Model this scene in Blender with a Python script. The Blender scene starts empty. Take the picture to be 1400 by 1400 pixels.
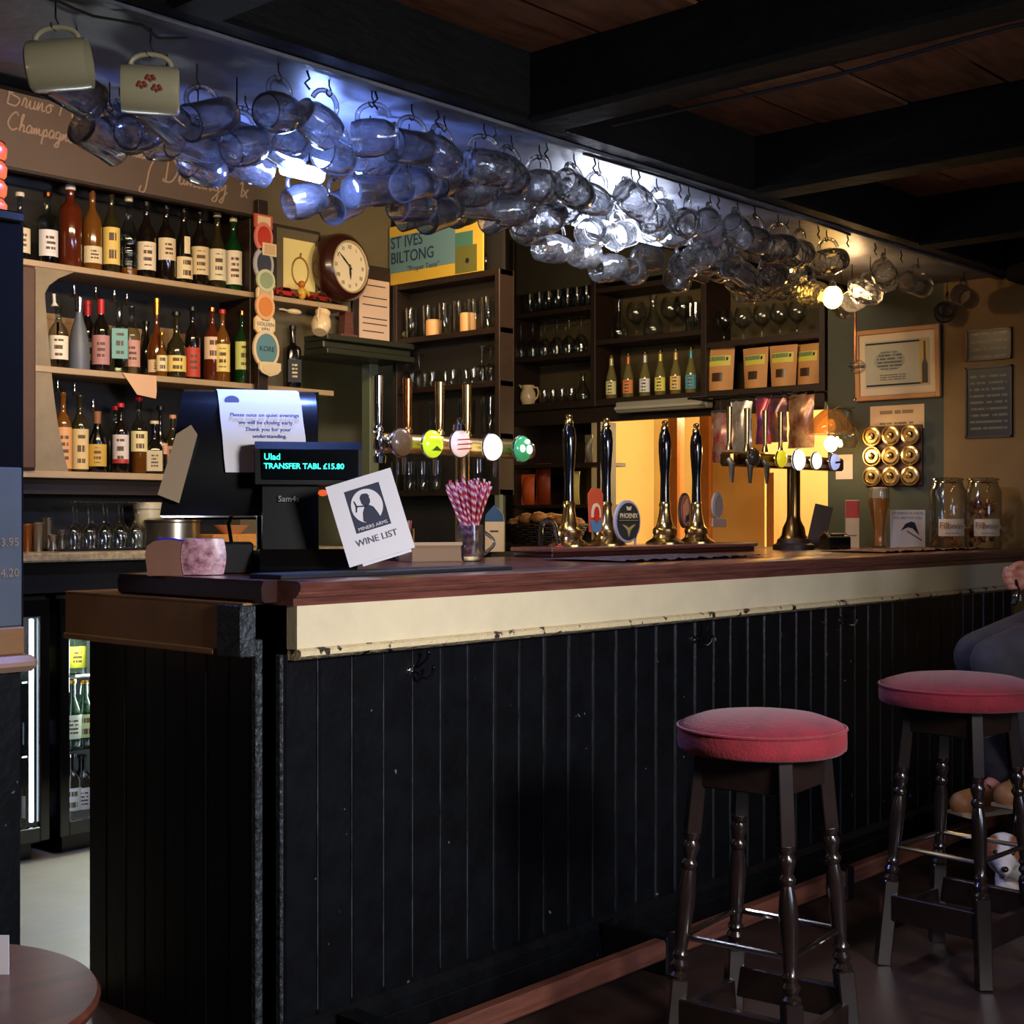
import bpy, bmesh, math, random
from mathutils import Vector, Matrix, Euler
random.seed(7)
PI = math.pi
sc = bpy.context.scene
COL = sc.collection

# ------------------------------------------------------------------ camera, world, lights, exposure
FPX, HOR, CH = 1900.0, 705.0, 1.2
FX, FY = 0.7415, 0.6710          # view direction in plan
RX, RY = 0.6710, -0.7415         # picture right in plan
cam = bpy.data.cameras.new('camera'); camo = bpy.data.objects.new('camera', cam); COL.objects.link(camo)
cam.sensor_width = 36; cam.lens = 36*FPX/1400; cam.shift_y = (HOR-700)/1400
camo.location = (0, 0, CH); camo.rotation_euler = (PI/2, 0, -math.atan2(FX, FY))
cam.clip_start = 0.05; cam.clip_end = 100
sc.camera = camo
sc.view_settings.view_transform = 'Standard'; sc.view_settings.look = 'None'
sc.view_settings.exposure = 0.0; sc.view_settings.gamma = 1.0
sc.view_settings.use_curve_mapping = False
w = bpy.data.worlds.new('world'); sc.world = w; w.use_nodes = True
w.node_tree.nodes['Background'].inputs[0].default_value = (0.25, 0.35, 0.6, 1)
w.node_tree.nodes['Background'].inputs[1].default_value = 0.03
cy = sc.cycles
cy.transparent_max_bounces = 64; cy.max_bounces = 20; cy.transmission_bounces = 20; cy.glossy_bounces = 4; cy.diffuse_bounces = 3
cy.sample_clamp_indirect = 4.0; cy.caustics_reflective = False; cy.caustics_refractive = False

def light(name, kind, loc, power, color, size=0.1, sizey=None, aim=None, spread=None, spot=None):
    l = bpy.data.lights.new(name, kind); l.energy = power; l.color = color
    if kind == 'AREA':
        l.size = size
        if sizey: l.shape = 'RECTANGLE'; l.size_y = sizey
        if spread: l.spread = spread
    else: l.shadow_soft_size = size
    if kind == 'SPOT' and spot: l.spot_size = spot; l.spot_blend = 0.6
    o = bpy.data.objects.new(name, l); COL.objects.link(o); o.location = loc
    if aim is not None: o.rotation_euler = (Vector(aim)-Vector(loc)).to_track_quat('-Z', 'Y').to_euler()
    return o
# dim daylight from the window behind and left of the camera
light('window_daylight', 'AREA', (2.6, -2.7, 1.5), 16, (0.58, 0.70, 1.0), 1.4, 1.0, aim=(2.6, 2.3, 0.5), spread=1.8)
light('end_fascia_fill', 'POINT', (-0.6, 1.9, 1.4), 6.5, (1.0, 0.74, 0.5), 0.1)  # added warm fill for the end fascia, no lamp stands here
light('pub_room_lamp', 'AREA', (1.7, -0.9, 1.75), 24, (1.0, 0.95, 0.92), 0.5, 0.5, aim=(2.3, 2.3, 0.62), spread=1.45)
# warm strips behind the mug rack that light the back bar
light('back_bar_strip', 'AREA', (2.5, 3.30, 2.42), 26, (1.0, 0.74, 0.44), 1.5, 0.08, aim=(3.0, 4.7, 1.7))
light('back_bar_strip_far', 'AREA', (4.2, 3.4, 2.42), 15, (1.0, 0.72, 0.42), 1.0, 0.08, aim=(5.6, 4.2, 1.8))
light('ceiling_fill_right', 'POINT', (4.3, 0.9, 1.75), 2.2, (1.0, 0.62, 0.36), 0.08)  # unseen warm fill, added to lift the dark ceiling boards
light('right_wall_lamp', 'POINT', (5.1, 2.75, 2.10), 8, (1.0, 0.62, 0.30), 0.04)
light('hatch_room_lamp', 'POINT', (7.6, 5.0, 1.9), 38, (1.0, 0.76, 0.42), 0.08)
light('hatch_room_lamp_near', 'POINT', (7.7, 3.3, 1.75), 150, (1.0, 0.80, 0.46), 0.08)
light('hatch_room_lamp_door', 'POINT', (6.5, 3.6, 1.9), 7, (1.0, 0.76, 0.42), 0.08)
light('passage_lamp', 'POINT', (4.2, 5.3, 2.0), 2.0, (0.9, 0.9, 0.6), 0.05)
# cool lamps among the mugs
light('mug_lamp_blue', 'POINT', (2.29, 2.80, 2.05), 46, (0.18, 0.30, 1.0), 0.03)
light('mug_lamp_white', 'AREA', (3.55, 2.80, 2.12), 3, (0.72, 0.78, 1.0), 0.45, 0.05, aim=(3.5, 2.8, 3.0))
light('mug_lamp_white_low', 'POINT', (3.55, 2.765, 2.06), 14, (0.78, 0.83, 1.0), 0.03)
light('mug_lamp_amber', 'POINT', (5.03, 2.80, 2.07), 7.0, (1.0, 0.60, 0.18), 0.03)

# ------------------------------------------------------------------ picture <-> place
def onY(px, Y):
    t = (px-700)/FPX; d = Y/(FY+t*RY); return d*(FX+t*RX), d
def onX(px, X):
    t = (px-700)/FPX; d = X/(FX+t*RX); return d*(FY+t*RY), d
def zat(py, d): return CH-(py-HOR)*d/FPX
def atd(px, py, d):
    t = (px-700)/FPX*d; return Vector((d*FX+t*RX, d*FY+t*RY, zat(py, d)))

# ------------------------------------------------------------------ materials
def srgb(r, g, b):
    def f(c):
        c /= 255.0
        return c/12.92 if c <= 0.04045 else ((c+0.055)/1.055)**2.4
    return (f(r), f(g), f(b), 1)
MATS = {}
def new_mat(name):
    m = bpy.data.materials.new(name); m.use_nodes = True; MATS[name] = m
    return m, m.node_tree, m.node_tree.nodes['Principled BSDF']
def N(nt, typ, **kw):
    n = nt.nodes.new(typ)
    for k, v in kw.items():
        if hasattr(n, k): setattr(n, k, v)
        else: n.inputs[k].default_value = v
    return n
def mat(name, rgb, rough=0.5, metal=0.0, var=0.0, scale=8.0, bump=0.0, bscale=60.0, emit=None, estr=0.0, coat=0.0, stretch=(1,1,1), rgb2=None, spec=None):
    if name in MATS: return MATS[name]
    m, nt, b = new_mat(name)
    c = srgb(*rgb); b.inputs['Base Color'].default_value = c
    b.inputs['Roughness'].default_value = rough; b.inputs['Metallic'].default_value = metal
    if coat: b.inputs['Coat Weight'].default_value = coat; b.inputs['Coat Roughness'].default_value = 0.12
    if spec is not None: b.inputs['Specular IOR Level'].default_value = spec
    if emit: b.inputs['Emission Color'].default_value = srgb(*emit); b.inputs['Emission Strength'].default_value = estr
    if var or rgb2 or bump:
        tc = N(nt, 'ShaderNodeTexCoord'); mp = N(nt, 'ShaderNodeMapping'); mp.inputs['Scale'].default_value = stretch
        nt.links.new(tc.outputs['Object'], mp.inputs[0])
    if var or rgb2:
        no = N(nt, 'ShaderNodeTexNoise'); no.inputs['Scale'].default_value = scale; no.inputs['Detail'].default_value = 6; no.inputs['Roughness'].default_value = 0.65
        nt.links.new(mp.outputs[0], no.inputs['Vector'])
        cr = N(nt, 'ShaderNodeValToRGB')
        c2 = srgb(*rgb2) if rgb2 else tuple(x*(1-var) for x in c[:3])+(1,)
        cr.color_ramp.elements[0].position = 0.35; cr.color_ramp.elements[1].position = 0.65
        cr.color_ramp.elements[0].color = c2; cr.color_ramp.elements[1].color = c
        nt.links.new(no.outputs[0], cr.inputs[0]); nt.links.new(cr.outputs[0], b.inputs['Base Color'])
    if bump:
        n2 = N(nt, 'ShaderNodeTexNoise'); n2.inputs['Scale'].default_value = bscale; n2.inputs['Detail'].default_value = 4
        nt.links.new(mp.outputs[0], n2.inputs['Vector'])
        bp = N(nt, 'ShaderNodeBump'); bp.inputs['Strength'].default_value = bump; bp.inputs['Distance'].default_value = 0.01
        nt.links.new(n2.outputs[0], bp.inputs['Height']); nt.links.new(bp.outputs[0], b.inputs['Normal'])
    return m
def glassmat(name, tint=(255,255,255), ior=1.45, glare=0.0, bump=0.0, bscale=40, edge=0.35, refl=0.38, refr=0.0):
    """thin glass: clear where seen face on, reflecting and a little tinted towards the rim"""
    if name in MATS: return MATS[name]
    m, nt, b = new_mat(name); nt.nodes.remove(b); out = nt.nodes['Material Output']
    tr = N(nt, 'ShaderNodeBsdfTransparent'); gl = N(nt, 'ShaderNodeBsdfGlossy'); gl.inputs['Roughness'].default_value = 0.08
    fr = N(nt, 'ShaderNodeFresnel'); fr.inputs['IOR'].default_value = ior
    lw = N(nt, 'ShaderNodeLayerWeight'); lw.inputs['Blend'].default_value = edge
    mx = N(nt, 'ShaderNodeMixRGB'); mx.inputs[1].default_value = srgb(*tint)
    t2 = tuple(x*0.80 for x in srgb(*tint)[:3])+(1,); mx.inputs[2].default_value = t2
    nt.links.new(lw.outputs['Facing'], mx.inputs[0]); nt.links.new(mx.outputs[0], tr.inputs[0])
    ms = N(nt, 'ShaderNodeMixShader'); mn = N(nt, 'ShaderNodeMath'); mn.operation = 'MULTIPLY_ADD'; mn.use_clamp = True; mn.inputs[1].default_value = refl; mn.inputs[2].default_value = 0.03
    nt.links.new(fr.outputs[0], mn.inputs[0]); 
    see = tr
    if refr:
        rf = N(nt, 'ShaderNodeBsdfRefraction'); rf.inputs['IOR'].default_value = 1.42; rf.inputs['Roughness'].default_value = 0.0
        nt.links.new(mx.outputs[0], rf.inputs[0]); see = N(nt, 'ShaderNodeMixShader'); see.inputs[0].default_value = refr
        nt.links.new(tr.outputs[0], see.inputs[1]); nt.links.new(rf.outputs[0], see.inputs[2])
    nt.links.new(mn.outputs[0], ms.inputs[0]); nt.links.new(see.outputs[0], ms.inputs[1]); nt.links.new(gl.outputs[0], ms.inputs[2])
    if bump:
        tc = N(nt, 'ShaderNodeTexCoord'); vo = N(nt, 'ShaderNodeTexVoronoi'); vo.inputs['Scale'].default_value = bscale
        nt.links.new(tc.outputs['Object'], vo.inputs['Vector'])
        bp = N(nt, 'ShaderNodeBump'); bp.inputs['Strength'].default_value = bump; bp.inputs['Distance'].default_value = 0.01
        nt.links.new(vo.outputs['Distance'], bp.inputs['Height'])
        for x in (fr, gl, lw): nt.links.new(bp.outputs[0], x.inputs['Normal'])
    if glare:      # added white scatter, so glass near the lamps glows as if in glare
        df_ = N(nt, 'ShaderNodeBsdfDiffuse'); tl = N(nt, 'ShaderNodeBsdfTranslucent'); ad = N(nt, 'ShaderNodeMixShader'); ad.inputs[0].default_value = 0.5
        nt.links.new(df_.outputs[0], ad.inputs[1]); nt.links.new(tl.outputs[0], ad.inputs[2])
        m3 = N(nt, 'ShaderNodeMixShader'); m3.inputs[0].default_value = glare; nt.links.new(ms.outputs[0], m3.inputs[1]); nt.links.new(ad.outputs[0], m3.inputs[2]); ms = m3
    nt.links.new(ms.outputs[0], out.inputs[0])
    return m
def printmat(name, paper, ink, lines=8, lo=0.1, hi=0.9, words=14.0, fill=0.5, rough=0.6, horiz='X', metal=0.0, zlo=0.08, zhi=0.92):
    """paper with rows of ink words, laid out on the panel's own height and width"""
    if name in MATS: return MATS[name]
    m, nt, b = new_mat(name); b.inputs['Roughness'].default_value = rough; b.inputs['Metallic'].default_value = metal
    tc = N(nt, 'ShaderNodeTexCoord'); sp = N(nt, 'ShaderNodeSeparateXYZ'); nt.links.new(tc.outputs['Generated'], sp.inputs[0])
    X, Z = sp.outputs[horiz], sp.outputs['Z']
    def mth(op, a, b_=None):
        n = N(nt, 'ShaderNodeMath'); n.operation = op
        for i, v in ((0, a), (1, b_)):
            if v is None: continue
            if isinstance(v, (int, float)): n.inputs[i].default_value = v
            else: nt.links.new(v, n.inputs[i])
        return n.outputs[0]
    zl = mth('MULTIPLY', Z, lines); row = mth('FLOOR', zl); fr = mth('FRACT', zl)
    inrow = mth('MULTIPLY', mth('GREATER_THAN', fr, 0.28), mth('LESS_THAN', fr, 0.28+fill))
    cb = N(nt, 'ShaderNodeCombineXYZ'); nt.links.new(mth('MULTIPLY', X, words), cb.inputs[0]); nt.links.new(mth('MULTIPLY', row, 7.3), cb.inputs[1])
    no = N(nt, 'ShaderNodeTexNoise'); no.inputs['Scale'].default_value = 1.5; no.inputs['Detail'].default_value = 3; nt.links.new(cb.outputs[0], no.inputs['Vector'])
    word = mth('GREATER_THAN', no.outputs[0], 0.44)
    xm = mth('MULTIPLY', mth('GREATER_THAN', X, lo), mth('LESS_THAN', X, hi)); zm = mth('MULTIPLY', mth('GREATER_THAN', Z, zlo), mth('LESS_THAN', Z, zhi))
    k = mth('MULTIPLY', mth('MULTIPLY', inrow, word), mth('MULTIPLY', xm, zm))
    mx = N(nt, 'ShaderNodeMixRGB'); mx.inputs[1].default_value = srgb(*paper); mx.inputs[2].default_value = srgb(*ink)
    nt.links.new(k, mx.inputs[0]); nt.links.new(mx.outputs[0], b.inputs['Base Color'])
    return m

BLACKP = mat('black_gloss_paint', (8, 9, 12), 0.34, bump=0.12, bscale=35, rgb2=(14, 16, 20), scale=14, spec=0.3)
nt = BLACKP.node_tree; b = nt.nodes['Principled BSDF']; old = b.inputs['Base Color'].links[0].from_socket
tc = N(nt, 'ShaderNodeTexCoord'); sp_n = N(nt, 'ShaderNodeTexNoise'); sp_n.inputs['Scale'].default_value = 34; sp_n.inputs['Detail'].default_value = 3
cr = N(nt, 'ShaderNodeValToRGB'); cr.color_ramp.elements[0].position = 0.735; cr.color_ramp.elements[1].position = 0.76; cr.color_ramp.elements[0].color = (0, 0, 0, 1); cr.color_ramp.elements[1].color = (1, 1, 1, 1)
mx = N(nt, 'ShaderNodeMixRGB'); nt.links.new(tc.outputs['Object'], sp_n.inputs[0]); nt.links.new(sp_n.outputs[0], cr.inputs[0]); nt.links.new(cr.outputs[0], mx.inputs[0]); nt.links.new(old, mx.inputs[1]); mx.inputs[2].default_value = srgb(92, 100, 108); nt.links.new(mx.outputs[0], b.inputs['Base Color'])
BLACKE = mat('lit_black_paint', (52, 60, 70), 0.5, bump=0.8, bscale=70, rgb2=(13, 15, 19), scale=60)  # bluish grey mottling paints the light on the black corner edges
CREAM = mat('cream_gloss_paint', (226, 212, 178), 0.4, var=0.12, scale=5, bump=0.08, bscale=90)
TANP = mat('tan_fascia_paint', (160, 116, 76), 0.6, var=0.25, scale=6, bump=0.05, bscale=50)
MAHOG = mat('mahogany_varnish', (120, 72, 62), 0.28, rgb2=(84, 48, 41), scale=10, stretch=(0.6, 8, 8), bump=0.05, bscale=30, coat=0.3)
DKWOOD = mat('dark_shelf_wood', (44, 27, 17), 0.5, var=0.4, scale=9, stretch=(6, 1, 6), bump=0.1)
BEAMM = mat('black_beam_wood', (14, 13, 13), 0.7, spec=0.15, var=0.5, scale=7, stretch=(1, 1, 3), bump=0.5, bscale=22)
CEILM = mat('brown_ceiling_board', (122, 80, 52), 0.5, rgb2=(84, 50, 30), scale=5, stretch=(1, 6, 1), bump=0.15)
SOFF = mat('painted_soffit', (96, 100, 112), 0.5, rgb2=(66, 68, 78), scale=6, bump=0.2, bscale=20)
OLIVE = mat('olive_wall_paint', (104, 92, 66), 0.7, var=0.15, scale=4)
GREENW = mat('dark_green_wall', (66, 72, 58), 0.6, var=0.2, scale=4)
TANW = mat('tan_wall', (150, 118, 70), 0.7, var=0.2, scale=4)
CHALK = mat('chalkboard_brown', (92, 74, 60), 0.7, var=0.15, scale=3)
CHALKW = mat('chalk', (156, 132, 110), 0.9)
SHELFW = mat('painted_shelf_edge', (190, 160, 120), 0.5, var=0.15, scale=6)
FLOORM = mat('dark_red_floor', (58, 40, 36), 0.45, rgb2=(40, 27, 25), scale=3, bump=0.1, bscale=30)
FLOORG = mat('grey_vinyl_floor', (150, 146, 128), 0.5, var=0.15, scale=5)
BRASS = mat('brass', (206, 174, 116), 0.22, 1.0, var=0.2, scale=12)
CHROME = mat('chrome', (205, 205, 205), 0.12, 1.0)
COPPER = mat('copper', (190, 120, 70), 0.22, 1.0)
BLKPL = mat('black_plastic', (14, 14, 16), 0.35)
BLKGL = mat('black_lacquer', (10, 9, 10), 0.1, coat=0.6)
WHITEP = mat('white_paper', (232, 230, 238), 0.75)
INK = mat('black_ink', (28, 30, 40), 0.7)
GLASS = glassmat('clear_glass', (248, 250, 250), 1.5)
MUGG = glassmat('thick_mug_glass', (253, 254, 255), 1.55, glare=0.018, edge=0.15, refl=0.9, refr=0.65)
DIMP = glassmat('dimpled_mug_glass', (253, 254, 255), 1.55, glare=0.018, bump=0.5, bscale=38, edge=0.15, refl=0.9, refr=0.65)

# ------------------------------------------------------------------ mesh helpers
class G:
    def __init__(s): s.v = []; s.f = []
    def add(s, vs, fs, M=None):
        n = len(s.v)
        s.v += [tuple(M @ Vector(p)) if M else tuple(p) for p in vs]
        s.f += [tuple(i+n for i in f) for f in fs]; return s
    def box(s, a, b, bev=0.0, M=None):
        x0, y0, z0 = (min(a[i], b[i]) for i in range(3)); x1, y1, z1 = (max(a[i], b[i]) for i in range(3))
        if not bev:
            return s.add([(x0,y0,z0),(x1,y0,z0),(x1,y1,z0),(x0,y1,z0),(x0,y0,z1),(x1,y0,z1),(x1,y1,z1),(x0,y1,z1)],
                         [(3,2,1,0),(4,5,6,7),(0,1,5,4),(1,2,6,5),(2,3,7,6),(3,0,4,7)], M)
        bm = bmesh.new(); bmesh.ops.create_cube(bm, size=1)
        bmesh.ops.scale(bm, vec=(x1-x0, y1-y0, z1-z0), verts=bm.verts)
        bmesh.ops.bevel(bm, geom=bm.edges[:], offset=min(bev, .49*min(x1-x0, y1-y0, z1-z0)), segments=1, affect='EDGES')
        bmesh.ops.translate(bm, vec=((x0+x1)/2, (y0+y1)/2, (z0+z1)/2), verts=bm.verts)
        bm.verts.index_update()
        s.add([v.co[:] for v in bm.verts], [tuple(v.index for v in f.verts) for f in bm.faces], M); bm.free(); return s
    def lathe(s, prof, seg=20, M=None, a0=0.0, a1=2*PI, flat=None):
        """prof: (radius, z) pairs; full turn unless a0/a1 given"""
        full = abs((a1-a0)-2*PI) < 1e-6; n = seg if full else seg+1; vs = []; fs = []
        for r, z in prof:
            for k in range(n):
                a = a0+(a1-a0)*k/seg; x, y = r*math.cos(a), r*math.sin(a)
                if flat: x, y = flat(x, y, r, a)
                vs.append((x, y, z))
        for i in range(len(prof)-1):
            for k in range(seg):
                k2 = (k+1) % n if full else k+1
                fs.append((i*n+k, i*n+k2, (i+1)*n+k2, (i+1)*n+k))
        if full:
            if prof[0][0] > 1e-5: fs.append(tuple(range(n))[::-1])
            if prof[-1][0] > 1e-5: fs.append(tuple((len(prof)-1)*n+k for k in range(n)))
        return s.add(vs, fs, M)
    def tube(s, pts, r, seg=8, closed=False):
        pts = [Vector(p) for p in pts]; n = len(pts); vs = []; fs = []
        up = None
        for i, p in enumerate(pts):
            if closed: t = pts[(i+1) % n]-pts[i-1]
            else: t = pts[min(i+1, n-1)]-pts[max(i-1, 0)]
            t.normalize()
            if up is None: up = t.orthogonal().normalized()
            up = (up-t*up.dot(t)); up = up.normalized() if up.length > 1e-6 else t.orthogonal().normalized()
            sd = t.cross(up); rr = r[i] if isinstance(r, (list, tuple)) else r
            for k in range(seg):
                a = 2*PI*k/seg; vs.append(p+up*(rr*math.cos(a))+sd*(rr*math.sin(a)))
        m = n if closed else n-1
        for i in range(m):
            j = (i+1) % n
            for k in range(seg):
                k2 = (k+1) % seg; fs.append((i*seg+k, i*seg+k2, j*seg+k2, j*seg+k))
        if not closed:
            fs.append(tuple(range(seg))[::-1]); fs.append(tuple((n-1)*seg+k for k in range(seg)))
        return s.add(vs, fs)
    def sphere(s, c, r, seg=12, rings=8, sc3=(1,1,1), M=None):
        prof = [(r*math.sin(PI*i/rings), -r*math.cos(PI*i/rings)) for i in range(rings+1)]
        T = Matrix.Translation(c) @ Matrix.Diagonal((*sc3, 1))
        return s.lathe([(max(a, 1e-6), b) for a, b in prof], seg, (M @ T) if M else T)
    def prism(s, pts, y0, y1, M=None):
        """outline in x,z extruded from y0 to y1"""
        n = len(pts); vs = [(x, y0, z) for x, z in pts]+[(x, y1, z) for x, z in pts]
        fs = [tuple(range(n)), tuple(range(n, 2*n))[::-1]]+[((i+1) % n, i, n+i, n+(i+1) % n) for i in range(n)]
        return s.add(vs, fs, M)
    def mesh(s, name, m, smooth=True, ang=35):
        me = bpy.data.meshes.new(name); me.from_pydata(s.v, [], s.f); me.validate()
        bm = bmesh.new(); bm.from_mesh(me)
        bmesh.ops.recalc_face_normals(bm, faces=bm.faces); bm.to_mesh(me); bm.free()
        if m: me.materials.append(m)
        if smooth:
            me.polygons.foreach_set('use_smooth', [True]*len(me.polygons)); me.set_sharp_from_angle(angle=math.radians(ang))
        return me
def obj(name, g, m, parent=None, kind=None, label=None, smooth=True, ang=35):
    me = g if isinstance(g, bpy.types.Mesh) else g.mesh(name, m, smooth, ang)
    o = bpy.data.objects.new(name, me); COL.objects.link(o)
    if parent: o.parent = parent
    if kind: o['kind'] = kind
    if label: o['label'] = label
    return o
def tag(o, label, cat, group=None):
    o['label'] = label; o['category'] = cat
    if group: o['group'] = group
    return o
def thing(name, label, cat, loc=(0,0,0), rz=0.0, group=None, rot=None):
    o = bpy.data.objects.new(name, None); COL.objects.link(o); o.empty_display_size = 0.05
    o.location = loc; o.rotation_euler = rot if rot else (0, 0, rz)
    return tag(o, label, cat, group)
def one(name, g, m, label, cat, loc=(0,0,0), rz=0.0, group=None, rot=None, ang=35):
    o = obj(name, g, m, ang=ang); o.location = loc; o.rotation_euler = rot if rot else (0, 0, rz)
    return tag(o, label, cat, group)
def struct(name, g, m, parent=None, ang=35):
    o = obj(name, g, m, parent, ang=ang); o['kind'] = 'structure'; return o
def dup(root, loc, rot, label=None, group=None, scale=None):
    r = root.copy(); COL.objects.link(r); r.location = loc; r.rotation_euler = rot
    if scale: r.scale = (scale,)*3
    if label: r['label'] = label
    if group: r['group'] = group
    for ch in list(root.children):
        c = ch.copy(); COL.objects.link(c); c.parent = r
        for gg in list(ch.children):
            d = gg.copy(); COL.objects.link(d); d.parent = c
    return r
def text(s, size, m, parent, loc, rot=(PI/2, 0, 0), name='lettering', align='CENTER', ext=0.0004, shear=0, space=1.0, off=0.0, sx=1.0):
    c = bpy.data.curves.new(name, 'FONT'); c.body = s; c.size = size; c.align_x = align; c.align_y = 'CENTER'
    c.extrude = ext; c.shear = shear; c.space_line = space; c.offset = off; c.resolution_u = 3
    c.materials.append(m)
    tmp = bpy.data.objects.new('tmp', c); COL.objects.link(tmp)
    bpy.context.view_layer.update()
    me = bpy.data.meshes.new_from_object(tmp.evaluated_get(bpy.context.evaluated_depsgraph_get()))
    bpy.data.objects.remove(tmp); bpy.data.curves.remove(c)
    me.name = name
    if not me.materials: me.materials.append(m)
    o = bpy.data.objects.new(name, me); COL.objects.link(o); o.parent = parent; o.location = loc; o.rotation_euler = rot
    if sx != 1.0: o.scale = (sx, 1, 1)
    return o
RB = 0.0            # facing the camera side from the back wall
RW = -PI/2          # facing along -X from the right wall
def rect(w, h, t=0.002, z0=0.0): return G().box((-w/2, 0, z0), (w/2, t, z0+h))

# ================================================================== ROOM SHELL
struct('floor', G().box((-1.5, -3, -0.06), (8.4, 3.15, 0)), FLOORM)
struct('floor', G().box((-1.5, 3.15, -0.06), (8.4, 6.2, 0)), FLOORG)
struct('wall_back', G().box((-1.5, 4.90, 0), (3.56, 5.0, 2.95)).box((3.56, 4.76, 1.90), (4.42, 4.9, 2.95)).box((3.56, 4.76, 1.073), (3.86, 4.9, 1.9)), OLIVE)
struct('wall_left', G().box((-1.6, -3, 0), (-1.5, 5, 2.95)), OLIVE)
struct('wall_front', G().box((-1.5, -3.1, 0), (6, -3.0, 2.95)), OLIVE)
struct('wall_right', G().box((5.80, -3, 0), (6.05, 2.69, 2.95)), TANW)
struct('wall_right', G().box((5.80, 2.69, 0), (6.05, 3.26, 2.95)), GREENW)
struct('wall_right', G().box((5.82, 3.26, 2.44), (6.12, 6.2, 2.95)).box((6.03, 3.26, 1.74), (6.12, 6.2, 2.44)).box((6.03, 4.86, 0), (6.12, 6.2, 1.74)).box((5.80, 3.26, 0), (6.05, 4.86, 1.0)), mat('dark_olive_wall', (58, 52, 36), 0.7, var=0.2))
struct('wall_partition', G().box((4.492, 4.12, 0), (4.51, 4.92, 2.95)), mat('dark_partition', (34, 30, 24), 0.7))
struct('wall_passage', G().box((3.3, 5.75, 0), (6.0, 5.85, 2.95)), GREENW)
# pub side ceiling: planks between black beams
ceil = struct('ceiling', G().box((-1.5, -3, 2.405), (5.8, 2.39, 2.47)), mat('dark_ceiling', (40, 30, 24), 0.7))
pl = None
y = -1.62
for k in range(14):
    wdt = 0.282
    yo = y+k*0.288
    if yo+wdt > 2.375: wdt = 2.375-yo
    if wdt < 0.03: break
    obj('ceiling_plank', G().box((-0.6, yo, 2.380+0.003*((k*7) % 3)), (5.8, yo+wdt, 2.405), 0.004), CEILM, ceil)
for bx in (0.52, 1.58, 2.66, 3.72, 4.84):
    obj('beam', G().box((bx, -1.7, 2.205), (bx+0.13, 2.36, 2.39), 0.012), BEAMM, ceil)
obj('beam', G().box((-0.6, 2.345, 2.215), (5.8, 2.42, 2.42), 0.01), BEAMM, ceil)
obj('beam', G().box((5.62, -1.7, 2.17), (5.8, 2.34, 2.39), 0.01), BEAMM, ceil)
struct('ceiling', G().box((-1.5, 3.06, 2.92), (6.1, 6.2, 3.0)), mat('dark_ceiling', (40, 30, 24), 0.7))
struct('ceiling', G().box((-1.5, 2.39, 2.44), (5.8, 3.06, 3.0)), mat('dark_ceiling', (40, 30, 24), 0.7))
# painted board over the bar that the mugs hang from
rack = obj('mug_rack', G().box((-0.4, 2.42, 2.222), (5.8, 3.06, 2.262)), SOFF)
tag(rack, 'blue grey painted board fixed above the bar counter with hooks for the hanging mugs', 'mug rack')
obj('edge_strip', G().box((-0.4, 2.422, 2.208), (5.8, 2.452, 2.222), 0.002), SOFF, rack)
obj('back_rail', G().box((-0.4, 3.04, 2.20), (5.8, 3.075, 2.29), 0.003), BEAMM, rack)

# hatch room behind the right wall
HT = mat('warm_plaster', (206, 178, 120), 0.7, var=0.12, scale=3)
struct('wall_hatch_room', G().box((8.3, 2.4, 0), (8.4, 6.2, 2.95)), HT)
struct('wall_hatch_room', G().box((6.05, 2.4, 0), (8.3, 2.5, 2.95)), mat('white_plaster', (236, 220, 180), 0.7))
struct('wall_hatch_room', G().box((6.12, 6.1, 0), (8.3, 6.2, 2.95)), HT)
struct('ceiling', G().box((6.0, 2.4, 2.5), (8.4, 6.2, 2.6)), HT)
Y1, _ = onX(1046, 7.2); Y2, _ = onX(973, 7.2)
struct('door_1', G().box((7.2, Y1, 0), (7.24, Y2, 1.98), 0.004), mat('peach_door', (226, 176, 110), 0.5))
Y3, _ = onX(926, 7.2)
struct('trim_1', G().box((7.17, Y2, 0), (7.25, Y2+0.07, 2.05)).box((7.17, Y3-0.02, 0), (7.25, Y3+0.05, 2.05)).box((7.17, Y1, 1.98), (7.25, Y3, 2.06)), mat('orange_pine', (190, 118, 62), 0.4, var=0.2))
Y4, _ = onX(1058, 7.0); 
struct('trim_2', G().box((7.0, Y4, 0), (7.06, Y4+0.05, 1.45)), mat('orange_pine', (190, 118, 62), 0.4, var=0.2))

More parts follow.
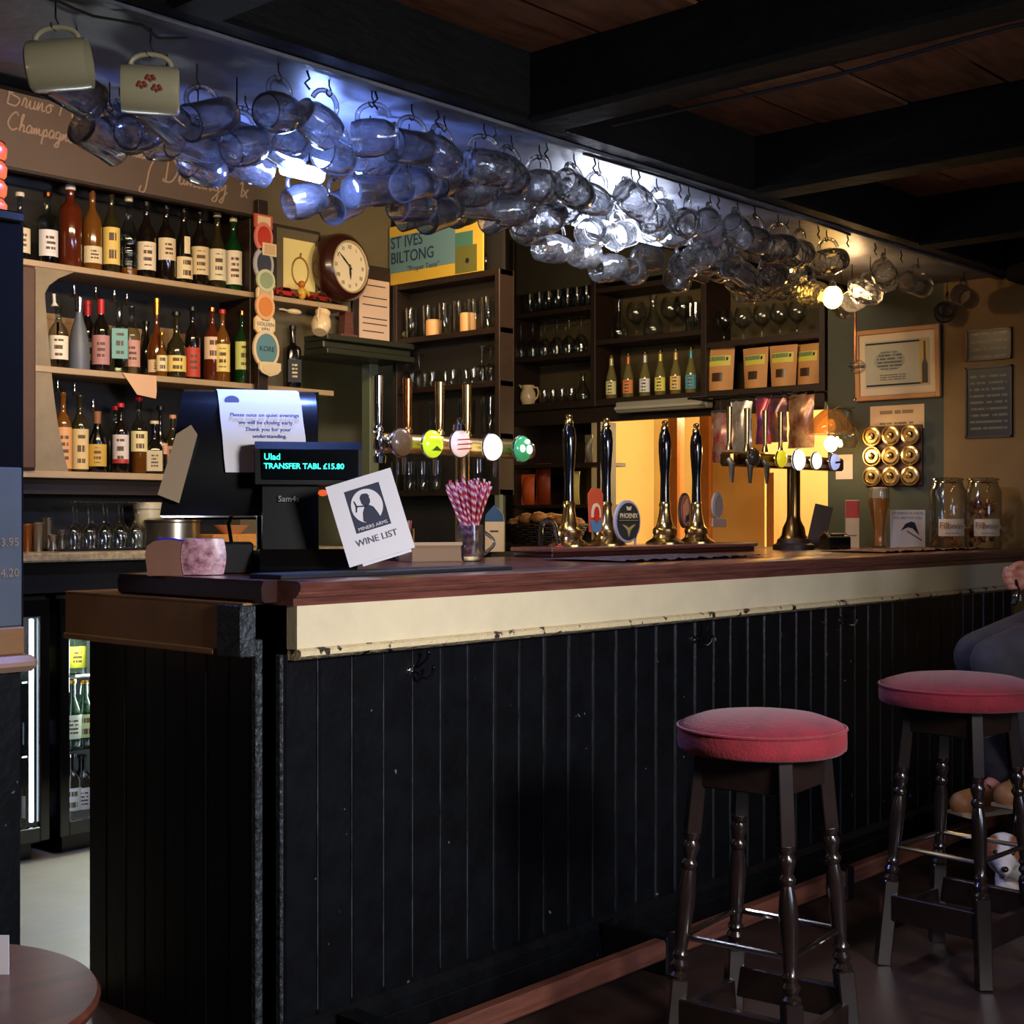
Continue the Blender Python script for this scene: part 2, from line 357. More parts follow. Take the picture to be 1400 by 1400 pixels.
# ================================================================== BAR COUNTER
BY = 2.376; BT = 1.06
bar = thing('bar_counter', 'long black panelled bar counter with mahogany top and cream fascia', 'bar counter', (0, 0, 0))
obj('carcass', G().box((1.93, 2.42, 0), (5.797, 3.10, 1.0)), mat('flat_black', (7, 7, 8), 0.8, spec=0.1), bar)
k = 0; x = 1.892
while x < 5.79:
    wd = 0.098*random.uniform(0.94, 1.05); x2 = min(x+wd, 5.797)
    yy = BY+random.uniform(-0.0015, 0.0015)
    g = G(); c = 0.006; z0, z1 = 0.06, 0.90
    xa, xb = x+0.0008, x2-0.0008
    g.add([(xa, yy+c, z0), (xa+c, yy, z0), (xb-c, yy, z0), (xb, yy+c, z0), (xb, yy+0.02, z0), (xa, yy+0.02, z0),
           (xa, yy+c, z1), (xa+c, yy, z1), (xb-c, yy, z1), (xb, yy+c, z1), (xb, yy+0.02, z1), (xa, yy+0.02, z1)],
          [(0,1,7,6),(1,2,8,7),(2,3,9,8),(3,4,10,9),(4,5,11,10),(5,0,6,11),(5,4,3,2,1,0),(6,7,8,9,10,11)])
    obj('board', g, BLACKP, bar, smooth=False); x = x2; k += 1
    # pale strip on each joint, painting the light its bevel catches
    if x < 5.75: obj('lit_joint', G().box((x-0.0014, yy+0.002, z0+0.05), (x+0.0014, yy+0.012, z1)), mat('joint_highlight', (56, 64, 76), 0.5, rgb2=(11, 13, 16), scale=22, stretch=(1, 1, 0.5)), bar, smooth=False)
y = 2.455; k = 0
while y < 3.10:
    y2 = min(y+0.083, 3.12); xx = 1.868+random.uniform(-0.001, 0.001); c = 0.005
    g = G().add([(xx+c, y, 0.0), (xx, y+c, 0.0), (xx, y2-c, 0.0), (xx+c, y2, 0.0), (xx+0.02, y2, 0.0), (xx+0.02, y, 0.0),
           (xx+c, y, .9), (xx, y+c, .9), (xx, y2-c, .9), (xx+c, y2, .9), (xx+0.02, y2, .9), (xx+0.02, y, .9)],
          [(0,1,7,6),(1,2,8,7),(2,3,9,8),(3,4,10,9),(4,5,11,10),(5,0,6,11),(5,4,3,2,1,0),(6,7,8,9,10,11)])
    obj('end_board', g, mat('end_board_black', (19, 18, 20), 0.42, spec=0.3, bump=0.1, bscale=30, var=0.4, scale=6), bar, smooth=False); y = y2
obj('corner_post', G().box((1.866, 2.438, 0), (1.885, 2.458, 0.93), 0.003), BLACKE, bar)
obj('corner_post', G().box((1.884, 2.376, 0), (1.893, 2.396, 0.90), 0.003), BLACKE, bar)
obj('skirting', G().prism([(BY-0.004, 0.0), (BY-0.022, 0.0), (BY-0.022, 0.082), (BY-0.004, 0.100)], 1.884, 5.797, Matrix(((0,1,0,0),(1,0,0,0),(0,0,1,0),(0,0,0,1)))), BLACKP, bar)
obj('skirting', G().box((1.884, BY-0.030, 0.0), (5.797, BY-0.020, 0.055), 0.003), BLACKP, bar)
# cream fascia with its chipped lower moulding
obj('fascia', G().box((1.90, BY-0.035, 0.912), (5.797, BY, 1.006)), CREAM, bar)
CREAMC = mat('chipped_cream_paint', (214, 196, 156), 0.5, bump=0.6, bscale=60)
nt = CREAMC.node_tree; b = nt.nodes['Principled BSDF']; tc = N(nt, 'ShaderNodeTexCoord'); no = N(nt, 'ShaderNodeTexNoise'); no.inputs['Scale'].default_value = 26; no.inputs['Detail'].default_value = 5
cr = N(nt, 'ShaderNodeValToRGB'); cr.color_ramp.elements[0].position = 0.60; cr.color_ramp.elements[1].position = 0.63; cr.color_ramp.elements[0].color = srgb(214, 196, 156); cr.color_ramp.elements[1].color = srgb(44, 34, 26)
nt.links.new(tc.outputs['Object'], no.inputs[0]); nt.links.new(no.outputs[0], cr.inputs[0]); nt.links.new(cr.outputs[0], b.inputs['Base Color'])
obj('fascia_moulding', G().prism([(BY, 0.888), (BY-0.028, 0.888), (BY-0.046, 0.898), (BY-0.046, 0.908), (BY-0.036, 0.914), (BY, 0.914)], 1.902, 5.797, Matrix(((0,1,0,0),(1,0,0,0),(0,0,1,0),(0,0,0,1)))), CREAMC, bar)
# end fascia: tan block and speckled black end post
obj('end_fascia', G().box((1.832, 2.53, 0.905), (1.868, 3.17, 1.006), 0.003).box((1.826, 2.54, 0.893), (1.868, 3.17, 0.908), 0.003), TANP, bar)
obj('end_fascia', G().box((1.826, 2.44, 0.893), (1.868, 2.529, 1.006), 0.003), BLACKE, bar, label='black speckled end of the fascia')
obj('end_ledge', G().box((1.832, 2.44, 1.006), (2.1, 3.17, 1.0108)), TANP, bar)
# mahogany top with a grooved nosing
prof = [(2.345, 1.006), (2.345, 1.022), (2.336, 1.024), (2.333, 1.029), (2.327, 1.031), (2.327, 1.036), (2.322, 1.038), (2.319, 1.048), (2.323, 1.056), (2.334, 1.060), (2.50, 1.060), (2.50, 1.006)]
obj('nosing', G().prism([(p[0], p[1]) for p in prof], 1.893, 5.797, Matrix(((0,1,0,0),(1,0,0,0),(0,0,1,0),(0,0,0,1)))), MAHOG, bar, ang=25)
obj('worktop', G().prism([(1.86, 2.49), (5.797, 2.49), (5.797, 3.19), (2.16, 3.19), (2.08, 3.0), (1.86, 2.96)], 1.011, 1.060, Matrix(((1,0,0,0),(0,0,1,0),(0,1,0,0),(0,0,0,1)))), MAHOG, bar)
obj('worktop_end', G().prism([(1.86, 1.012), (1.852, 1.018), (1.850, 1.045), (1.856, 1.0595), (1.90, 1.0600), (1.90, 1.012)], 2.40, 2.96), mat('dark_mahogany', (52, 26, 22), 0.35), bar)
# hooks for bags under the fascia
for px, py in ((563, 917), (949, 874), (1150, 848)):
    X, d = onY(px, BY); z = zat(py, d)
    h = thing('bag_hook', {563: 'tarnished metal coat hook on the bar front nearest the bar corner', 949: 'metal coat hook on the bar front above the nearer stool', 1150: 'metal coat hook on the bar front furthest along'}[px], 'hook', (X, BY, z))
    obj('plate', G().lathe([(0.014, 0), (0.012, 0.004), (0.006, 0.006)], 14, Matrix.Rotation(PI/2, 4, 'X')), CHROME, h)
    obj('prong', G().tube([(0, 0, 0), (0, -0.018, -0.004), (0.004, -0.030, -0.014), (0.012, -0.040, -0.016), (0.022, -0.046, -0.006), (0.026, -0.047, 0.006)], 0.0032, 8).sphere((0.026, -0.047, 0.009), 0.006, 8, 6), mat('black_iron', (30, 30, 32), 0.3, 0.8), h)
    obj('prong', G().tube([(0, 0, 0.004), (0.006, -0.02, 0.012), (0.018, -0.034, 0.030), (0.020, -0.036, 0.040)], 0.003, 8).sphere((0.020, -0.036, 0.044), 0.006, 8, 6), mat('black_iron', (30, 30, 32), 0.3, 0.8), h)
# wooden foot rail on block brackets
fr = thing('foot_rail', 'worn reddish wooden foot rail on black blocks along the foot of the bar', 'foot rail')
obj('rail', G().box((2.06, 2.13, 0.042), (5.797, 2.17, 0.094), 0.006), mat('worn_red_wood', (112, 66, 52), 0.5, rgb2=(78, 44, 36), scale=7, stretch=(0.4, 6, 6)), fr)
for bx in (2.02, 2.95, 3.90, 4.82, 5.66):
    obj('bracket', G().box((bx, 2.125, 0.0), (bx+0.05, 2.345, 0.102), 0.005), BLACKP, fr)

# partition left of the bar opening with a dado rail and a slate board
XL = onY(33, 3.10)[0]
pt = thing('end_partition', 'black waist-high partition at the left edge with a rounded wooden rail', 'partition')
obj('panel', G().box((0.4, 3.10, 0), (XL-0.01, 3.20, 0.83)), BLACKP, pt)
obj('rail', G().box((0.4, 3.06, 0.83), (XL+0.02, 3.21, 0.868), 0.014), mat('pinkish_rail', (168, 132, 112), 0.45, var=0.15), pt)
obj('upper_board', G().box((0.4, 3.095, 0.868), (XL, 3.20, 0.935), 0.004), mat('oak_band', (150, 104, 56), 0.5, var=0.3, scale=6, stretch=(0.5, 4, 4)), pt)
sl = one('slate_board', G().box((0.9, 3.10, 0.936), (XL-0.005, 3.12, 1.315), 0.003), mat('slate', (84, 94, 104), 0.7, var=0.15, scale=7), 'grey slate menu board standing on the partition rail at the left edge', 'board')
text('£3.95\n£4.20', 0.028, CHALKW, sl, (XL-0.045, 3.098, 1.10), align='CENTER', space=2.6)
cb = thing('tall_cabinet', 'black cabinet standing behind the slate board at the left edge', 'cabinet', (0, 0, 0))
obj('body', G().box((0.9, 3.20, 0.87), (onY(33, 3.2)[0], 3.5, 1.92), 0.004), mat('flat_black', (7, 7, 8), 0.8, spec=0.1), cb)
obj('top_board', G().box((0.88, 3.18, 1.92), (onY(34, 3.18)[0], 3.5, 1.945), 0.004), BLKPL, cb)
X, d = onY(-6, 3.3)
la = thing('orange_lantern', 'glowing orange stacked glass lantern on the black cabinet at the left edge', 'lantern', (X-0.02, 3.3, 1.945))
for k in range(4):
    obj('shade', G().lathe([(0.034, 0), (0.044, 0.012), (0.046, 0.032), (0.036, 0.046)], 18, Matrix.Translation((0, 0, k*0.047))), mat('amber_glow', (220, 90, 50), 0.3, emit=(255, 110, 50), estr=0.7), la)
    obj('band', G().lathe([(0.038, 0.0455), (0.041, 0.047), (0.038, 0.0485)], 18, Matrix.Translation((0, 0, k*0.047))), BLKPL, la)

# ================================================================== BAR STOOLS
VELV = mat('crimson_velvet', (132, 14, 32), 0.85, rgb2=(98, 8, 22), scale=9, bump=0.25, bscale=160)
VELV.node_tree.nodes['Principled BSDF'].inputs['Sheen Weight'].default_value = 0.12
STW = mat('dark_turned_wood', (34, 24, 22), 0.22, var=0.4, scale=12, coat=0.4)
def turned_leg(a, b_, sq=0.019):
    """leg from floor point a to seat point b_: square foot, turned middle, square tapered top"""
    a, b_ = Vector(a), Vector(b_); L = (b_-a).length
    q = (b_-a).to_track_quat('Z', 'Y').to_matrix().to_4x4(); M = Matrix.Translation(a) @ q
    g = G(); g.box((-sq, -sq, 0), (sq, sq, 0.24*L/0.74), 0.003, M)
    s = L/0.74
    pr = [(0.019, .24), (0.021, .247), (0.013, .256), (0.019, .266), (0.020, .272), (0.014, .282), (0.018, .293), (0.013, .302), (0.0155, .33), (0.0185, .38), (0.020, .42), (0.017, .455), (0.0125, .478), (0.018, .488), (0.018, .494), (0.012, .503), (0.017, .520), (0.019, .530), (0.014, .543), (0.018, .551), (0.018, .560)]
    g.lathe([(r, z*s) for r, z in pr], 14, M)
    t = 0.0155
    g.box((-t, -t, .558*s), (t, t, L), 0.002, M)
    return g
def make_stool(label, dia, h):
    t = thing('bar_stool', label, 'stool', group='red velvet bar stools')
    r = dia/2
    obj('seat', G().lathe([(r*0.96, -0.052), (r, -0.046), (r*1.005, -0.03), (r, -0.008), (r*0.985, -0.002), (r*0.93, 0.006), (r*0.72, 0.019), (r*0.4, 0.027), (0.001, 0.030)], 48, Matrix.Translation((0, 0, h))), VELV, t, ang=60)
    obj('piping', G().tube([(r*1.0*math.cos(a), r*1.0*math.sin(a), h-0.004) for a in [2*PI*i/48 for i in range(48)]], 0.0035, 6, True), VELV, t)
    zt = h-0.052; st, sb = 0.095, 0.145
    for sx in (-1, 1):
        for sy in (-1, 1):
            obj('leg', turned_leg((sx*sb, sy*sb, 0), (sx*st, sy*st, zt)), STW, t)
    def at(z): return sb+(st-sb)*z/zt
    for sx in (-1, 1):
        s0 = at(zt-0.03)
        obj('apron', G().box((sx*s0-0.009, -s0, zt-0.075), (sx*s0+0.009, s0, zt), 0.003), STW, t)
        obj('apron', G().box((-s0, sx*s0-0.009, zt-0.075), (s0, sx*s0+0.009, zt), 0.003), STW, t)
        s1 = at(0.15)
        obj('stretcher', G().box((sx*s1-0.011, -s1, 0.12), (sx*s1+0.011, s1, 0.19), 0.003), STW, t)
        obj('stretcher', G().box((-s1, sx*s1-0.011, 0.09), (s1, sx*s1+0.011, 0.16), 0.003), STW, t)
        s2 = at(0.315)
        obj('foot_rod', G().tube([(sx*s2, -s2, 0.315), (sx*s2, s2, 0.315)], 0.0065, 8), CHROME, t, label='polished metal foot rod')
        obj('foot_rod', G().tube([(-s2, sx*s2, 0.315), (s2, sx*s2, 0.315)], 0.0065, 8), CHROME, t, label='polished metal foot rod')
    return t
p = atd(1041, 700, 2.95)
st1 = make_stool('round crimson velvet bar stool with turned dark legs, the nearer and fully seen one', 0.354, 0.757); st1.location = (p.x, p.y, 0); st1.rotation_euler = (0, 0, 0.10)
p = atd(1311, 700, 3.72)
st2 = make_stool('round crimson velvet bar stool further right, in front of the seated person and dog', 0.415, 0.75); st2.location = (p.x, p.y, 0); st2.rotation_euler = (0, 0, -0.06)

# round pub table in the near left corner
p = atd(0, 1400, 2.05)
tb = thing('round_table', 'round brown wooden pub table cut off by the lower left corner', 'table', (0.835, 1.945, 0))
TZ = 0.52
obj('tabletop', G().lathe([(0.001, -0.026), (0.285, -0.026), (0.297, -0.018), (0.30, -0.008), (0.295, 0), (0.001, 0)], 64, Matrix.Translation((0, 0, TZ))), mat('brown_table', (116, 62, 44), 0.3, rgb2=(86, 44, 32), scale=4, stretch=(1, 5, 1), coat=0.3), tb)
obj('pedestal', G().lathe([(0.05, 0.03), (0.035, 0.08), (0.028, 0.2), (0.04, 0.3), (0.028, 0.38), (0.05, TZ-0.03)], 20), BLKPL, tb)
obj('base', G().lathe([(0.2, 0), (0.2, 0.012), (0.06, 0.035), (0.04, 0.06)], 32), BLKPL, tb)
cd = one('menu_card', G().prism([(-0.05, 0), (0.05, 0), (0.05, 0.058), (-0.05, 0.058)], 0, 0.002), WHITEP, 'small white card standing on the round table at the left edge', 'card', (atd(-34, 1320, 2.06).x, atd(-34, 1320, 2.06).y, TZ), -.85)

# ================================================================== BACK BAR (parallel to the counter)
SY, SB = 4.65, 4.88
bb = thing('back_shelves', 'painted wooden shelves of spirit bottles on the back wall', 'shelves')
SX0, SX1 = 2.53, 3.54
obj('shelf', G().box((2.36, SY, 2.102), (4.06, SB, 2.124), 0.002), SHELFW, bb)
obj('shelf', G().box((SX0-0.1, SY, 1.722), (3.98, SB, 1.745), 0.002), SHELFW, bb)
obj('shelf', G().box((2.36, SY, 1.338), (3.54, SB, 1.363), 0.002), SHELFW, bb)
obj('back_panel', G().box((2.3, SB-0.008, 1.07), (3.56, SB+0.015, 2.44)), mat('near_black_panel', (20, 16, 13), 0.7), bb)
obj('side_post', G().box((3.535, SY+0.01, 1.363), (3.575, SB, 2.44), 0.003), DKWOOD, bb)
obj('under_panel', G().box((2.36, SY+0.06, 1.28), (3.54, SY+0.075, 1.338)), DKWOOD, bb)
# scalloped side board at the left end of the shelves
pp = []
for i in range(25):
    t = i/24; z = 1.363+t*0.739
    pp.append((0.02+0.14*(1-t)**3+0.03*math.sin(t*PI)+0.17*max(0, (t-0.86)/0.14)**2, z))
pts = [(-0.02, 1.363)]+pp+[(-0.02, 2.102)]
obj('side_board', G().prism([(2.585+x*0.75, z) for x, z in pts], SY+0.005, SY+0.03), mat('grey_cream_board', (150, 132, 100), 0.7, var=0.25, scale=9), bb)
obj('side_board', G().box((2.50, SY-0.02, 1.364), (2.565, SB-.01, 2.10), 0.01), mat('brown_side', (92, 62, 42), 0.6, var=0.3), bb)
# header chalkboard
ck = obj('header_chalkboard', G().box((1.3, SY-0.005, 2.44), (3.56, SY+0.02, 2.92)), CHALK)
tag(ck, 'brown chalkboard header above the top bottle shelf, chalked with champagne names', 'chalkboard')
obj('bottom_lip', G().box((1.3, SY-0.012, 2.430), (3.56, SY+0.022, 2.442), 0.002), DKWOOD, ck)
# joined handwriting: one chalk stroke list per letter on a 0..1 body height
LET = {
 'B': (.75, [[(0,0),(.05,1),(.0,.5)],[(-.1,.9),(.3,1.1),(.55,.85),(.1,.55),(.6,.35),(.45,0),(0,.02)]]), 'C': (.75, [[(.6,.9),(.4,1.1),(.1,.8),(.0,.35),(.3,0),(.65,.15)]]),
 'D': (.8, [[(.1,1.0),(.12,.0)],[(-.1,1),(.4,1.05),(.7,.6),(.45,.05),(.0,.0),(.0,.12)]]), 'J': (.6, [[(.1,1.0),(.6,1.1),(.42,.5),(.35,-.5),(.05,-.55),(.1,-.3)]]),
 'P': (.7, [[(.05,0),(.15,1.0)],[(-.05,.85),(.4,1.1),(.6,.8),(.15,.5)]]), 'L': (.65, [[(.3,.9),(.15,1.1),(.1,.2),(.0,.05),(.6,.0)]]),
 'a': (.45, [[(.35,.4),(.15,.48),(.02,.2),(.15,0),(.33,.2),(.35,.42),(.34,.05),(.45,.05)]]), 'b': (.4, [[(0,.1),(.15,1),(.05,.9),(.08,.05),(.3,.1),(.25,.4),(.4,.35)]]),
 'c': (.38, [[(.3,.4),(.1,.45),(.02,.15),(.2,0),(.38,.08)]]), 'd': (.45, [[(.32,.4),(.1,.45),(.02,.12),(.2,0),(.35,.3),(.42,1),(.36,.1),(.45,.02)]]),
 'e': (.38, [[(.0,.12),(.28,.3),(.15,.48),(.03,.2),(.15,0),(.38,.1)]]), 'g': (.45, [[(.33,.4),(.1,.45),(.05,.1),(.3,.1),(.34,.4),(.3,-.4),(.05,-.4),(.45,.08)]]),
 'h': (.45, [[(0,.05),(.18,1),(.06,.9),(.05,0)],[(.05,.2),(.22,.45),(.3,.25),(.3,.02),(.45,.08)]]), 'i': (.22, [[(0,.1),(.1,.42),(.1,.03),(.22,.08)]]),
 'l': (.25, [[(0,.08),(.18,.9),(.08,.95),(.08,.05),(.25,.06)]]), 'm': (.62, [[(0,.05),(.05,.4),(.06,0),(.2,.42),(.25,.02),(.4,.42),(.46,.03),(.62,.08)]]),
 'n': (.45, [[(0,.05),(.06,.42),(.06,0),(.24,.43),(.3,.04),(.45,.08)]]), 'o': (.42, [[(.2,.43),(.03,.25),(.12,0),(.32,.15),(.22,.43),(.42,.38)]]),
 'p': (.42, [[(0,.1),(.1,.42),(.04,-.5)],[(.08,.3),(.26,.45),(.3,.12),(.1,.02),(.42,.08)]]), 'r': (.34, [[(0,.05),(.08,.45),(.22,.36),(.2,.05),(.34,.06)]]),
 's': (.34, [[(0,.05),(.16,.45),(.24,.15),(.08,.0),(.34,.06)]]), 't': (.3, [[(.0,.1),(.14,.8),(.1,.05),(.3,.08)],[(0,.5),(.25,.55)]]), 'u': (.44, [[(0,.1),(.06,.42),(.1,.03),(.28,.1),(.3,.42),(.31,.04),(.44,.08)]]),
 'v': (.4, [[(0,.35),(.12,.02),(.28,.42),(.4,.36)]]), 'x': (.4, [[(0,.4),(.3,0)],[(.3,.42),(0,0)]]), 'y': (.42, [[(0,.4),(.08,.1),(.28,.42),(.22,-.4),(.04,-.4),(.42,.08)]]), '.': (.2, [[(.05,.02),(.08,.04)]]), ' ': (.32, []), '1': (.25, [[(.05,.6),(.18,.8),(.18,0)]]),
}
def chalk_line(s, x, y, z, h, slope=0.0):
    g = G(); cx = 0
    for ch in s:
        wd, st = LET[ch]
        for pl_ in st:
            P = []
            for i in range(len(pl_)-1):          # smooth the stroke
                p0 = pl_[max(i-1, 0)]; p1 = pl_[i]; p2 = pl_[i+1]; p3 = pl_[min(i+2, len(pl_)-1)]
                for q in range(4):
                    t = q/4; P.append(tuple(0.5*((2*p1[j])+(-p0[j]+p2[j])*t+(2*p0[j]-5*p1[j]+4*p2[j]-p3[j])*t*t+(-p0[j]+3*p1[j]-3*p2[j]+p3[j])*t**3) for j in (0, 1)))
            P.append(pl_[-1])
            g.tube([(x+(cx+px_*0.95+py_*0.18)*h, y, z+py_*h+slope*(cx+px_)*h) for px_, py_ in P], 0.0038, 5)
        cx += wd*0.98
    return obj('chalk_writing', g, CHALKW, ck)
chalk_line('Bruno Paillard', onY(8, SY)[0], SY-0.007, 2.664, 0.075)
chalk_line('Champagne de Castelnau', onY(8, SY)[0], SY-0.007, 2.575, 0.060)
chalk_line('J', onY(190, SY)[0], SY-0.007, 2.495, 0.085)
chalk_line('Dumangy  1x', onY(222, SY)[0], SY-0.007, 2.505, 0.085)

# ---- bottles
BG = {  # glass of bottles
 'clear': glassmat('bottle_clear', (226, 230, 222), 1.5), 'amber': mat('amber_spirit', (96, 46, 16), 0.08, emit=None, coat=0.5), 'dark': mat('dark_bottle', (22, 16, 12), 0.08, coat=0.5),
 'green': mat('green_bottle', (16, 52, 20), 0.08, coat=0.5), 'olive': mat('olive_bottle', (46, 40, 20), 0.1, coat=0.5), 'frost': mat('frosted_grey_bottle', (96, 100, 104), 0.45), 'red': mat('deep_amber', (88, 34, 14), 0.07, coat=0.6),
 'pale': glassmat('bottle_pale', (214, 224, 208), 1.5), 'black': mat('black_bottle', (8, 8, 9), 0.15, coat=0.4), 'gold': mat('gold_liquor', (112, 68, 22), 0.1, coat=0.5),
}
SHP = { # silhouettes: (radius fraction, height fraction)
 'std': [(.92,0),(1,.015),(1,.56),(.93,.62),(.62,.70),(.38,.75),(.33,.80),(.33,.95),(.38,.955),(.38,1)],
 'slope': [(.92,0),(1,.015),(1,.46),(.86,.56),(.55,.68),(.36,.76),(.33,.95),(.38,.955),(.38,1)],
 'square': [(.95,0),(1,.015),(1,.60),(.88,.66),(.42,.70),(.34,.74),(.34,.95),(.40,.955),(.40,1)],
 'bulb': [(.80,0),(.95,.03),(1,.20),(.95,.38),(.62,.52),(.30,.62),(.24,.72),(.24,.95),(.3,.96),(.3,1)],
 'cone': [(1,0),(1.02,.02),(.98,.30),(.74,.55),(.42,.70),(.32,.78),(.30,.95),(.36,.955),(.36,1)],
 'low': [(.86,0),(1,.04),(1,.40),(.88,.52),(.42,.62),(.30,.68),(.30,.94),(.38,.95),(.38,1)],
 'tall': [(.94,0),(1,.01),(1,.68),(.9,.74),(.44,.80),(.36,.84),(.36,.96),(.4,.965),(.4,1)],
 'ridge': [(.92,0),(1,.02),(1,.1),(.93,.12),(1,.14),(1,.24),(.93,.26),(1,.28),(1,.38),(.93,.40),(1,.42),(1,.54),(.8,.62),(.4,.72),(.33,.78),(.33,.95),(.38,1)],
}
CAPM = {'cork': mat('cork', (196, 160, 110), 0.7), 'white': mat('white_cap', (224, 214, 190), 0.4), 'gold': mat('gold_foil', (200, 150, 60), 0.3, 1.0), 'red': mat('red_foil', (190, 30, 34), 0.4),
        'silver': CHROME, 'black': BLKPL, 'copper': COPPER, 'wood': mat('wood_cap', (150, 96, 50), 0.6), 'cream': mat('cream_foil', (222, 206, 160), 0.4), 'teal': mat('blue_foil', (70, 130, 150), 0.4), 'peach': mat('peach_cap', (220, 150, 110), 0.5)}
def labmat(c, n=5):
    n = 2+(c[0]*3+c[1]+c[2]) % 5
    dark = sum(c) < 240
    return printmat('label_%d_%d_%d' % c, c, (210, 190, 150) if dark else (96, 70, 50), lines=n, lo=0.26+.02*(c[0] % 4), hi=0.76-.02*(c[1] % 5), words=5+c[2] % 9, horiz='X', zlo=0.15, zhi=0.85)
def bottle(name, label, loc, h, r, glass, shape, lab=None, cap='black', rz=0.0, z0=.12, z1=.48, neck=None, pour=False, group=None, ball=False, lab2=None, liq=None, sq=False):
    prof = [(a*r, b*h) for a, b in SHP[shape]]
    fl = None
    if sq:
        def fl(x, y, rr, a):
            if rr < r*0.6: return x, y
            m_ = max(abs(math.cos(a)), abs(math.sin(a))); q = min(1/m_, 1.22); return x*q*0.9, y*q*0.9
    seg = 18
    gm = BG[glass]
    o = obj(name, G().lathe(prof, seg, flat=fl), gm, ang=50); o.location = loc; o.rotation_euler = (0, 0, rz)
    tag(o, label, 'bottle', group)
    if glass in ('clear', 'pale') and liq:
        obj('spirit', G().lathe([(a*0.93, b*1.0+0.003) for a, b in prof[:3]], seg, flat=fl), liq, o)
    def band(za, zb, m_, nm, w=1.25, k=1.012):
        ra = r*k if not sq else r*k
        if sq:
            obj(nm, G().box((-r*0.80, -r*0.93, za*h), (r*0.80, -r*0.895, zb*h)), m_, o)
        else:
            obj(nm, G().lathe([(ra, za*h), (ra*1.003, za*h+0.001), (ra*1.003, zb*h-0.001), (ra, zb*h)], 14, a0=-PI/2-w, a1=-PI/2+w), m_, o, smooth=True)
    if lab: band(z0, z1, labmat(lab), 'label')
    if lab2: band(lab2[0], lab2[1], mat('lab2_%d_%d_%d' % lab2[2], lab2[2], 0.5), 'label_band', w=lab2[3] if len(lab2) > 3 else 1.2, k=1.02)
    nr = r*0.40
    if neck: obj('neck_foil', G().lathe([(nr*0.93, .80*h), (nr*0.95, .81*h), (nr, .955*h), (nr*1.06, h)], 14), CAPM[neck], o)
    if pour:
        obj('pourer', G().lathe([(nr*1.0, h), (nr*0.8, h+0.006), (nr*0.42, h+0.014), (nr*0.42, h+0.040), (nr*0.5, h+0.046)], 12, Matrix.Rotation(-0.06, 4, 'Y')), CAPM['silver'] if cap == 'silver' else CAPM['white'], o)
    elif ball: obj('stopper', G().sphere((0, 0, h+nr*0.8), nr*1.25, 12, 8), CAPM[cap], o)
    else: obj('cap', G().lathe([(nr*1.02, .945*h), (nr*1.12, .95*h), (nr*1.12, h*1.002), (nr*1.0, h*1.008)], 14), CAPM[cap], o)
    return o
AMB = mat('whisky_fill', (150, 84, 30), 0.1)
TOPS = [ # px, top y, radius, glass, shape, label, cap, text
 (27, 264, .034, 'clear', 'bulb', (226,210,170), 'white', 'clear round-shouldered bottle with white capped neck, leftmost on the top shelf', {}),
 (65, 264, .034, 'clear', 'square', (236,230,220), 'copper', 'clear square-shouldered bottle with copper cap and silver-white label, second on the top shelf', {}),
 (96, 254, .040, 'red', 'tall', None, 'white', 'tall reddish amber bottle with no label on the top shelf', {}),
 (126, 258, .034, 'gold', 'std', (232,214,168), 'copper', 'golden whisky bottle with low cream label beside the reddish amber bottle', dict(z0=.10, z1=.30)),
 (152, 262, .030, 'olive', 'std', (238,206,110), 'copper', 'olive bottle with tall yellow label and copper cap on the top shelf', dict(z0=.12, z1=.56)),
 (176, 270, .032, 'clear', 'ridge', None, 'cream', 'ridged clear bottle with cream cap on the top shelf', dict(liq=AMB)),
 (200, 277, .034, 'dark', 'std', (240,222,190), 'black', 'dark bottle with broad cream label right of the ridged bottle', {}),
 (227, 280, .035, 'dark', 'std', (236,214,176), 'silver', 'dark bottle with high cream label and silver cap on the top shelf', dict(z0=.28, z1=.56)),
 (251, 285, .033, 'dark', 'slope', (240,220,170), 'silver', 'dark bottle with white label below a small oval badge on the top shelf', dict(z0=.08, z1=.36, lab2=(.40, .62, (236,216,170), .35))),
 (273, 288, .034, 'dark', 'std', (232,206,160), 'black', 'dark bottle with wide cream label fourth from the right end of the top shelf', dict(z0=.16, z1=.52)),
 (297, 291, .034, 'olive', 'slope', (238,222,186), 'cream', 'olive bottle with white label left of the green bottle on the top shelf', dict(z0=.12, z1=.52)),
 (319, 298, .033, 'green', 'std', (244,226,196), 'cream', 'green bottle with tall cream label near the right end of the top shelf', dict(z0=.10, z1=.55, neck=None)),
 (338, 306, .026, 'clear', 'std', None, 'black', 'plain clear bottle at the right end of the top shelf', {}),
]
for px, ty, r, gl_, shp, lb, cp, tx, kw in TOPS:
    yb = 4.73; X, d = onY(px, yb); h = zat(ty, d)-2.124
    bottle('spirit_bottle', tx, (X, yb, 2.124), h, r*1.08, gl_, shp, lb, cp, rz=random.uniform(-.5, -.15), group='spirit bottles on the top shelf', **kw)
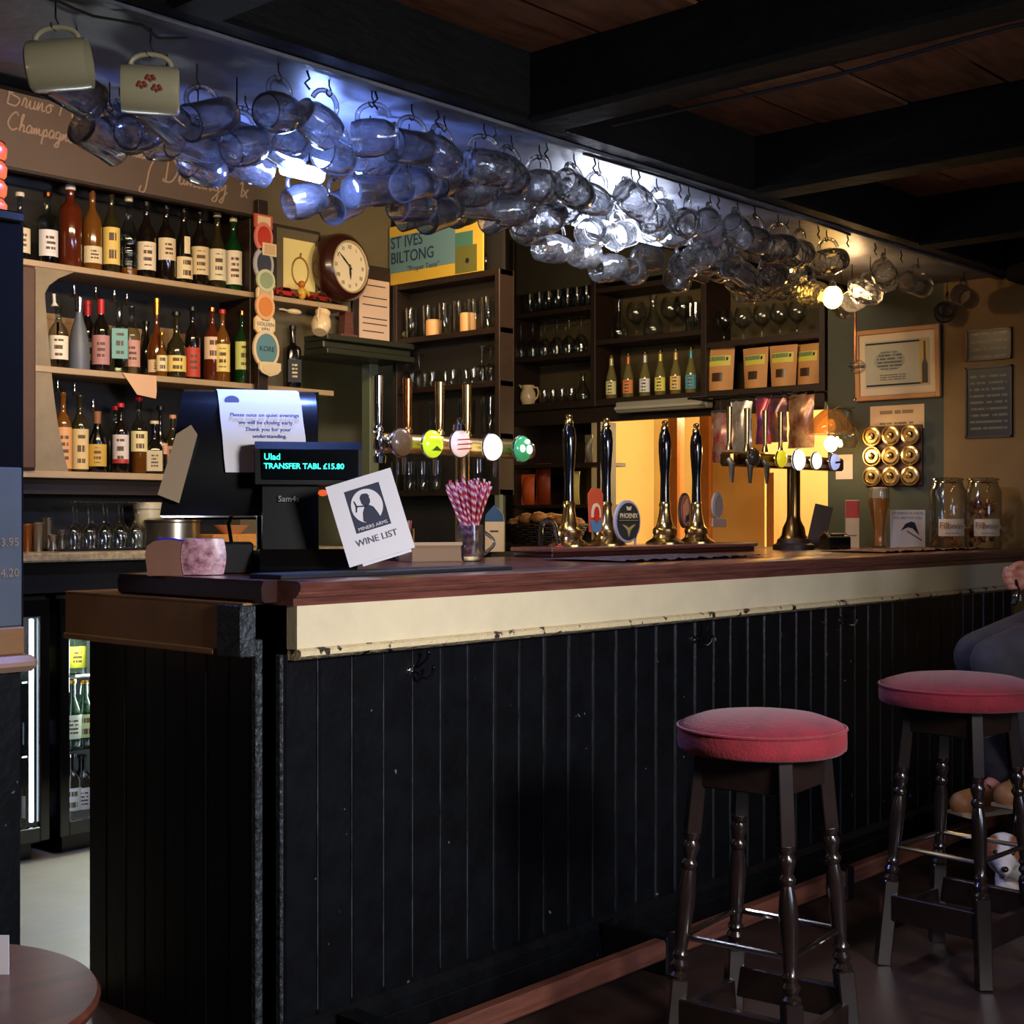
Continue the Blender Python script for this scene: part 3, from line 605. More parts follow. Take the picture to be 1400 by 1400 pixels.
MID = [
 (80, 402, .033, 'clear', 'std', (240,226,190), 'white', 'clear gin bottle with square cream label and white pourer, leftmost on the middle shelf', dict(z0=.14,z1=.52,pour=True), 4.71),
 (108, 390, .036, 'frost', 'cone', None, 'silver', 'frosted grey cone-shaped bottle with silver pourer on the middle shelf', dict(pour=True, neck='silver'), 4.71),
 (120, 412, .030, 'dark', 'std', (60,50,50), 'red', 'dark bottle with red neck behind the frosted grey bottle', dict(neck='red'), 4.79),
 (138, 393, .031, 'dark', 'std', (186,130,120), 'silver', 'dark bottle with red neck foil, pourer and pink label on the middle shelf', dict(z0=.10,z1=.5,pour=True,neck='red'), 4.71),
 (163, 397, .034, 'pale', 'square', (120,170,156), 'silver', 'pale square bottle with teal label and pourer on the middle shelf', dict(z0=.20,z1=.62,pour=True,sq=True), 4.70),
 (180, 402, .030, 'clear', 'std', (206,150,130), 'silver', 'clear bottle with pale pink label and pourer, centre of the middle shelf', dict(z0=.12,z1=.5,pour=True), 4.73),
 (200, 440, .028, 'dark', 'slope', None, 'black', 'short dark unlabelled bottle behind the gold-necked bottle', {}, 4.80),
 (214, 409, .034, 'amber', 'bulb', (236,200,150), 'gold', 'bulbous amber bottle with long gold-foiled neck on the middle shelf', dict(neck='gold',z0=.06,z1=.22), 4.73),
 (221, 455, .020, 'gold', 'low', (240,220,160), 'gold', 'tiny gold bottle in front of the gold-necked bottle', {}, 4.68),
 (241, 427, .036, 'olive', 'low', (240,210,110), 'black', 'squat brandy bottle with arched yellow label on the middle shelf', dict(z0=.10,z1=.34), 4.71),
 (263, 420, .029, 'dark', 'std', (196,66,44), 'black', 'dark bottle with orange-red label on the middle shelf', dict(z0=.04,z1=.44), 4.71),
 (290, 421, .032, 'red', 'std', (236,196,156), 'copper', 'amber bottle with pinkish cream label beside the red-labelled bottle', dict(z0=.3,z1=.6), 4.72),
 (304, 424, .029, 'gold', 'std', (240,212,120), 'red', 'gold bottle with yellow label and red cap on the middle shelf', dict(z0=.14,z1=.52), 4.69),
 (331, 426, .030, 'green', 'std', (214,214,120), 'copper', 'green bottle with yellow-green label at the right of the middle shelf', dict(z0=.20,z1=.58), 4.72),
 (400, 446, .034, 'black', 'square', (30,28,26), 'black', 'square black whiskey bottle with black and white label right of the badge post', dict(z0=.10,z1=.46,sq=True), 4.72),
]
for px, ty, r, gl_, shp, lb, cp, tx, kw, yb in MID:
    X, d = onY(px, yb); h = zat(ty, d)-1.745-(0.046 if kw.get('pour') else 0)
    bottle('spirit_bottle', tx, (X, yb, 1.745), h, r*1.08, gl_, shp, lb, cp, rz=random.uniform(-.6, -.35), group='spirit bottles on the middle shelf', **kw)
LOW = [
 (86, 520, .030, 'gold', 'std', (226,160,96), 'silver', 'bottle with tall orange-tan label and pourer, leftmost on the lowest bottle shelf', dict(z0=.04,z1=.56,pour=True), 4.72),
 (109, 524, .030, 'olive', 'std', (222,190,120), 'silver', 'bottle with tall yellow-cream label and pourer, second on the lowest bottle shelf', dict(z0=.04,z1=.56,pour=True), 4.72),
 (133, 546, .032, 'black', 'slope', (206,164,60), 'silver', 'black bottle with gold flower label and wooden cap on the lowest bottle shelf', dict(z0=.10,z1=.46,pour=True,neck='wood'), 4.70),
 (158, 556, .027, 'clear', 'std', None, 'red', 'clear bottle with red cap behind the emblem bottle on the lowest shelf', {}, 4.79),
 (165, 552, .029, 'dark', 'std', (220,206,190), 'red', 'dark bottle with pale emblem label and red cap on the lowest bottle shelf', dict(z0=.14,z1=.55,lab2=(.14,.2,(180,50,40))), 4.70),
 (190, 548, .030, 'clear', 'std', (240,220,150), 'red', 'clear bottle with white and gold label and red ball stopper on the lowest shelf', dict(z0=.30,z1=.58,ball=True,liq=AMB), 4.70),
 (219, 556, .029, 'dark', 'bulb', (226,180,150), 'black', 'dark narrow-necked bottle with pink collar label on the lowest shelf', dict(z0=.3,z1=.46), 4.76),
 (211, 576, .036, 'dark', 'low', (206,186,140), 'cream', 'squat bottle with wide cream square label on the lowest shelf', dict(z0=.05,z1=.44,sq=True), 4.69),
 (236, 568, .028, 'olive', 'std', (200,150,110), 'peach', 'olive bottle with peach cap at the right of the lowest shelf', {}, 4.74),
]
for px, ty, r, gl_, shp, lb, cp, tx, kw, yb in LOW:
    X, d = onY(px, yb); h = zat(ty, d)-1.363-(0.046 if kw.get('pour') else 0)
    bottle('spirit_bottle', tx, (X, yb, 1.363), h, r*1.08, gl_, shp, lb, cp, rz=random.uniform(-.6, -.35), group='spirit bottles on the lowest shelf', **kw)
# tan cartons behind the middle shelf bottles
CART = mat('tan_carton', (156, 120, 78), 0.7, var=0.15)
for i, (px, wd, hh) in enumerate(((68, .07, .22), (88, .08, .21), (143, .08, .20), (178, .09, .20), (230, .09, .215), (250, .07, .20))):
    X, d = onY(px, 4.83)
    g = G().box((-wd/2, -0.025, 0), (wd/2, 0.025, hh), 0.002)
    c = thing('bottle_carton', ['tan carton at the left end behind the cream-labelled gin bottle', 'tan carton behind the frosted grey bottle', 'tan carton behind the pink-labelled dark bottle', 'tan carton behind the pale teal-labelled bottle', 'tan carton behind the gold-necked bottle', 'tan carton behind the squat brandy bottle'][i], 'carton', (X, 4.845, 1.745))
    obj('box', g, CART, c); obj('lid_flap', G().box((-wd/2-.001, -0.027, hh*0.9), (wd/2+.001, -0.025, hh)), CART, c)
pp_ = onY(192, SY-0.01)
one('hanging_note', G().add([(0.0,0,0),(0.148,0,0),(0.150,0,-0.06),(0.145,-0.002,-0.088),(0.06,-0.004,-0.078),(0,.002,.002),(0.148,.002,0),(0.150,.002,-0.06),(0.145,0,-0.088),(0.06,-0.002,-0.078)],
    [(0,1,2,3,4),(9,8,7,6,5),(0,5,6,1),(1,6,7,2),(2,7,8,3),(3,8,9,4),(4,9,5,0)]), mat('peach_paper', (226, 178, 136), 0.7), 'torn peach paper note hanging from the edge of the middle shelf', 'note', (onY(168, SY-0.008)[0], SY-0.008, 1.742))

# lower back counter with fridges
bc = thing('back_counter', 'pale stone back counter with black fridges beneath behind the bar', 'counter')
obj('worktop', G().box((1.8, 4.38, 1.040), (3.855, 4.895, 1.072), 0.006), mat('speckled_stone', (176, 158, 122), 0.35, rgb2=(120, 104, 78), scale=50), bc)
obj('carcass', G().box((1.8, 4.46, 0.93), (3.555, 4.88, 1.040)).box((3.2, 4.46, 0), (3.555, 4.88, .93)), BLKPL, bc)
FLIT = mat('fridge_light', (235, 245, 255), 0.5, emit=(225, 240, 255), estr=5.0)
FIN = mat('fridge_lining', (225, 232, 236), 0.5)
def fridge(x0, x1, label):
    f = thing('bottle_fridge', label, 'fridge', (x0, 4.45, 0))
    wd = x1-x0
    obj('cabinet', G().box((0, 0.03, 0.06), (wd, 0.42, 0.09)).box((0, 0.03, 0.86), (wd, 0.42, 0.92)).box((0, 0.03, 0.06), (0.02, 0.42, 0.9)).box((wd-0.02, 0.03, 0.06), (wd, 0.42, 0.9)).box((0.04, 0.06, 0), (wd-0.04, 0.4, 0.06)), BLKPL, f)
    obj('lining', G().box((0.02, 0.39, 0.09), (wd-0.02, 0.41, 0.86)), FIN, f)
    fw = 0.036
    obj('door_frame', G().box((0, 0, 0.07), (fw, 0.03, 0.91), .003).box((wd-fw, 0, 0.07), (wd, 0.03, 0.91), .003).box((fw, 0, 0.07), (wd-fw, 0.03, 0.12), .003).box((fw, 0, 0.85), (wd-fw, 0.03, 0.91), .003), BLKGL, f)
    obj('door_glass', G().box((fw, 0.012, 0.12), (wd-fw, 0.018, 0.85)), GLASS, f)
    obj('light_tube', G().box((fw+0.002, 0.04, 0.13), (fw+0.016, 0.054, 0.84), .003).box((wd-fw-0.016, 0.04, 0.13), (wd-fw-0.002, 0.054, 0.84), .003), FLIT, f)
    for z in (0.10, 0.36, 0.62):
        obj('wire_shelf', G().box((0.03, 0.07, z-0.006), (wd-0.03, 0.38, z)), CHROME, f)
    obj('lock', G().lathe([(0.009, 0), (0.008, 0.004)], 12, Matrix.Translation((wd*0.5, 0.0, 0.094)) @ Matrix.Rotation(PI/2, 4, 'X')), CHROME, f)
    return f
fridge(1.98, 2.515, 'black bottle fridge with lit glass door at the far left edge')
fridge(2.555, 3.12, 'black bottle fridge with lit glass door beside the bar end')
for px, z, gl_, shp, lb, h, cp, tx in ((45, .62, 'green', 'slope', (214,214,60), .23, 'gold', 'green bottle with lime label high in the left fridge'), (45, .36, 'pale', 'std', (200,220,230), .22, 'silver', 'clear bottle with white label in the middle of the left fridge'), (44, .10, 'dark', 'std', (220,220,220), .22, 'black', 'dark bottle low in the left fridge'),
        (104, .62, 'pale', 'tall', (222,222,60), .215, 'white', 'pale bottle with bright yellow label high in the fridge beside the bar end'), (98, .36, 'green', 'slope', (216,220,196), .24, 'green' if 0 else 'gold', 'green champagne bottle on the middle rack of the fridge beside the bar end'), (115, .36, 'green', 'slope', (200,210,150), .235, 'gold', 'second green champagne bottle right of the first in the fridge'),
        (97, .10, 'dark', 'std', (230,230,230), .23, 'silver', 'dark bottle with white label low in the fridge beside the bar end'), (112, .10, 'black', 'std', (236,236,240), .22, 'black', 'black bottle with white label on the bottom rack of the fridge')):
    X, d = onY(px, 4.60)
    bottle('chilled_bottle', tx, (X+0.0, 4.60, z), h, .038, gl_, shp, lb, cp, rz=-.4, group='chilled bottles in the fridges')
light('fridge_glow', 'AREA', (2.85, 4.43, 0.75), 13, (0.9, 1.0, 1.0), 0.4, 0.5, aim=(2.5, 3.4, 0.0))
light('fridge_inside', 'POINT', (2.25, 4.53, 0.80), 3.5, (0.9, 0.97, 1.0), 0.02)
light('fridge_inside', 'POINT', (2.66, 4.53, 0.80), 5, (0.9, 0.97, 1.0), 0.02)

# ---- glassware shapes (thin walls with an inner face)
def wall_prof(out, t=0.0016):
    inn = [(max(r-t, 0.0005), z) for r, z in out if r > t*1.5][::-1]
    return out+inn+[(0.0005, out[0][1]+t*2)]
WINE = [(0.001, 0), (0.034, 0.001), (0.034, 0.003), (0.006, 0.010), (0.0038, 0.03), (0.0038, 0.085), (0.012, 0.098), (0.030, 0.118), (0.038, 0.145), (0.036, 0.175), (0.032, 0.200), (0.030, 0.178), (0.036, 0.146), (0.028, 0.119), (0.010, 0.100), (0.0005, 0.098)]
SNIF = [(0.001, 0), (0.033, 0.001), (0.033, 0.003), (0.006, 0.010), (0.0045, 0.03), (0.0045, 0.05), (0.016, 0.062), (0.040, 0.085), (0.048, 0.112), (0.044, 0.140), (0.034, 0.165), (0.0325, 0.165), (0.042, 0.140), (0.046, 0.112), (0.038, 0.087), (0.014, 0.064), (0.0005, 0.062)]
TUMB = wall_prof([(0.027, 0), (0.030, 0.003), (0.033, 0.060), (0.035, 0.095)])
SHOT = wall_prof([(0.020, 0), (0.022, 0.003), (0.024, 0.030), (0.027, 0.060)])
HIGH = wall_prof([(0.028, 0), (0.030, 0.003), (0.032, 0.080), (0.034, 0.140)])
CARAF = wall_prof([(0.040, 0), (0.046, 0.01), (0.044, 0.06), (0.018, 0.11), (0.014, 0.15), (0.020, 0.185)])
PROTO = {}
def glassware(kind, name, label, cat, loc, group, upside=False, sc_=1.0):
    if kind not in PROTO: PROTO[kind] = G().lathe({'wine': WINE, 'snif': SNIF, 'tumb': TUMB, 'shot': SHOT, 'high': HIGH, 'caraf': CARAF}[kind], 20).mesh(name, GLASS, True, 60)
    H = {'wine': .2, 'snif': .165, 'tumb': .095, 'shot': .06, 'high': .14, 'caraf': .185}[kind]*sc_
    o = bpy.data.objects.new(name, PROTO[kind]); COL.objects.link(o)
    o.location = (loc[0], loc[1], loc[2]+(H if upside else 0)); o.rotation_euler = (PI if upside else 0, 0, random.uniform(0, 6)); o.scale = (sc_,)*3
    return tag(o, label, cat, group)
# inverted wine glasses, jiggers and pots on the back counter
tr = one('glass_tray', G().box((-0.22, -0.11, 0), (0.22, 0.11, 0.008), 0.003), BLKPL, 'thin black tray under the upturned wine glasses', 'tray', (onY(130, 4.6)[0]+.02, 4.62, 1.072))
for r_, yy in ((0, 4.56), (1, 4.68)):
    for k in range(5):
        X, d = onY(100+k*21+r_*5, yy)
        glassware('wine', 'wine_glass', 'upturned wine glass, %s row on the black tray' % ('front' if r_ == 0 else 'back'), 'wine glass', (X, yy, 1.080), 'upturned wine glasses', True, 0.86)
STEEL = mat('brushed_steel', (176, 168, 150), 0.3, 1.0)
for i, (px, yy, r, h, tx) in enumerate(((36, 4.58, .022, .10, 'copper-toned shaker tin at the left end of the back counter'), (51, 4.58, .024, .105, 'tall steel shaker tin on the back counter'), (65, 4.64, .020, .12, 'narrow steel tube behind the shaker tins'), (72, 4.56, .016, .06, 'small steel jigger in front of the steel tube'), (84, 4.62, .018, .075, 'double steel jigger next to the wine glasses'))):
    X, d = onY(px, yy)
    j = one('jigger', G().lathe([(r, 0), (r*1.02, 0.002), (r*0.62, h*0.48), (r*0.62, h*0.52), (r*1.1, h), (r*1.04, h), (r*0.56, h*0.54)] if i > 2 else [(r*0.78, 0), (r, h*0.98), (r*1.05, h), (r*0.97, h*0.98), (r*0.74, 0.004)], 20), STEEL if i else COPPER, tx, 'jigger', (X, yy, 1.072))
    obj('band', G().tube([(r*0.95*math.cos(a), r*0.95*math.sin(a), h*(0.97 if i < 3 else 0.9)) for a in [2*PI*q/20 for q in range(20)]], 0.0016, 6, True), CHROME, j)
X, d = onY(246, 4.55)
po = thing('steel_pot', 'round brushed steel pot with lid on the back counter left of the till', 'pot', (X, 4.60, 1.072))
obj('body', G().lathe([(0.10, 0), (0.105, 0.004), (0.105, 0.10), (0.10, 0.105)], 32), STEEL, po); obj('lid', G().lathe([(0.107, 0.105), (0.107, 0.112), (0.09, 0.118), (0.001, 0.122)], 32), STEEL, po); obj('knob', G().sphere((0, 0, 0.132), 0.012), BLKPL, po)
X, d = onY(203, 4.7)
gj = thing('ribbed_jar', 'pale ribbed plastic tub with screw lid beside the wine glasses', 'tub', (X, 4.70, 1.072))
obj('body', G().lathe([(0.05, 0), (0.054, 0.004)]+[(0.054-0.003*(k % 2), 0.01+k*0.012) for k in range(12)]+[(0.05, 0.155)], 24), mat('pale_plastic', (190, 178, 140), 0.4), gj); obj('lid', G().lathe([(0.055, 0.155), (0.055, 0.175), (0.05, 0.18), (0.001, 0.18)], 24), mat('pale_lid', (206, 190, 150), 0.4), gj)
X, d = onY(325, 4.55)
tbx = thing('wooden_box', 'open orange-brown wooden box on the back counter behind the till', 'box', (X, 4.55, 1.072))
OW = mat('orange_wood', (206, 140, 62), 0.45, var=0.2)
obj('body', G().box((-0.16, -0.06, 0), (0.16, 0.06, 0.055), 0.004), OW, tbx); obj('drawer_front', G().box((-0.05, -0.066, 0.006), (0.15, -0.058, 0.050), 0.003), OW, tbx)
bw = one('wooden_bowl', G().lathe([(0.035, 0), (0.04, 0.004), (0.07, 0.035), (0.066, 0.035), (0.035, 0.008)], 24), mat('peach_bowl', (220, 156, 100), 0.45), 'shallow peach wooden bowl on top of the wooden box', 'bowl', (X-0.03, 4.55, 1.127))

# ---- wall decoration right of the bottle shelves
PC = thing('clip_post', 'dark upright post covered in a column of old beer pump badges', 'post', (onY(360, 4.60)[0], 4.60, 0))
obj('post', G().box((-0.025, 0.0, 1.70), (0.025, 0.03, 2.50), 0.002), DKWOOD, PC)
def badge(parent, cx, cz, rx, rz_, outer, inner, y=-0.008, shape='oval', tx=None, k=0.72, tm=None):
    def ring(f):
        if shape == 'oval': return [(cx+rx*f*math.cos(a), cz+rz_*f*math.sin(a)) for a in [2*PI*i/24 for i in range(24)]]
        if shape == 'shield': return [(cx+rx*f*x, cz+rz_*f*z) for x, z in ((-1, .9), (0, 1), (1, .9), (1, -.1), (.7, -.6), (0, -1), (-.7, -.6), (-1, -.1))]
        if shape == 'rect': return [(cx+rx*f*x, cz+rz_*f*z) for x, z in ((-1, 1), (1, 1), (1, -1), (-1, -1))]
        if shape == 'arch': return [(cx-rx*f, cz-rz_*f), (cx+rx*f, cz-rz_*f)]+[(cx+rx*f*math.cos(a), cz+rz_*f*(math.sin(a))) for a in [PI*i/14 for i in range(15)]]
        if shape == 'oct': return [(cx+rx*f*math.cos(a), cz+rz_*f*math.sin(a)) for a in [PI/8+PI/4*i for i in range(8)]]
    b_ = obj('badge', G().prism(ring(1.0), y, y+0.010), outer, parent)
    obj('badge_face', G().prism(ring(k), y-0.003, y+0.001), inner, b_)
    if tx: text(tx, rz_*0.38, tm or INK, b_, (cx, y-0.0035, cz))
    return b_
MR = lambda n, c: mat(n, c, 0.4)
yd = lambda py: zat(py, onY(360, 4.60)[1])
RIMW = MR('badge_cream', (232, 204, 160))
badge(PC, 0.0, yd(303), .045, .028, MR('badge_redcrown', (200, 90, 70)), RIMW, y=-.004, shape='rect')
badge(PC, -0.005, yd(325), .046, .062, MR('badge_salmon', (222, 130, 110)), MR('badge_red', (196, 56, 44)), y=-.012)
badge(PC, 0.02, yd(341), .036, .026, RIMW, MR('badge_buff', (214, 180, 130)), y=-.016, shape='rect')
badge(PC, -0.005, yd(362), .050, .070, MR('badge_silver', (180, 180, 184)), MR('badge_navy', (48, 54, 70)), y=-.012)
badge(PC, 0.0, yd(384), .046, .046, MR('badge_palegreen', (206, 206, 160)), MR('badge_sage', (150, 164, 128)), y=-.02)
badge(PC, 0.0, yd(399), .042, .028, RIMW, MR('badge_tan', (206, 170, 130)), y=-.014, shape='arch')
badge(PC, -0.004, yd(420), .048, .055, MR('badge_peach', (232, 176, 120)), MR('badge_orange', (222, 132, 60)), y=-.02)
badge(PC, 0.0, yd(444), .056, .056, MR('badge_peach2', (236, 196, 140)), MR('badge_ivory', (238, 214, 170)), y=-.012, shape='oct', tx='OLD\nGOLDEN\nHEN', k=.84)
badge(PC, 0.0, yd(478), .066, .080, RIMW, MR('badge_teal', (96, 138, 146)), y=-.022, tx='KORE', k=.8)
badge(PC, 0.015, yd(505), .055, .030, RIMW, MR('badge_cream2', (226, 200, 150)), y=-.028, shape='shield')
# framed print, clock, toys, notice, jug
X, d = onY(398, 4.755)
fp = thing('framed_print', 'black framed yellowish print partly behind the clock', 'picture', (X, 4.752, 2.150))
obj('frame', G().box((-0.11, -0.015, 0), (0.15, 0.0, 0.30), 0.003), DKWOOD, fp); obj('mount', G().box((-0.095, -0.018, 0.015), (0.135, -0.015, 0.285)), OLIVE, fp)
obj('sheet', G().box((-0.06, -0.020, 0.03), (0.115, -0.018, 0.245)), MR('print_yellow', (246, 228, 150)), fp)
obj('drawn_figure', G().tube([(0.03+0.045*math.cos(a), -0.021, 0.11+0.06*math.sin(a)) for a in [2*PI*i/20 for i in range(20)]], 0.004, 5, True).tube([(0.03, -0.021, 0.17), (0.034, -0.021, 0.19)], 0.005, 5), MR('sepia', (150, 110, 50)), fp)
X, d = onY(472, 4.62); cz = zat(362, d)
ck2 = thing('wall_clock', 'round mahogany wall clock with white roman-numeral dial', 'clock', (X, 4.735, cz)); ck2.rotation_euler = (0, 0, 0.12); ck2.scale = (.92, .92, .92); ck2.location.x += .035
R90 = Matrix.Rotation(PI/2, 4, 'X')
obj('case', G().lathe([(0.155, 0), (0.165, 0.02), (0.165, 0.055), (0.158, 0.085), (0.138, 0.105), (0.128, 0.112), (0.122, 0.104), (0.120, 0.095), (0.001, 0.095)], 48, R90), mat('clock_mahogany', (58, 25, 19), 0.25, coat=0.4), ck2)
obj('bezel', G().tube([(0.122*math.cos(a), -0.105, 0.122*math.sin(a)) for a in [2*PI*i/40 for i in range(40)]], 0.006, 6, True), mat('bezel_cream', (206, 186, 150), 0.35, 0.5), ck2)
df = obj('dial', G().lathe([(0.118, 0.098), (0.118, 0.100), (0.001, 0.100)], 40, R90), mat('clock_dial', (238, 222, 190), 0.5), ck2)
for i, nm in enumerate(['XII', 'I', 'II', 'III', 'IIII', 'V', 'VI', 'VII', 'VIII', 'IX', 'X', 'XI']):
    a = PI/2-i*PI/6
    text(nm, 0.027, INK, df, (0.094*math.cos(a), -0.1005, 0.094*math.sin(a)), rot=(PI/2, 0, 0) if 0 else Euler((PI/2, a-PI/2 if 0 else 0, 0)), name='numeral', sx=0.8)
def hand(L, wd, ang, nm):
    M = Matrix.Rotation(ang, 4, 'Y')
    return obj(nm, G().prism([(-wd*.5, -L*.18), (wd*.5, -L*.18), (wd*.7, L*.55), (0, L), (-wd*.7, L*.55)], -0.1045, -0.1025, M), INK, ck2)
hand(0.062, 0.009, math.radians(175), 'hour_hand'); hand(0.098, 0.006, math.radians(-52), 'minute_hand')
obj('hub', G().lathe([(0.007, 0.1), (0.005, 0.107)], 12, R90), BRASS, ck2)
# notice sheet on a dark board
X0, _ = onY(491, 4.74); 
nb = thing('notice', 'pinkish white printed notice with ruled lines right of the clock', 'notice', (X0, 4.752, 1.985))
obj('backing', G().box((-0.035, -0.01, -0.04), (0.20, 0.0, 0.36), 0.002), DKWOOD, nb); obj('sheet', G().box((0.0, -0.013, 0.0), (0.185, -0.0105, 0.295)), MR('pink_sheet', (228, 196, 170)), nb)
for z, x1 in ((.265, .16), (.21, .17), (.175, .17), (.115, .17), (.09, .17), (.055, .15)):
    obj('rule_line', G().box((0.02, -0.0137, z), (x1, -0.013, z+0.0045)), INK, nb)
# toy cars and a yellow toy on the shelf end
def toy_car(px, label, rz, redc):
    X, d = onY(px, 4.69)
    t = thing('toy_car', label, 'toy car', (X, 4.69, 2.124), rz)
    obj('body', G().prism([(-.055, .012), (.055, .012), (.058, .026), (.030, .030), (.018, .045), (-.022, .045), (-.036, .030), (-.057, .028)], -.022, .022), redc, t)
    obj('windows', G().prism([(.026, .030), (.015, .0425), (-.019, .0425), (-.031, .030)], -.0225, .0225), BLKGL, t)
    for sx in (-.034, .034):
        for sy in (-.022, .022): obj('wheel', G().lathe([(.011, -.004), (.012, -.003), (.012, .003), (.011, .004)], 14, Matrix.Translation((sx, sy, .012)) @ R90), BLKPL, t)
    return t
TR = mat('toy_red', (186, 28, 22), 0.3, coat=0.4)
toy_car(388, 'small red toy car with dark roof, left on the shelf below the framed print', 0.0, TR)
toy_car(436, 'small red toy car right of the yellow figure, below the clock', 0.12, mat('toy_dark_red', (140, 24, 18), 0.35))
X, d = onY(413, 4.67)
yt = thing('toy_figure', 'small yellow and orange toy figure between the two toy cars', 'toy', (X, 4.67, 2.124))
TYM = mat('toy_yellow', (220, 170, 60), 0.4); TOM = mat('toy_orange', (200, 110, 40), 0.4)
obj('body', G().sphere((0, 0, .03), .02, sc3=(1, .8, 1.4)), TYM, yt); obj('head', G().sphere((-.004, -.002, .068), .016), TOM, yt)
for sx in (-1, 1): obj('arm', G().tube([(sx*.014, 0, .045), (sx*.026, -.01, .035), (sx*.022, -.018, .02)], .006, 8), TYM, yt)
for k, px in enumerate((378, 440)):
    X, d = onY(px, 4.71)
    q = thing('toy_figurine', ['tiny brown figurine riding behind the left toy car', 'tiny pale figurine above the right toy car'][k], 'toy', (X, 4.73, 2.124))
    obj('body', G().lathe([(.012, 0), (.010, .03), (.006, .045)], 12), MR('fig_brown', (130, 96, 60)), q); obj('head', G().sphere((0, 0, .054), .010, 10, 6), MR('fig_buff', (200, 168, 120)), q)
# cream jug hanging on a hook with a white saucer-like pourer
JUGM = mat('cream_glaze', (236, 208, 160), 0.25, coat=0.4)
def jug_parts(t, s=1.0, M=Matrix()):
    obj('body', G().lathe([(.030*s, 0), (.034*s, .004*s), (.044*s, .035*s), (.040*s, .065*s), (.030*s, .085*s), (.034*s, .105*s), (.031*s, .105*s), (.027*s, .085*s), (.036*s, .06*s), (.03*s, .008*s)], 24, M), JUGM, t)
    obj('spout', G().add([(-.020*s, -.030*s, .085*s), (.020*s, -.030*s, .085*s), (0, -.058*s, .112*s), (-.018*s, -.026*s, .105*s), (.018*s, -.026*s, .105*s), (0, -.030*s, .07*s)], [(0, 5, 2), (5, 1, 2), (0, 2, 3), (1, 4, 2), (3, 2, 4)], M), JUGM, t)
    obj('handle', G().tube([M @ Vector((0, y*s, z*s)) for y, z in ((.030, .095), (.055, .090), (.062, .065), (.055, .040), (.040, .028))], .005*s, 8), JUGM, t)
X, d = onY(433, 4.64); 
j = thing('cream_jug', 'cream china jug hanging tilted by its handle below the toy shelf', 'jug', (X, 4.62, zat(455, d))); j.rotation_euler = (0.5, 0.0, PI/2+0.6); jug_parts(j, 1.0)
X, d = onY(412, 4.62)
sp_ = thing('porcelain_spoon', 'white porcelain ladle bowl hanging left of the cream jug', 'ladle', (X-0.03, 4.63, zat(427, d)))
obj('bowl', G().sphere((0, 0, 0), .03, 16, 8, (1.3, .6, .42)), JUGM, sp_); obj('handle', G().tube([(-.03, 0, 0), (-.06, 0, .004), (-.08, 0, .002)], .004, 8), JUGM, sp_)
# cornice over the doorway
cn = struct('trim_3', G().box((3.9, 4.60, 1.900), (4.42, 4.76, 1.925), 0.003).box((3.9, 4.625, 1.925), (4.42, 4.76, 1.96), 0.006).box((3.9, 4.60, 1.96), (4.42, 4.76, 1.985), 0.003), mat('dark_green_gloss', (44, 46, 34), 0.35), None)
XA, _ = onY(508, 4.76)
struct('door_2', G().box((XA, 4.77, 0), (XA+0.055, 4.83, 1.9), 0.004).box((3.86, 4.77, 0), (3.90, 4.83, 1.9), 0.004), mat('sage_door_frame', (104, 110, 84), 0.5))
X, d = onY(468, 4.7)
bk = thing('brown_ornament', 'small reddish brown carved block standing on the cornice below the clock', 'ornament', (X+0.02, 4.70, 1.985))
obj('base', G().box((-.05, -.03, 0), (.05, .03, .02), .004), MAHOG, bk); obj('block', G().prism([(-.025, .02), (.03, .02), (.022, .12), (-.02, .12)], -.02, .02), MAHOG, bk)

# ================================================================== RIGHT HAND SHELVES (facing along -X)
def clutter_shelves(name, label, X, Ya, Yb, depth, zs, ends=True, th=0.026, ztop=None, back=None, posts=()):
    t = thing(name, label, 'shelves', (0, 0, 0))
    for z in zs: obj('shelf', G().box((X, Yb, z-th), (X+depth, Ya, z), 0.002), DKWOOD, t)
    zt = ztop or max(zs)
    for y_ in posts: obj('upright', G().box((X-0.006, y_-0.014, min(zs)-th), (X+depth, y_+0.014, zt), 0.002), DKWOOD, t)
    if back: obj('back_panel', G().box((X+depth-0.006, Yb, min(zs)-th), (X+depth, Ya, zt)), back, t)
    return t
OLB = mat('olive_back_panel', (84, 72, 44), 0.7, var=0.2)
A1 = 4.40; YA, _ = onX(538, A1); YB, _ = onX(684, A1)
zz = lambda py, px, X: zat(py, onX(px, X)[1])
Z1 = [zz(390, 540, A1), zz(464, 540, A1), zz(532, 540, A1), zz(592, 680, A1), zz(670, 600, A1)]
sh1 = clutter_shelves('glass_shelves', 'dark wooden glass shelves under the blue and yellow biltong sign', A1, YA, YB, 0.088, Z1, ztop=Z1[0], back=mat('dark_back_panel', (40, 34, 26), 0.7), posts=(YA-0.014, YB+0.014))
obj('lower_post', G().box((A1-0.004, YB, 1.05), (A1+0.02, YB+0.03, Z1[4]), 0.002), mat('sage_door_frame', (104, 110, 84), 0.5), sh1)
obj('base_cupboard', G().box((A1-0.06, YB, 0), (A1+0.088, YA, 1.045)), BLKPL, sh1)
B1 = 5.80; dd = lambda px: onX(px, B1)[0]
zb = lambda py, px: zat(py, onX(px, B1)[1])
sh2 = thing('bottle_shelves', 'dark stained wooden shelf unit over the hatch, holding glasses, mixers and snack pouches', 'shelves')
P_ = [dd(700), dd(811), dd(962), dd(1124)]
ZL = zb(554, 700); SD = 0.23
obj('shelf', G().box((B1, P_[3], ZL-0.04), (B1+SD, P_[0], ZL), 0.003), DKWOOD, sh2)
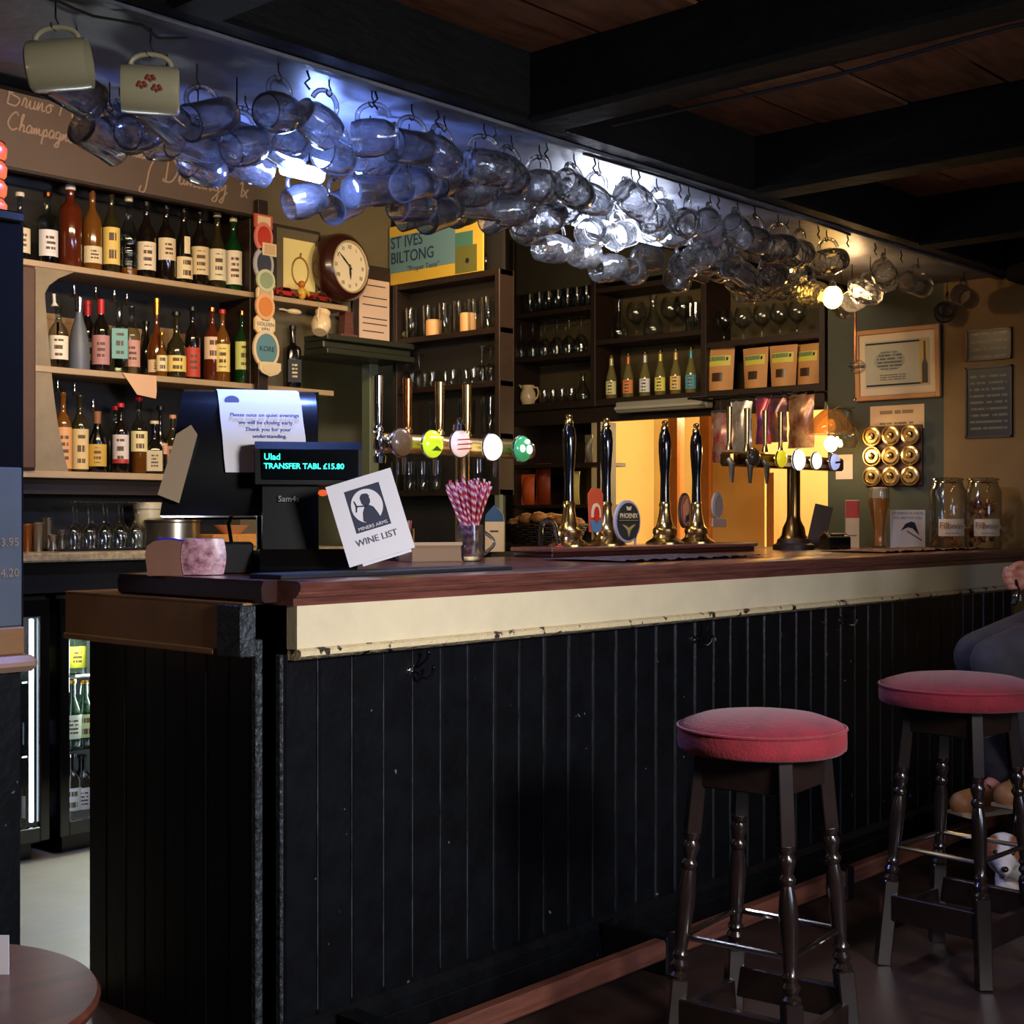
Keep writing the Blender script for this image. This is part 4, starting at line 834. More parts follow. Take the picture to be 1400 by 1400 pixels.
ZA = zb(490, 700); ZB_ = zb(430, 700); ZC = zb(465, 815); ZD = zb(455, 1100); ZT = zb(388, 860)
for z, a, b_ in ((ZA, 0, 1), (ZB_, 0, 1), (ZC, 1, 2), (ZT, 1, 3), (ZD, 2, 3)):
    obj('shelf', G().box((B1+0.004, P_[b_], z-0.028), (B1+SD, P_[a], z), 0.002), DKWOOD, sh2)
for i, y_ in enumerate(P_):
    obj('upright', G().box((B1-0.004, y_-0.016, ZL-0.04), (B1+SD, y_+0.016, 2.75 if i == 0 else (2.62 if i == 1 else ZT)), 0.002), DKWOOD, sh2)
obj('back_panel', G().box((B1+SD-0.01, P_[3], ZL), (B1+SD, P_[0], 2.44)), OLB, sh2)
for y_ in (P_[3]+0.10, dd(1040), dd(975)): obj('rail_bracket', G().box((5.60, y_-0.006, 1.765), (B1, y_+0.006, 1.777)), BLKPL, sh2)
obj('snack_rail', G().tube([(5.615, P_[3]+0.05, 1.771), (5.615, dd(970), 1.771)], 0.006, 8), BLKPL, sh2)
obj('header', G().box((B1+0.02, P_[3], 1.70), (B1+0.05, P_[0], ZL-0.04)), DKWOOD, sh2)
# cupboard below, left of the hatch
Yh = 4.62
sh3 = thing('low_cupboard', 'dark open cupboard with snack packets left of the bright hatch', 'cupboard')
for z in (zb(634, 750), zb(690, 750), 1.05):
    obj('shelf', G().box((B1, Yh, z-0.02), (B1+SD, P_[0], z), 0.002), DKWOOD, sh3)
obj('side_panel', G().box((B1-0.004, Yh-0.01, 1.03), (B1+0.13, Yh+0.015, 1.70)), DKWOOD, sh3); obj('side_panel', G().box((B1, P_[0]-0.02, 1.03), (B1+SD, P_[0], 1.7)), DKWOOD, sh3); obj('back_panel', G().box((B1+SD-.01, 4.9, 1.03), (B1+SD, P_[0], 1.7)), DKWOOD, sh3)
sc2 = thing('back_worktop', 'dark worktop below the hatch on the right hand wall', 'counter')
obj('worktop', G().box((5.36, 3.22, 1.02), (5.795, 5.3, 1.05), 0.004), DKWOOD, sc2); obj('carcass', G().box((5.42, 3.24, 0), (5.79, 5.3, 1.02)), BLKPL, sc2)
# unlit batten under the shelves
ya, _ = onX(841, 5.74); yb_, _ = onX(966, 5.74)
bt = thing('batten_light', 'grey metal batten light, switched off, under the mixer bottles', 'light', (5.74, ya, zb(566, 841)-0.0))
L_ = ya-yb_
obj('housing', G().box((0, -L_, 0), (0.06, 0, 0.055), 0.006), MR('batten_grey', (150, 148, 136)), bt); obj('reflector', G().box((-0.012, -L_, 0.012), (0.0, 0, 0.030), 0.004), MR('batten_light_grey', (176, 172, 158)), bt)

# ---- things on the shelves under the sign
def P1(px): return onX(px, A1+0.06)[0]
X_ = A1+0.045
CANDLE = mat('candle_wax', (240, 190, 130), 0.5, emit=(255, 150, 60), estr=0.25)
for i, px in enumerate((566, 590, 612, 632, 652, 670)):
    gl_ = glassware('high', 'tumbler_glass', 'straight clear glass on the second shelf under the biltong sign, number of its row told by place: %s from the left' % ['first', 'second', 'third', 'fourth', 'fifth', 'sixth'][i], 'glass', (X_, P1(px), Z1[1]), 'straight glasses under the sign')
    gl_['label'] = 'straight clear glass, %s from the left on the shelf under the biltong sign' % ['first', 'second', 'third', 'fourth', 'fifth', 'sixth'][i]
for i, px in enumerate((600, 647)):
    c = thing('candle', ['orange-lit candle in its jar behind the second straight glass', 'larger orange-lit candle in its jar near the right of the shelf under the sign'][i], 'candle', (X_+0.002, P1(px)+0.02, Z1[1]))
    obj('wax', G().lathe([(0.034, 0), (0.036, 0.004), (0.036, 0.07+0.01*i), (0.03, 0.075+0.01*i), (0.001, 0.072+0.01*i)], 20), CANDLE, c); obj('wick', G().tube([(0, 0, 0.07), (0.001, 0, 0.09)], 0.0015, 5), INK, c)
lm = one('lime', G().sphere((0, 0, 0.026), 0.026, 14, 10, (1, 1.1, 1)), mat('lime', (120, 120, 50), 0.4), 'dull green lime at the left end of the shelf under the biltong sign', 'fruit', (X_, P1(552), Z1[1]))
for i in range(8):
    glassware('shot', 'shot_glass', 'small clear glass on the third shelf under the sign', 'glass', (X_-.02*(i % 2), P1(556+i*14), Z1[2]), 'small glasses on the third shelf', False, 1.1)
for i, px in enumerate((560, 576, 662, 674)):
    glassware('wine', 'wine_glass', ['stemmed glass at the left end of the third shelf under the sign', 'second stemmed glass at the left of the third shelf under the sign', 'stemmed glass near the right end of the third shelf under the sign', 'rightmost stemmed glass on the third shelf under the sign'][i], 'wine glass', (X_, P1(px), Z1[2]), 'stemmed glasses under the sign', True, 0.8)
for i, px in enumerate((600, 640, 672)):
    glassware('high', 'beer_tumbler', ['tall glass behind the chrome taps on the fourth shelf', 'tall glass in the middle of the fourth shelf', 'tall glass at the right end of the fourth shelf'][i], 'glass', (X_, P1(px), Z1[3]), 'tall glasses on the fourth shelf', False, 1.15)
for i, px in enumerate((552, 570, 588, 606, 648, 664)):
    glassware('high', 'beer_tumbler', 'tall glass on the lowest shelf behind the taps', 'glass', (X_-.03, P1(px), Z1[4]), 'tall glasses on the lowest shelf', False, 0.95)
# blue and yellow sign on top
ys0, _ = onX(528, A1-0.02); ys1, _ = onX(656, A1-0.02)
SW = ys0-ys1; zs = Z1[0]+0.002
sg = thing('biltong_sign', 'blue and yellow ST IVES BILTONG sign standing on the glass shelves', 'sign', (A1-0.0, (ys0+ys1)/2, zs), RW)
SH = 0.27
YEL = mat('sign_yellow', (232, 190, 70), 0.6); BLU = mat('sign_blue', (112, 150, 158), 0.6); SGR = mat('sign_green', (112, 112, 50), 0.6)
obj('board', G().box((-SW/2, 0.0, 0), (SW/2, 0.008, SH), 0.001), YEL, sg)
obj('blue_band', G().box((-SW/2+0.004, -0.002, SH*0.20), (SW*0.22, 0, SH*0.82)), BLU, sg)
obj('green_band', G().box((SW*0.22, -0.002, 0.004), (SW*0.44, 0, SH*0.45)), SGR, sg)
obj('teal_band', G().box((SW*0.22, -0.0025, SH*0.45), (SW*0.40, 0, SH*0.68)), mat('sign_teal', (80, 130, 110), 0.6), sg)
NAVY = mat('sign_navy', (40, 62, 90), 0.6)
text('ST IVES', 0.075, NAVY, sg, (-SW/2+0.012, -0.0025, SH*0.70), align='LEFT', sx=0.9, off=0.0006)
text('BILTONG', 0.075, NAVY, sg, (-SW/2+0.012, -0.0035, SH*0.44), align='LEFT', sx=0.9, off=0.0006)
text('"Proper Taste"', 0.034, NAVY, sg, (-SW*0.12, -0.0025, SH*0.23), align='CENTER')
yk, _ = onX(650, A1+.05)
mg = thing('black_mug', 'black mug with round cream emblem right of the biltong sign', 'mug', (A1+.045, yk, zs), RW)
obj('body', G().lathe([(.040, 0), (.044, .004), (.044, .10), (.041, .10), (.039, .01), (.001, .008)], 24), BLKGL, mg); obj('handle', G().tube([(.042, 0, .085), (.066, 0, .08), (.07, 0, .05), (.062, 0, .025), (.042, 0, .02)], .006, 8), BLKGL, mg)
obj('emblem', G().lathe([(.026, 0), (.026, .002), (.001, .002)], 20, Matrix.Translation((0, -.0435, .055)) @ R90), MR('emblem_cream', (196, 176, 136)), mg); obj('emblem_mark', G().lathe([(.012, .002), (.012, .003), (.001, .003)], 12, Matrix.Translation((0, -.0445, .055)) @ R90), INK, mg)

# ---- things on the right hand shelf unit
Xf = B1+0.07
def PB(px, dx=0.07): return onX(px, B1+dx)[0]
def rowglass(kind, nm, label, cat, pxs, z, grp, dx=0.06, up=False, s=1.0):
    for px in pxs: glassware(kind, nm, label, cat, (B1+dx, PB(px, dx), z), grp, up, s)
rowglass('tumb', 'tumbler_glass', 'clear tumbler, front row of the top left compartment', 'glass', [724+i*13 for i in range(7)], ZB_, 'tumblers in the top compartment', .05, False, 1.15)
rowglass('high', 'tumbler_glass', 'clear tumbler, back row of the top left compartment', 'glass', [730+i*15 for i in range(6)], ZB_, 'tumblers at the back of the top compartment', .15, False, 1.0)
rowglass('wine', 'wine_glass', 'upturned wine glass, front row, middle left compartment', 'wine glass', [712+i*16.5 for i in range(6)], ZA, 'wine glasses on the middle left shelf', .05, True, 0.98)
rowglass('wine', 'wine_glass', 'upturned wine glass, back row, middle left compartment', 'wine glass', [724+i*16.5 for i in range(5)], ZA, 'wine glasses at the back of the middle left shelf', .16, True, 0.98)
rowglass('tumb', 'short_tumbler', 'short clear tumbler beside the cream jugs', 'glass', [744, 756, 768, 781], ZL, 'short tumblers beside the jugs', .07, False, 0.8)
rowglass('caraf', 'glass_carafe', 'small clear carafe right of the short tumblers', 'carafe', [797], ZL, None, .07, False, 0.85)
for i, (px, s_, rz_) in enumerate(((703, .8, 0.5), (722, 1.05, 0.3))):
    jj = thing('cream_jug', ['smaller cream china jug at the left end of the bottom shelf', 'larger cream china jug with a loop handle beside the smaller one'][i], 'jug', (B1+.05, PB(px, .05), ZL), PI+rz_); jug_parts(jj, s_)
rowglass('caraf', 'decanter', 'clear decanter with narrow neck above the mixer bottles', 'decanter', [846, 893], ZC, 'decanters above the mixer bottles', .07, False, 1.15)
rowglass('snif', 'balloon_glass', 'balloon glass between the decanters above the mixer bottles', 'glass', [870, 917, 935], ZC, 'balloon glasses above the mixer bottles', .08, False, 1.15)
rowglass('high', 'tumbler_glass', 'tall clear glass at the right above the mixer bottles', 'glass', [945, 952], ZC, 'tall glasses above the mixer bottles', .05, False, 1.0)
rowglass('snif', 'balloon_glass', 'balloon glass above the snack pouches', 'glass', [990, 1016, 1042, 1066, 1090], ZD, 'balloon glasses above the pouches', .07, False, 1.0)
MIX = [(836, (200,196,140), 'pale-green foil and silver label', 'clear'), (859, (206,120,60), 'orange foil and orange label', 'amb'), (882, (206,206,206), 'silver foil and grey label', 'clear'), (903, (206,196,90), 'yellow-green foil and gold label', 'clear'), (924, (216,176,110), 'tan foil and yellow label', 'clear'), (945, (70,140,160), 'blue foil and blue-white label', 'clear')]
MIXG = mat('mixer_glass', (120, 112, 66), 0.08, coat=0.5)
for i, (px, c, tx, g_) in enumerate(MIX):
    yy = PB(px, .06); h = 0.235
    o = obj('mixer_bottle', G().lathe([(a*.030, b_*h) for a, b_ in [(.92,0),(1,.015),(1,.40),(.9,.50),(.55,.66),(.36,.78),(.32,.93),(.38,.94),(.38,.97)]], 18), MIXG, ang=50); o.location = (B1+.06, yy, ZL); o.rotation_euler = (0, 0, RW+0.3)
    tag(o, 'small mixer bottle with %s, %s from the left in the row' % (tx, ['first', 'second', 'third', 'fourth', 'fifth', 'last'][i]), 'bottle', 'mixer bottles on the bottom shelf')
    cm = mat('foil_%d' % i, c, 0.35, 0.3)
    obj('neck_foil', G().lathe([(.0128, .66*h), (.0115, .78*h), (.0108, .92*h)], 14), cm, o)
    obj('label', G().lathe([(.0305, .10*h), (.0307, .11*h), (.0307, .39*h), (.0305, .40*h)], 14, a0=-PI/2-1.2, a1=-PI/2+1.2), printmat('mixlabel_%d' % i, tuple(min(255, int(v*1.15)+10) for v in c), (90, 84, 60), 4, .3, .72, 8), o)
    obj('crown_cap', G().lathe([(.0125, .96*h), (.0135, .965*h), (.0125, .995*h), (.010, h), (.001, h)], 16), BRASS, o)
for i, px in enumerate((985, 1034, 1072, 1101)):
    yy = PB(px, .05); 
    pw, ph = (.165, .215) if i == 0 else (.150, .20)
    p_ = thing('snack_pouch', ['kraft snack pouch with yellow-green band, leftmost and tilted in the pouch row', 'kraft snack pouch with yellow-green band, second from the left', 'kraft snack pouch with yellow-green band, third from the left', 'kraft snack pouch at the right end, overlapping its neighbour'][i], 'pouch', (B1+.045+(.03 if i == 3 else 0), yy, ZL), RW+[.12, -.05, .05, -.1][i], 'snack pouches on the bottom shelf')
    KR = mat('kraft_pouch', (206, 150, 92), 0.6, var=0.12, bump=0.2, bscale=20)
    g = G(); rows = 9; vs = []; fs = []
    for r_ in range(rows+1):
        t = r_/rows; hw = pw/2*(0.86+0.14*t); dp = 0.030*(1-t)**0.6+0.0015
        for k in range(9):
            u = -1+2*k/8; vs.append((u*hw, -dp*(1-u*u), t*ph))
    for r_ in range(rows+1):
        t = r_/rows; hw = pw/2*(0.86+0.14*t); dp = 0.024*(1-t)**0.6+0.0015
        for k in range(9):
            u = -1+2*k/8; vs.append((u*hw, dp*(1-u*u), t*ph))
    n = 9; off = (rows+1)*9
    for r_ in range(rows):
        for k in range(8):
            a = r_*n+k; fs.append((a, a+1, a+n+1, a+n)); a += off; fs.append((a, a+n, a+n+1, a+1))
    obj('pouch_body', G().add(vs, fs), KR, p_, ang=60)
    def fy(t): return -(0.030*(1-t)**0.6+0.0035)
    def panel(nm, u0, u1, t0, t1, m_):
        gg = G(); vv = []
        for t in (t0, t1):
            hw = pw/2*(0.86+0.14*t)
            for k in range(7):
                u = u0+(u1-u0)*k/6; vv.append((u*hw, -(0.030*(1-t)**0.6+0.0015)*(1-u*u)-0.0012, t*ph))
        gg.add(vv, [(k, k+1, k+8, k+7) for k in range(6)]); obj(nm, gg, m_, p_)
    panel('top_band', -.8, .8, .58, .82, mat('pouch_yellow', (214, 206, 80), 0.5)); panel('green_band', -.8, .45, .70, .80, mat('pouch_green', (110, 140, 90), 0.5)); panel('dot', .5, .65, .70, .78, INK)
    panel('window', -.45, .35, .22, .42, mat('pouch_window', (70, 48, 34), 0.3))
# packets in the low cupboard
for i, (px, z, c, tx, wd, hh) in enumerate(((722, zb(690, 750), (220, 96, 40), 'orange snack packet with dark top in the low cupboard', .10, .16), (738, zb(690, 750), (150, 60, 30), 'dark red-brown snack packet behind the orange one', .11, .22), (782, zb(690, 750), (220, 200, 110), 'pale yellow packet at the right of the low cupboard', .11, .17), (805, zb(634, 750), (120, 110, 90), 'small clear-topped jar packet on the upper cupboard shelf', .05, .14))):
    g = G(); M_ = mat('packet_%d' % i, c, 0.35, bump=0.4, bscale=14)
    vs = []; fs = []
    for side in (-1, 1):
        for r_ in range(7):
            t = r_/6; w_ = wd/2*(1-.1*math.sin(PI*t))
            for k in range(7):
                u = -1+2*k/6; vs.append((u*w_, side*.03*(1-u*u)*math.sin(PI*min(max(t, .02), .98))-.002*side, t*hh))
    for s_ in range(2):
        for r_ in range(6):
            for k in range(6):
                a = s_*49+r_*7+k; fs.append((a, a+1, a+8, a+7))
    pk = one('snack_packet', g.add(vs, fs), M_, tx, 'packet', (B1+.06+.03*(i == 1), PB(px, .06), z), RW, None, None, 60)
    obj('crimped_top', G().box((-wd/2, -.002, hh-.006), (wd/2, .002, hh+.012)), M_, pk)
# basket of rolls
X, d = onY(742, 4.5); X = 5.35
byy, _ = onX(742, 5.50)
WK = mat('dark_wicker', (40, 30, 22), 0.6, bump=1, bscale=60)
bs = thing('bread_basket', 'dark wicker basket of brown rolls on the worktop behind the hand pumps', 'basket', (5.52, byy, 1.05), RW)
g = G(); gb = G()
for k in range(9):
    z = .006+k*.012; a_ = .21+.012*k/2; b_ = .10+.01*k/2
    obj('weave_band', G().tube([(a_*math.cos(t)*(1), b_*math.sin(t), z+.004*math.sin(t*16+k*PI)) for t in [2*PI*i/48 for i in range(48)]], .007, 6, True), WK, bs)
obj('basket_floor', G().lathe([(.001, 0), (.2, 0), (.2, .006), (.001, .006)], 24, Matrix.Diagonal((1, .5, 1, 1))), WK, bs)
ROLL = mat('crusty_roll', (164, 108, 56), 0.7, rgb2=(104, 62, 30), scale=18, bump=0.6, bscale=30)
for k in range(15):
    u = (k % 5-2)*.082+random.uniform(-.012, .012); v = (k//5-1)*.05; zz_ = .10+.045*(1-abs(u)/.25)+random.uniform(-.01, .012)
    r_ = thing('bread_roll', 'crusty brown roll heaped in the dark wicker basket', 'bread roll', (5.52+v*1.0, byy-u, 1.05+zz_-.035), random.uniform(0, 3), 'rolls in the wicker basket')
    obj('crust', G().sphere((0, 0, .03), .042, 12, 8, (1.15, .85, .72)), ROLL, r_); obj('score', G().tube([(-.03, 0, .055), (0, .004, .061), (.03, 0, .055)], .003, 5), mat('pale_crumb', (206, 160, 100), 0.8), r_)
# hanging crisp bags at the right of the shelves
for i, (px, py, c, c2, wd, hh, tx) in enumerate(((985, 598, (170, 40, 44), (200, 190, 180), .12, .24, 'red and white crisp packet hanging left of the brass taps'), (1012, 585, (186, 176, 166), (110, 110, 110), .11, .26, 'grey-white crisp packet hanging behind the brass taps'), (1040, 575, (50, 44, 120), (220, 90, 70), .08, .22, 'blue crisp packet with pink lettering hanging behind the brass taps'), (1058, 572, (150, 96, 60), (40, 44, 90), .10, .22, 'brown and navy crisp packet hanging behind the brass taps'), (1088, 575, (120, 56, 36), (206, 170, 130), .15, .25, 'glossy maroon crisp packet at the right of the hanging packets'))):
    yy, d = onX(px, 5.62); zc = zat(py, d)
    vs = []; fs = []
    for side in (-1, 1):
        for r_ in range(9):
            t = r_/8; w_ = wd/2*(1-.08*math.sin(PI*t))
            for k in range(9):
                u = -1+2*k/8; vs.append((u*w_, side*.03*(1-u*u)*math.sin(PI*min(max(t, .02), .98))+random.uniform(-.004, .004), (t-.5)*hh))
    for s_ in range(2):
        for r_ in range(8):
            for k in range(8): a = s_*81+r_*9+k; fs.append((a, a+1, a+10, a+9))
    pk = one('crisp_packet', G().add(vs, fs), mat('crisp_%d' % i, c, 0.22, 0.4, rgb2=c2, scale=9), tx, 'crisp packet', (5.62+.012*i, yy, zc), RW+random.uniform(-.3, .3), 'hanging crisp packets', None, 60)
    obj('crimp', G().box((-wd/2, -.002, hh/2-.004), (wd/2, .002, hh/2+.012)), CHROME, pk)
    obj('hanger', G().tube([(0, 0, hh/2+.005), (0, .0, 1.775-zc)], .002, 5), BLKPL, pk)

# ================================================================== ON THE BAR
def onbar(px, Y): X, d = onY(px, Y); return (X, Y, BT)
# ---- till
TX, TY = onY(318, 2.86)[0], 2.86
till = thing('till', 'black point-of-sale till seen from behind with a closing-time notice taped over it', 'till', (TX, TY, BT), -0.62)
body = [(-.085, .150), (-.135, .135), (.10, .130), (.17, .16), (.14, .30), (.05, .415), (.0, .438), (-.06, .445), (-.075, .43), (-.10, .30), (-.115, .2)]
MYZ = Matrix(((0, 1, 0, 0), (1, 0, 0, 0), (0, 0, 1, 0), (0, 0, 0, 1)))   # outline (y,z) extruded along x
mon = [(.150, .135), (.165, .17), (.075, .44), (.055, .452), (.03, .455), (-.02, .447), (-.07, .41), (-.105, .33), (-.12, .20), (-.10, .140)]
gm_ = G().prism(mon, -.175, .205, MYZ); gm_.v = [(x*(1-.32*(z-.135)/.32) if x < 0 else x, y, z) for x, y, z in gm_.v]
obj('monitor_body', gm_, mat('satin_black', (12, 12, 15), 0.3, spec=0.4), till, ang=30)
obj('screen_bezel', G().prism([(.150, .130), (.172, .135), (.082, .462), (.060, .458)], -.12, .22, MYZ), BLKPL, till)
obj('side_reader', G().prism([(-.178, .19), (-.128, .17), (-.085, .335), (-.100, .358), (-.135, .335)], -.135, -.115), mat('beige_plastic', (150, 128, 100), 0.6), till, label='beige card panel on the left side')
obj('stand_arm', G().prism([(-.03, .02), (.05, .02), (.06, .2), (-.01, .2)], .06, .15, MYZ), BLKPL, till)
obj('base', G().prism([(-.13, 0), (.12, 0), (.12, .02), (.05, .05), (-.08, .055), (-.13, .03)], -.02, .30, MYZ), BLKGL, till)
obj('cable', G().tube([(.02, .05, .2), (-.01, .0, .12), (.0, -.03, .05), (.04, -.05, .02)], .005, 8), BLKPL, till)
# notice draped over the top
vs = []; crv = [(.045, .4575), (.03, .4585), (-.02, .451), (-.0735, .4125), (-.0915, .368), (-.108, .333), (-.116, .28), (-.120, .245)]
nn = len(crv)
for o_ in (0, .0008):
    for i, (a, b_) in enumerate(crv):
        sk = -.01+.03*i/nn
        vs += [(-.035+sk, a-o_-.001, b_+o_), (.165+sk, a-o_-.001, b_+o_)]
fs = [(2*i, 2*i+1, 2*i+3, 2*i+2) for i in range(nn-1)]+[(2*nn+2*i, 2*nn+2*i+2, 2*nn+2*i+3, 2*nn+2*i+1) for i in range(nn-1)]
nz = one('closing_notice', G().add(vs, fs), WHITEP, 'white paper notice about closing early taped over the back of the till', 'notice', (TX, TY, BT), -0.62, ang=60)
TI = mat('notice_ink', (70, 66, 96), 0.7)
sl1 = math.atan2(.333-.245, .012)   # the lower sheet is nearly upright
for i, (ln, y_, z_) in enumerate((('Please note on quiet evenings', -.0850, .386), ('we will be closing early.', -.0925, .367), ('Thank you for your', -.1005, .350), ('understanding.', -.1085, .333))):
    text(ln, .0140, TI, nz, (.076+.004*i, y_-.003, z_+.001), rot=(1.17, 0, 0))
obj('logo', G().prism([(.018*math.cos(a)-.003, .018*math.sin(a)+.425) for a in [2*PI*i/18 for i in range(18)]], -.0005, .0005, Matrix.Translation((0, -.066, .0)) @ Matrix.Translation((0, 0, .42)) @ Matrix.Rotation(-.75, 4, 'X') @ Matrix.Translation((0, 0, -.42))), TI, nz)
# customer display on its pole
DX, DY = onY(405, 2.66)[0], 2.66
cdp = thing('customer_display', 'black pole display with turquoise text in front of the till', 'display', (DX, DY, BT), -0.62)
obj('foot', G().prism([(-.09, 0), (.10, 0), (.10, .02), (.06, .055), (-.06, .060), (-.09, .02)], -.09, .14, MYZ), BLKGL, cdp)
obj('column', G().prism([(-.035, .05), (.035, .05), (.03, .23), (-.02, .235)], -.082, .052, MYZ), mat('satin_black2', (7, 7, 9), 0.4, spec=0.25), cdp, ang=30)
hd = obj('display_head', G().prism([(-.055, .215), (.02, .205), (.03, .30), (.015, .315), (-.035, .318), (-.05, .30)], -.10, .155, MYZ), mat('satin_black2', (7, 7, 9), 0.4, spec=0.25), cdp, ang=30)
obj('screen', G().box((-.085, -.0585, .226), (.145, -.055, .300), .002), mat('smoked_screen', (4, 8, 12), 0.15), cdp)
CYN = mat('cyan_vfd', (60, 255, 230), 0.5, emit=(40, 240, 210), estr=1.6)
text('Ulad', .021, CYN, cdp, (-.080, -.0592, .280), align='LEFT', off=.0004); text('TRANSFER TABL £15.80', .0185, CYN, cdp, (-.080, -.0592, .258), align='LEFT', off=.0004)
text('Sam4s', .020, mat('grey_print', (150, 150, 150), 0.5), cdp, (-.02, -.0335, .180))
obj('indicator', G().sphere((.062, -.03, .195), .008, 10, 6, (1.5, 1, 1)), mat('orange_led', (255, 120, 70), 0.4, emit=(255, 100, 50), estr=0.8), cdp, label='glowing orange indicator')
# bar mat slab under it all
x0, x1 = onY(363, 2.46)[0], onY(703, 2.40)[0]
one('bar_mat', G().box((x0, 2.405, 0), (x1, 2.52, .011), .002), mat('black_rubber', (24, 25, 30), 0.5), 'thin black rubber mat along the front edge of the bar below the till', 'mat', (0, 0, BT))
# napkin pack
X, Y_ = onY(240, 2.80)[0], 2.80
npk = thing('napkin_pack', 'brown paper pack with pink marbled end standing at the left end of the bar', 'pack', (X, Y_, BT), -0.62)
NK = mat('brown_kraft', (118, 76, 56), 0.7, var=0.2); PKM = mat('pink_marble', (216, 170, 186), 0.3, rgb2=(120, 62, 72), scale=55, coat=0.3)
obj('wrapper', G().prism([(-.062, 0), (.02, 0), (.02, .078), (-.01, .084), (-.045, .082), (-.064, .070), (-.068, .05)], -.05, .05), NK, npk)
g = G(); vs = []; fs = []
for i in range(11):
    t = i/10; zt_ = .002+.084*t; bul = .012*math.sin(PI*t)
    for k in range(9):
        u = -1+2*k/8; vs.append((.065+u*(.046+bul*.5)+0, -.052-.012*(1-u*u), zt_))
for i in range(11):
    t = i/10; zt_ = .002+.084*t; bul = .012*math.sin(PI*t)
    for k in range(9):
        u = -1+2*k/8; vs.append((.065+u*(.046+bul*.5), .04, zt_))
for s_ in range(2):
    for i in range(10):
        for k in range(8): a = s_*99+i*9+k; fs.append((a, a+1, a+10, a+9))
for i in range(10):
    for k in (0, 8): a = i*9+k; fs.append((a, a+9, a+108, a+99))
for k in range(8): a = 90+k; fs.append((a, a+1, a+100, a+99))
obj('marbled_end', G().add(vs, fs), PKM, npk, ang=60); obj('blue_seal', G().tube([(-.04, -.05, .083), (-.02, -.052, .088), (.02, -.052, .082), (.06, -.05, .086)], .002, 5), mat('blue_line', (50, 40, 200), 0.4), npk)
# black cash box behind the pack
one('cash_box', G().box((-.06, -.08, 0), (.06, .08, .075), .004), BLKPL, 'plain black box between the brown pack and the till', 'box', (onY(318, 2.78)[0], 2.80, BT), -0.62)
# wine list
wl = thing('wine_list', 'white WINE LIST card with a dark square logo leaning on the till', 'menu', tuple(atd(478, 776, 3.22)), 0)
wl.rotation_euler = Euler((0.12, 0.285, -0.80), 'YXZ'); wl.rotation_mode = 'XYZ'
Mw = (Matrix.Rotation(-0.80, 4, 'Z') @ Matrix.Rotation(-0.10, 4, 'X') @ Matrix.Rotation(-0.30, 4, 'Y'))
wl.rotation_euler = Mw.to_euler()
W_, H_ = .158, .196
obj('card', G().box((0, 0, 0), (W_, .003, H_)), WHITEP, wl)
obj('back_sheet', G().box((.03, .012, -.006), (W_-.01, .014, H_*.7)), WHITEP, wl)
NV = mat('logo_navy', (52, 56, 78), 0.7)
lg = obj('logo_square', G().box((.038, -.0006, .070), (.122, 0, .172)), NV, wl)
obj('logo_moon', G().prism([(.080+.037*math.cos(a), .126+.040*math.sin(a)) for a in [2*PI*i/32 for i in range(32)]], -.0012, -.0006), WHITEP, lg)
# miner with a pickaxe
obj('miner', G().prism([(.062, .094), (.066, .112), (.074, .126), (.084, .128), (.094, .120), (.100, .104), (.104, .088), (.094, .084), (.072, .085)], -.0018, -.0012), NV, lg)
obj('miner_head', G().prism([(.080+.011*math.cos(a), .139+.013*math.sin(a)) for a in [2*PI*i/16 for i in range(16)]], -.0018, -.0012), NV, lg)
obj('helmet', G().prism([(.068, .143), (.092, .146), (.088, .154), (.076, .156), (.070, .150)], -.0020, -.0012), NV, lg)
obj('pickaxe', G().prism([(.054, .1295), (.080, .124), (.081, .1275), (.055, .133)], -.0018, -.0012).prism([(.050, .118), (.054, .118), (.058, .131), (.055, .145), (.052, .144), (.054, .131)], -.0018, -.0012), NV, lg)
text('MINERS ARMS', .0115, WHITEP, lg, (.080, -.0010, .0775))
text('WINE LIST', .0215, mat('grey_serif', (90, 92, 112), 0.7), wl, (.080, -.0008, .047), off=.0002)
# cardboard tray behind it
X, d = onY(592, 3.02)
cb2 = thing('cardboard_tray', 'low kraft cardboard tray behind the wine list', 'box', (X, 3.03, BT), -0.4)
KB = mat('kraft_card', (150, 118, 80), 0.75)
obj('body', G().box((-.085, -.06, 0), (.085, -.057, .055)).box((-.085, .057, 0), (.085, .06, .055)).box((-.085, -.06, 0), (-.082, .06, .055)).box((.082, -.06, 0), (.085, .06, .055)).box((-.085, -.06, 0), (.085, .06, .003)), KB, cb2)
obj('rim', G().box((-.088, -.064, .050), (.088, -.058, .060)), mat('pale_card', (190, 156, 112), 0.7), cb2)
X, d = onY(574, 3.06)
jr = thing('cutlery_jar', 'clear jar of small items behind the wine list', 'jar', (X-.01, 3.13, BT))
obj('glass', G().lathe(wall_prof([(.036, 0), (.04, .003), (.04, .10)]), 20), GLASS, jr)
for k in range(6):
    a = k*1.05; obj('stirrer', G().tube([(.015*math.cos(a), .015*math.sin(a), .005), (.03*math.cos(a), .03*math.sin(a), .125)], .0035, 6), mat('stirrer_red', (170, 60, 50), .5) if k % 2 else mat('stirrer_grey', (150, 146, 140), .5), jr)
yy, d = onX(668, 4.30)
mk = thing('milk_carton', 'small carton with blue top and cream front behind the straw mug', 'carton', (4.36, yy+.02, 1.045), -.9)
obj('body', G().box((-.04, -.03, 0), (.04, .03, .13), .002), MR('carton_cream', (206, 180, 140)), mk); obj('gable', G().prism([(-.04, .13), (.04, .13), (.036, .16), (0, .2), (-.036, .16)], -.03, .03), MR('carton_blue', (44, 78, 110)), mk); obj('print_line', G().box((-.018, -.0306, .085), (.018, -.03, .092)), INK, mk)
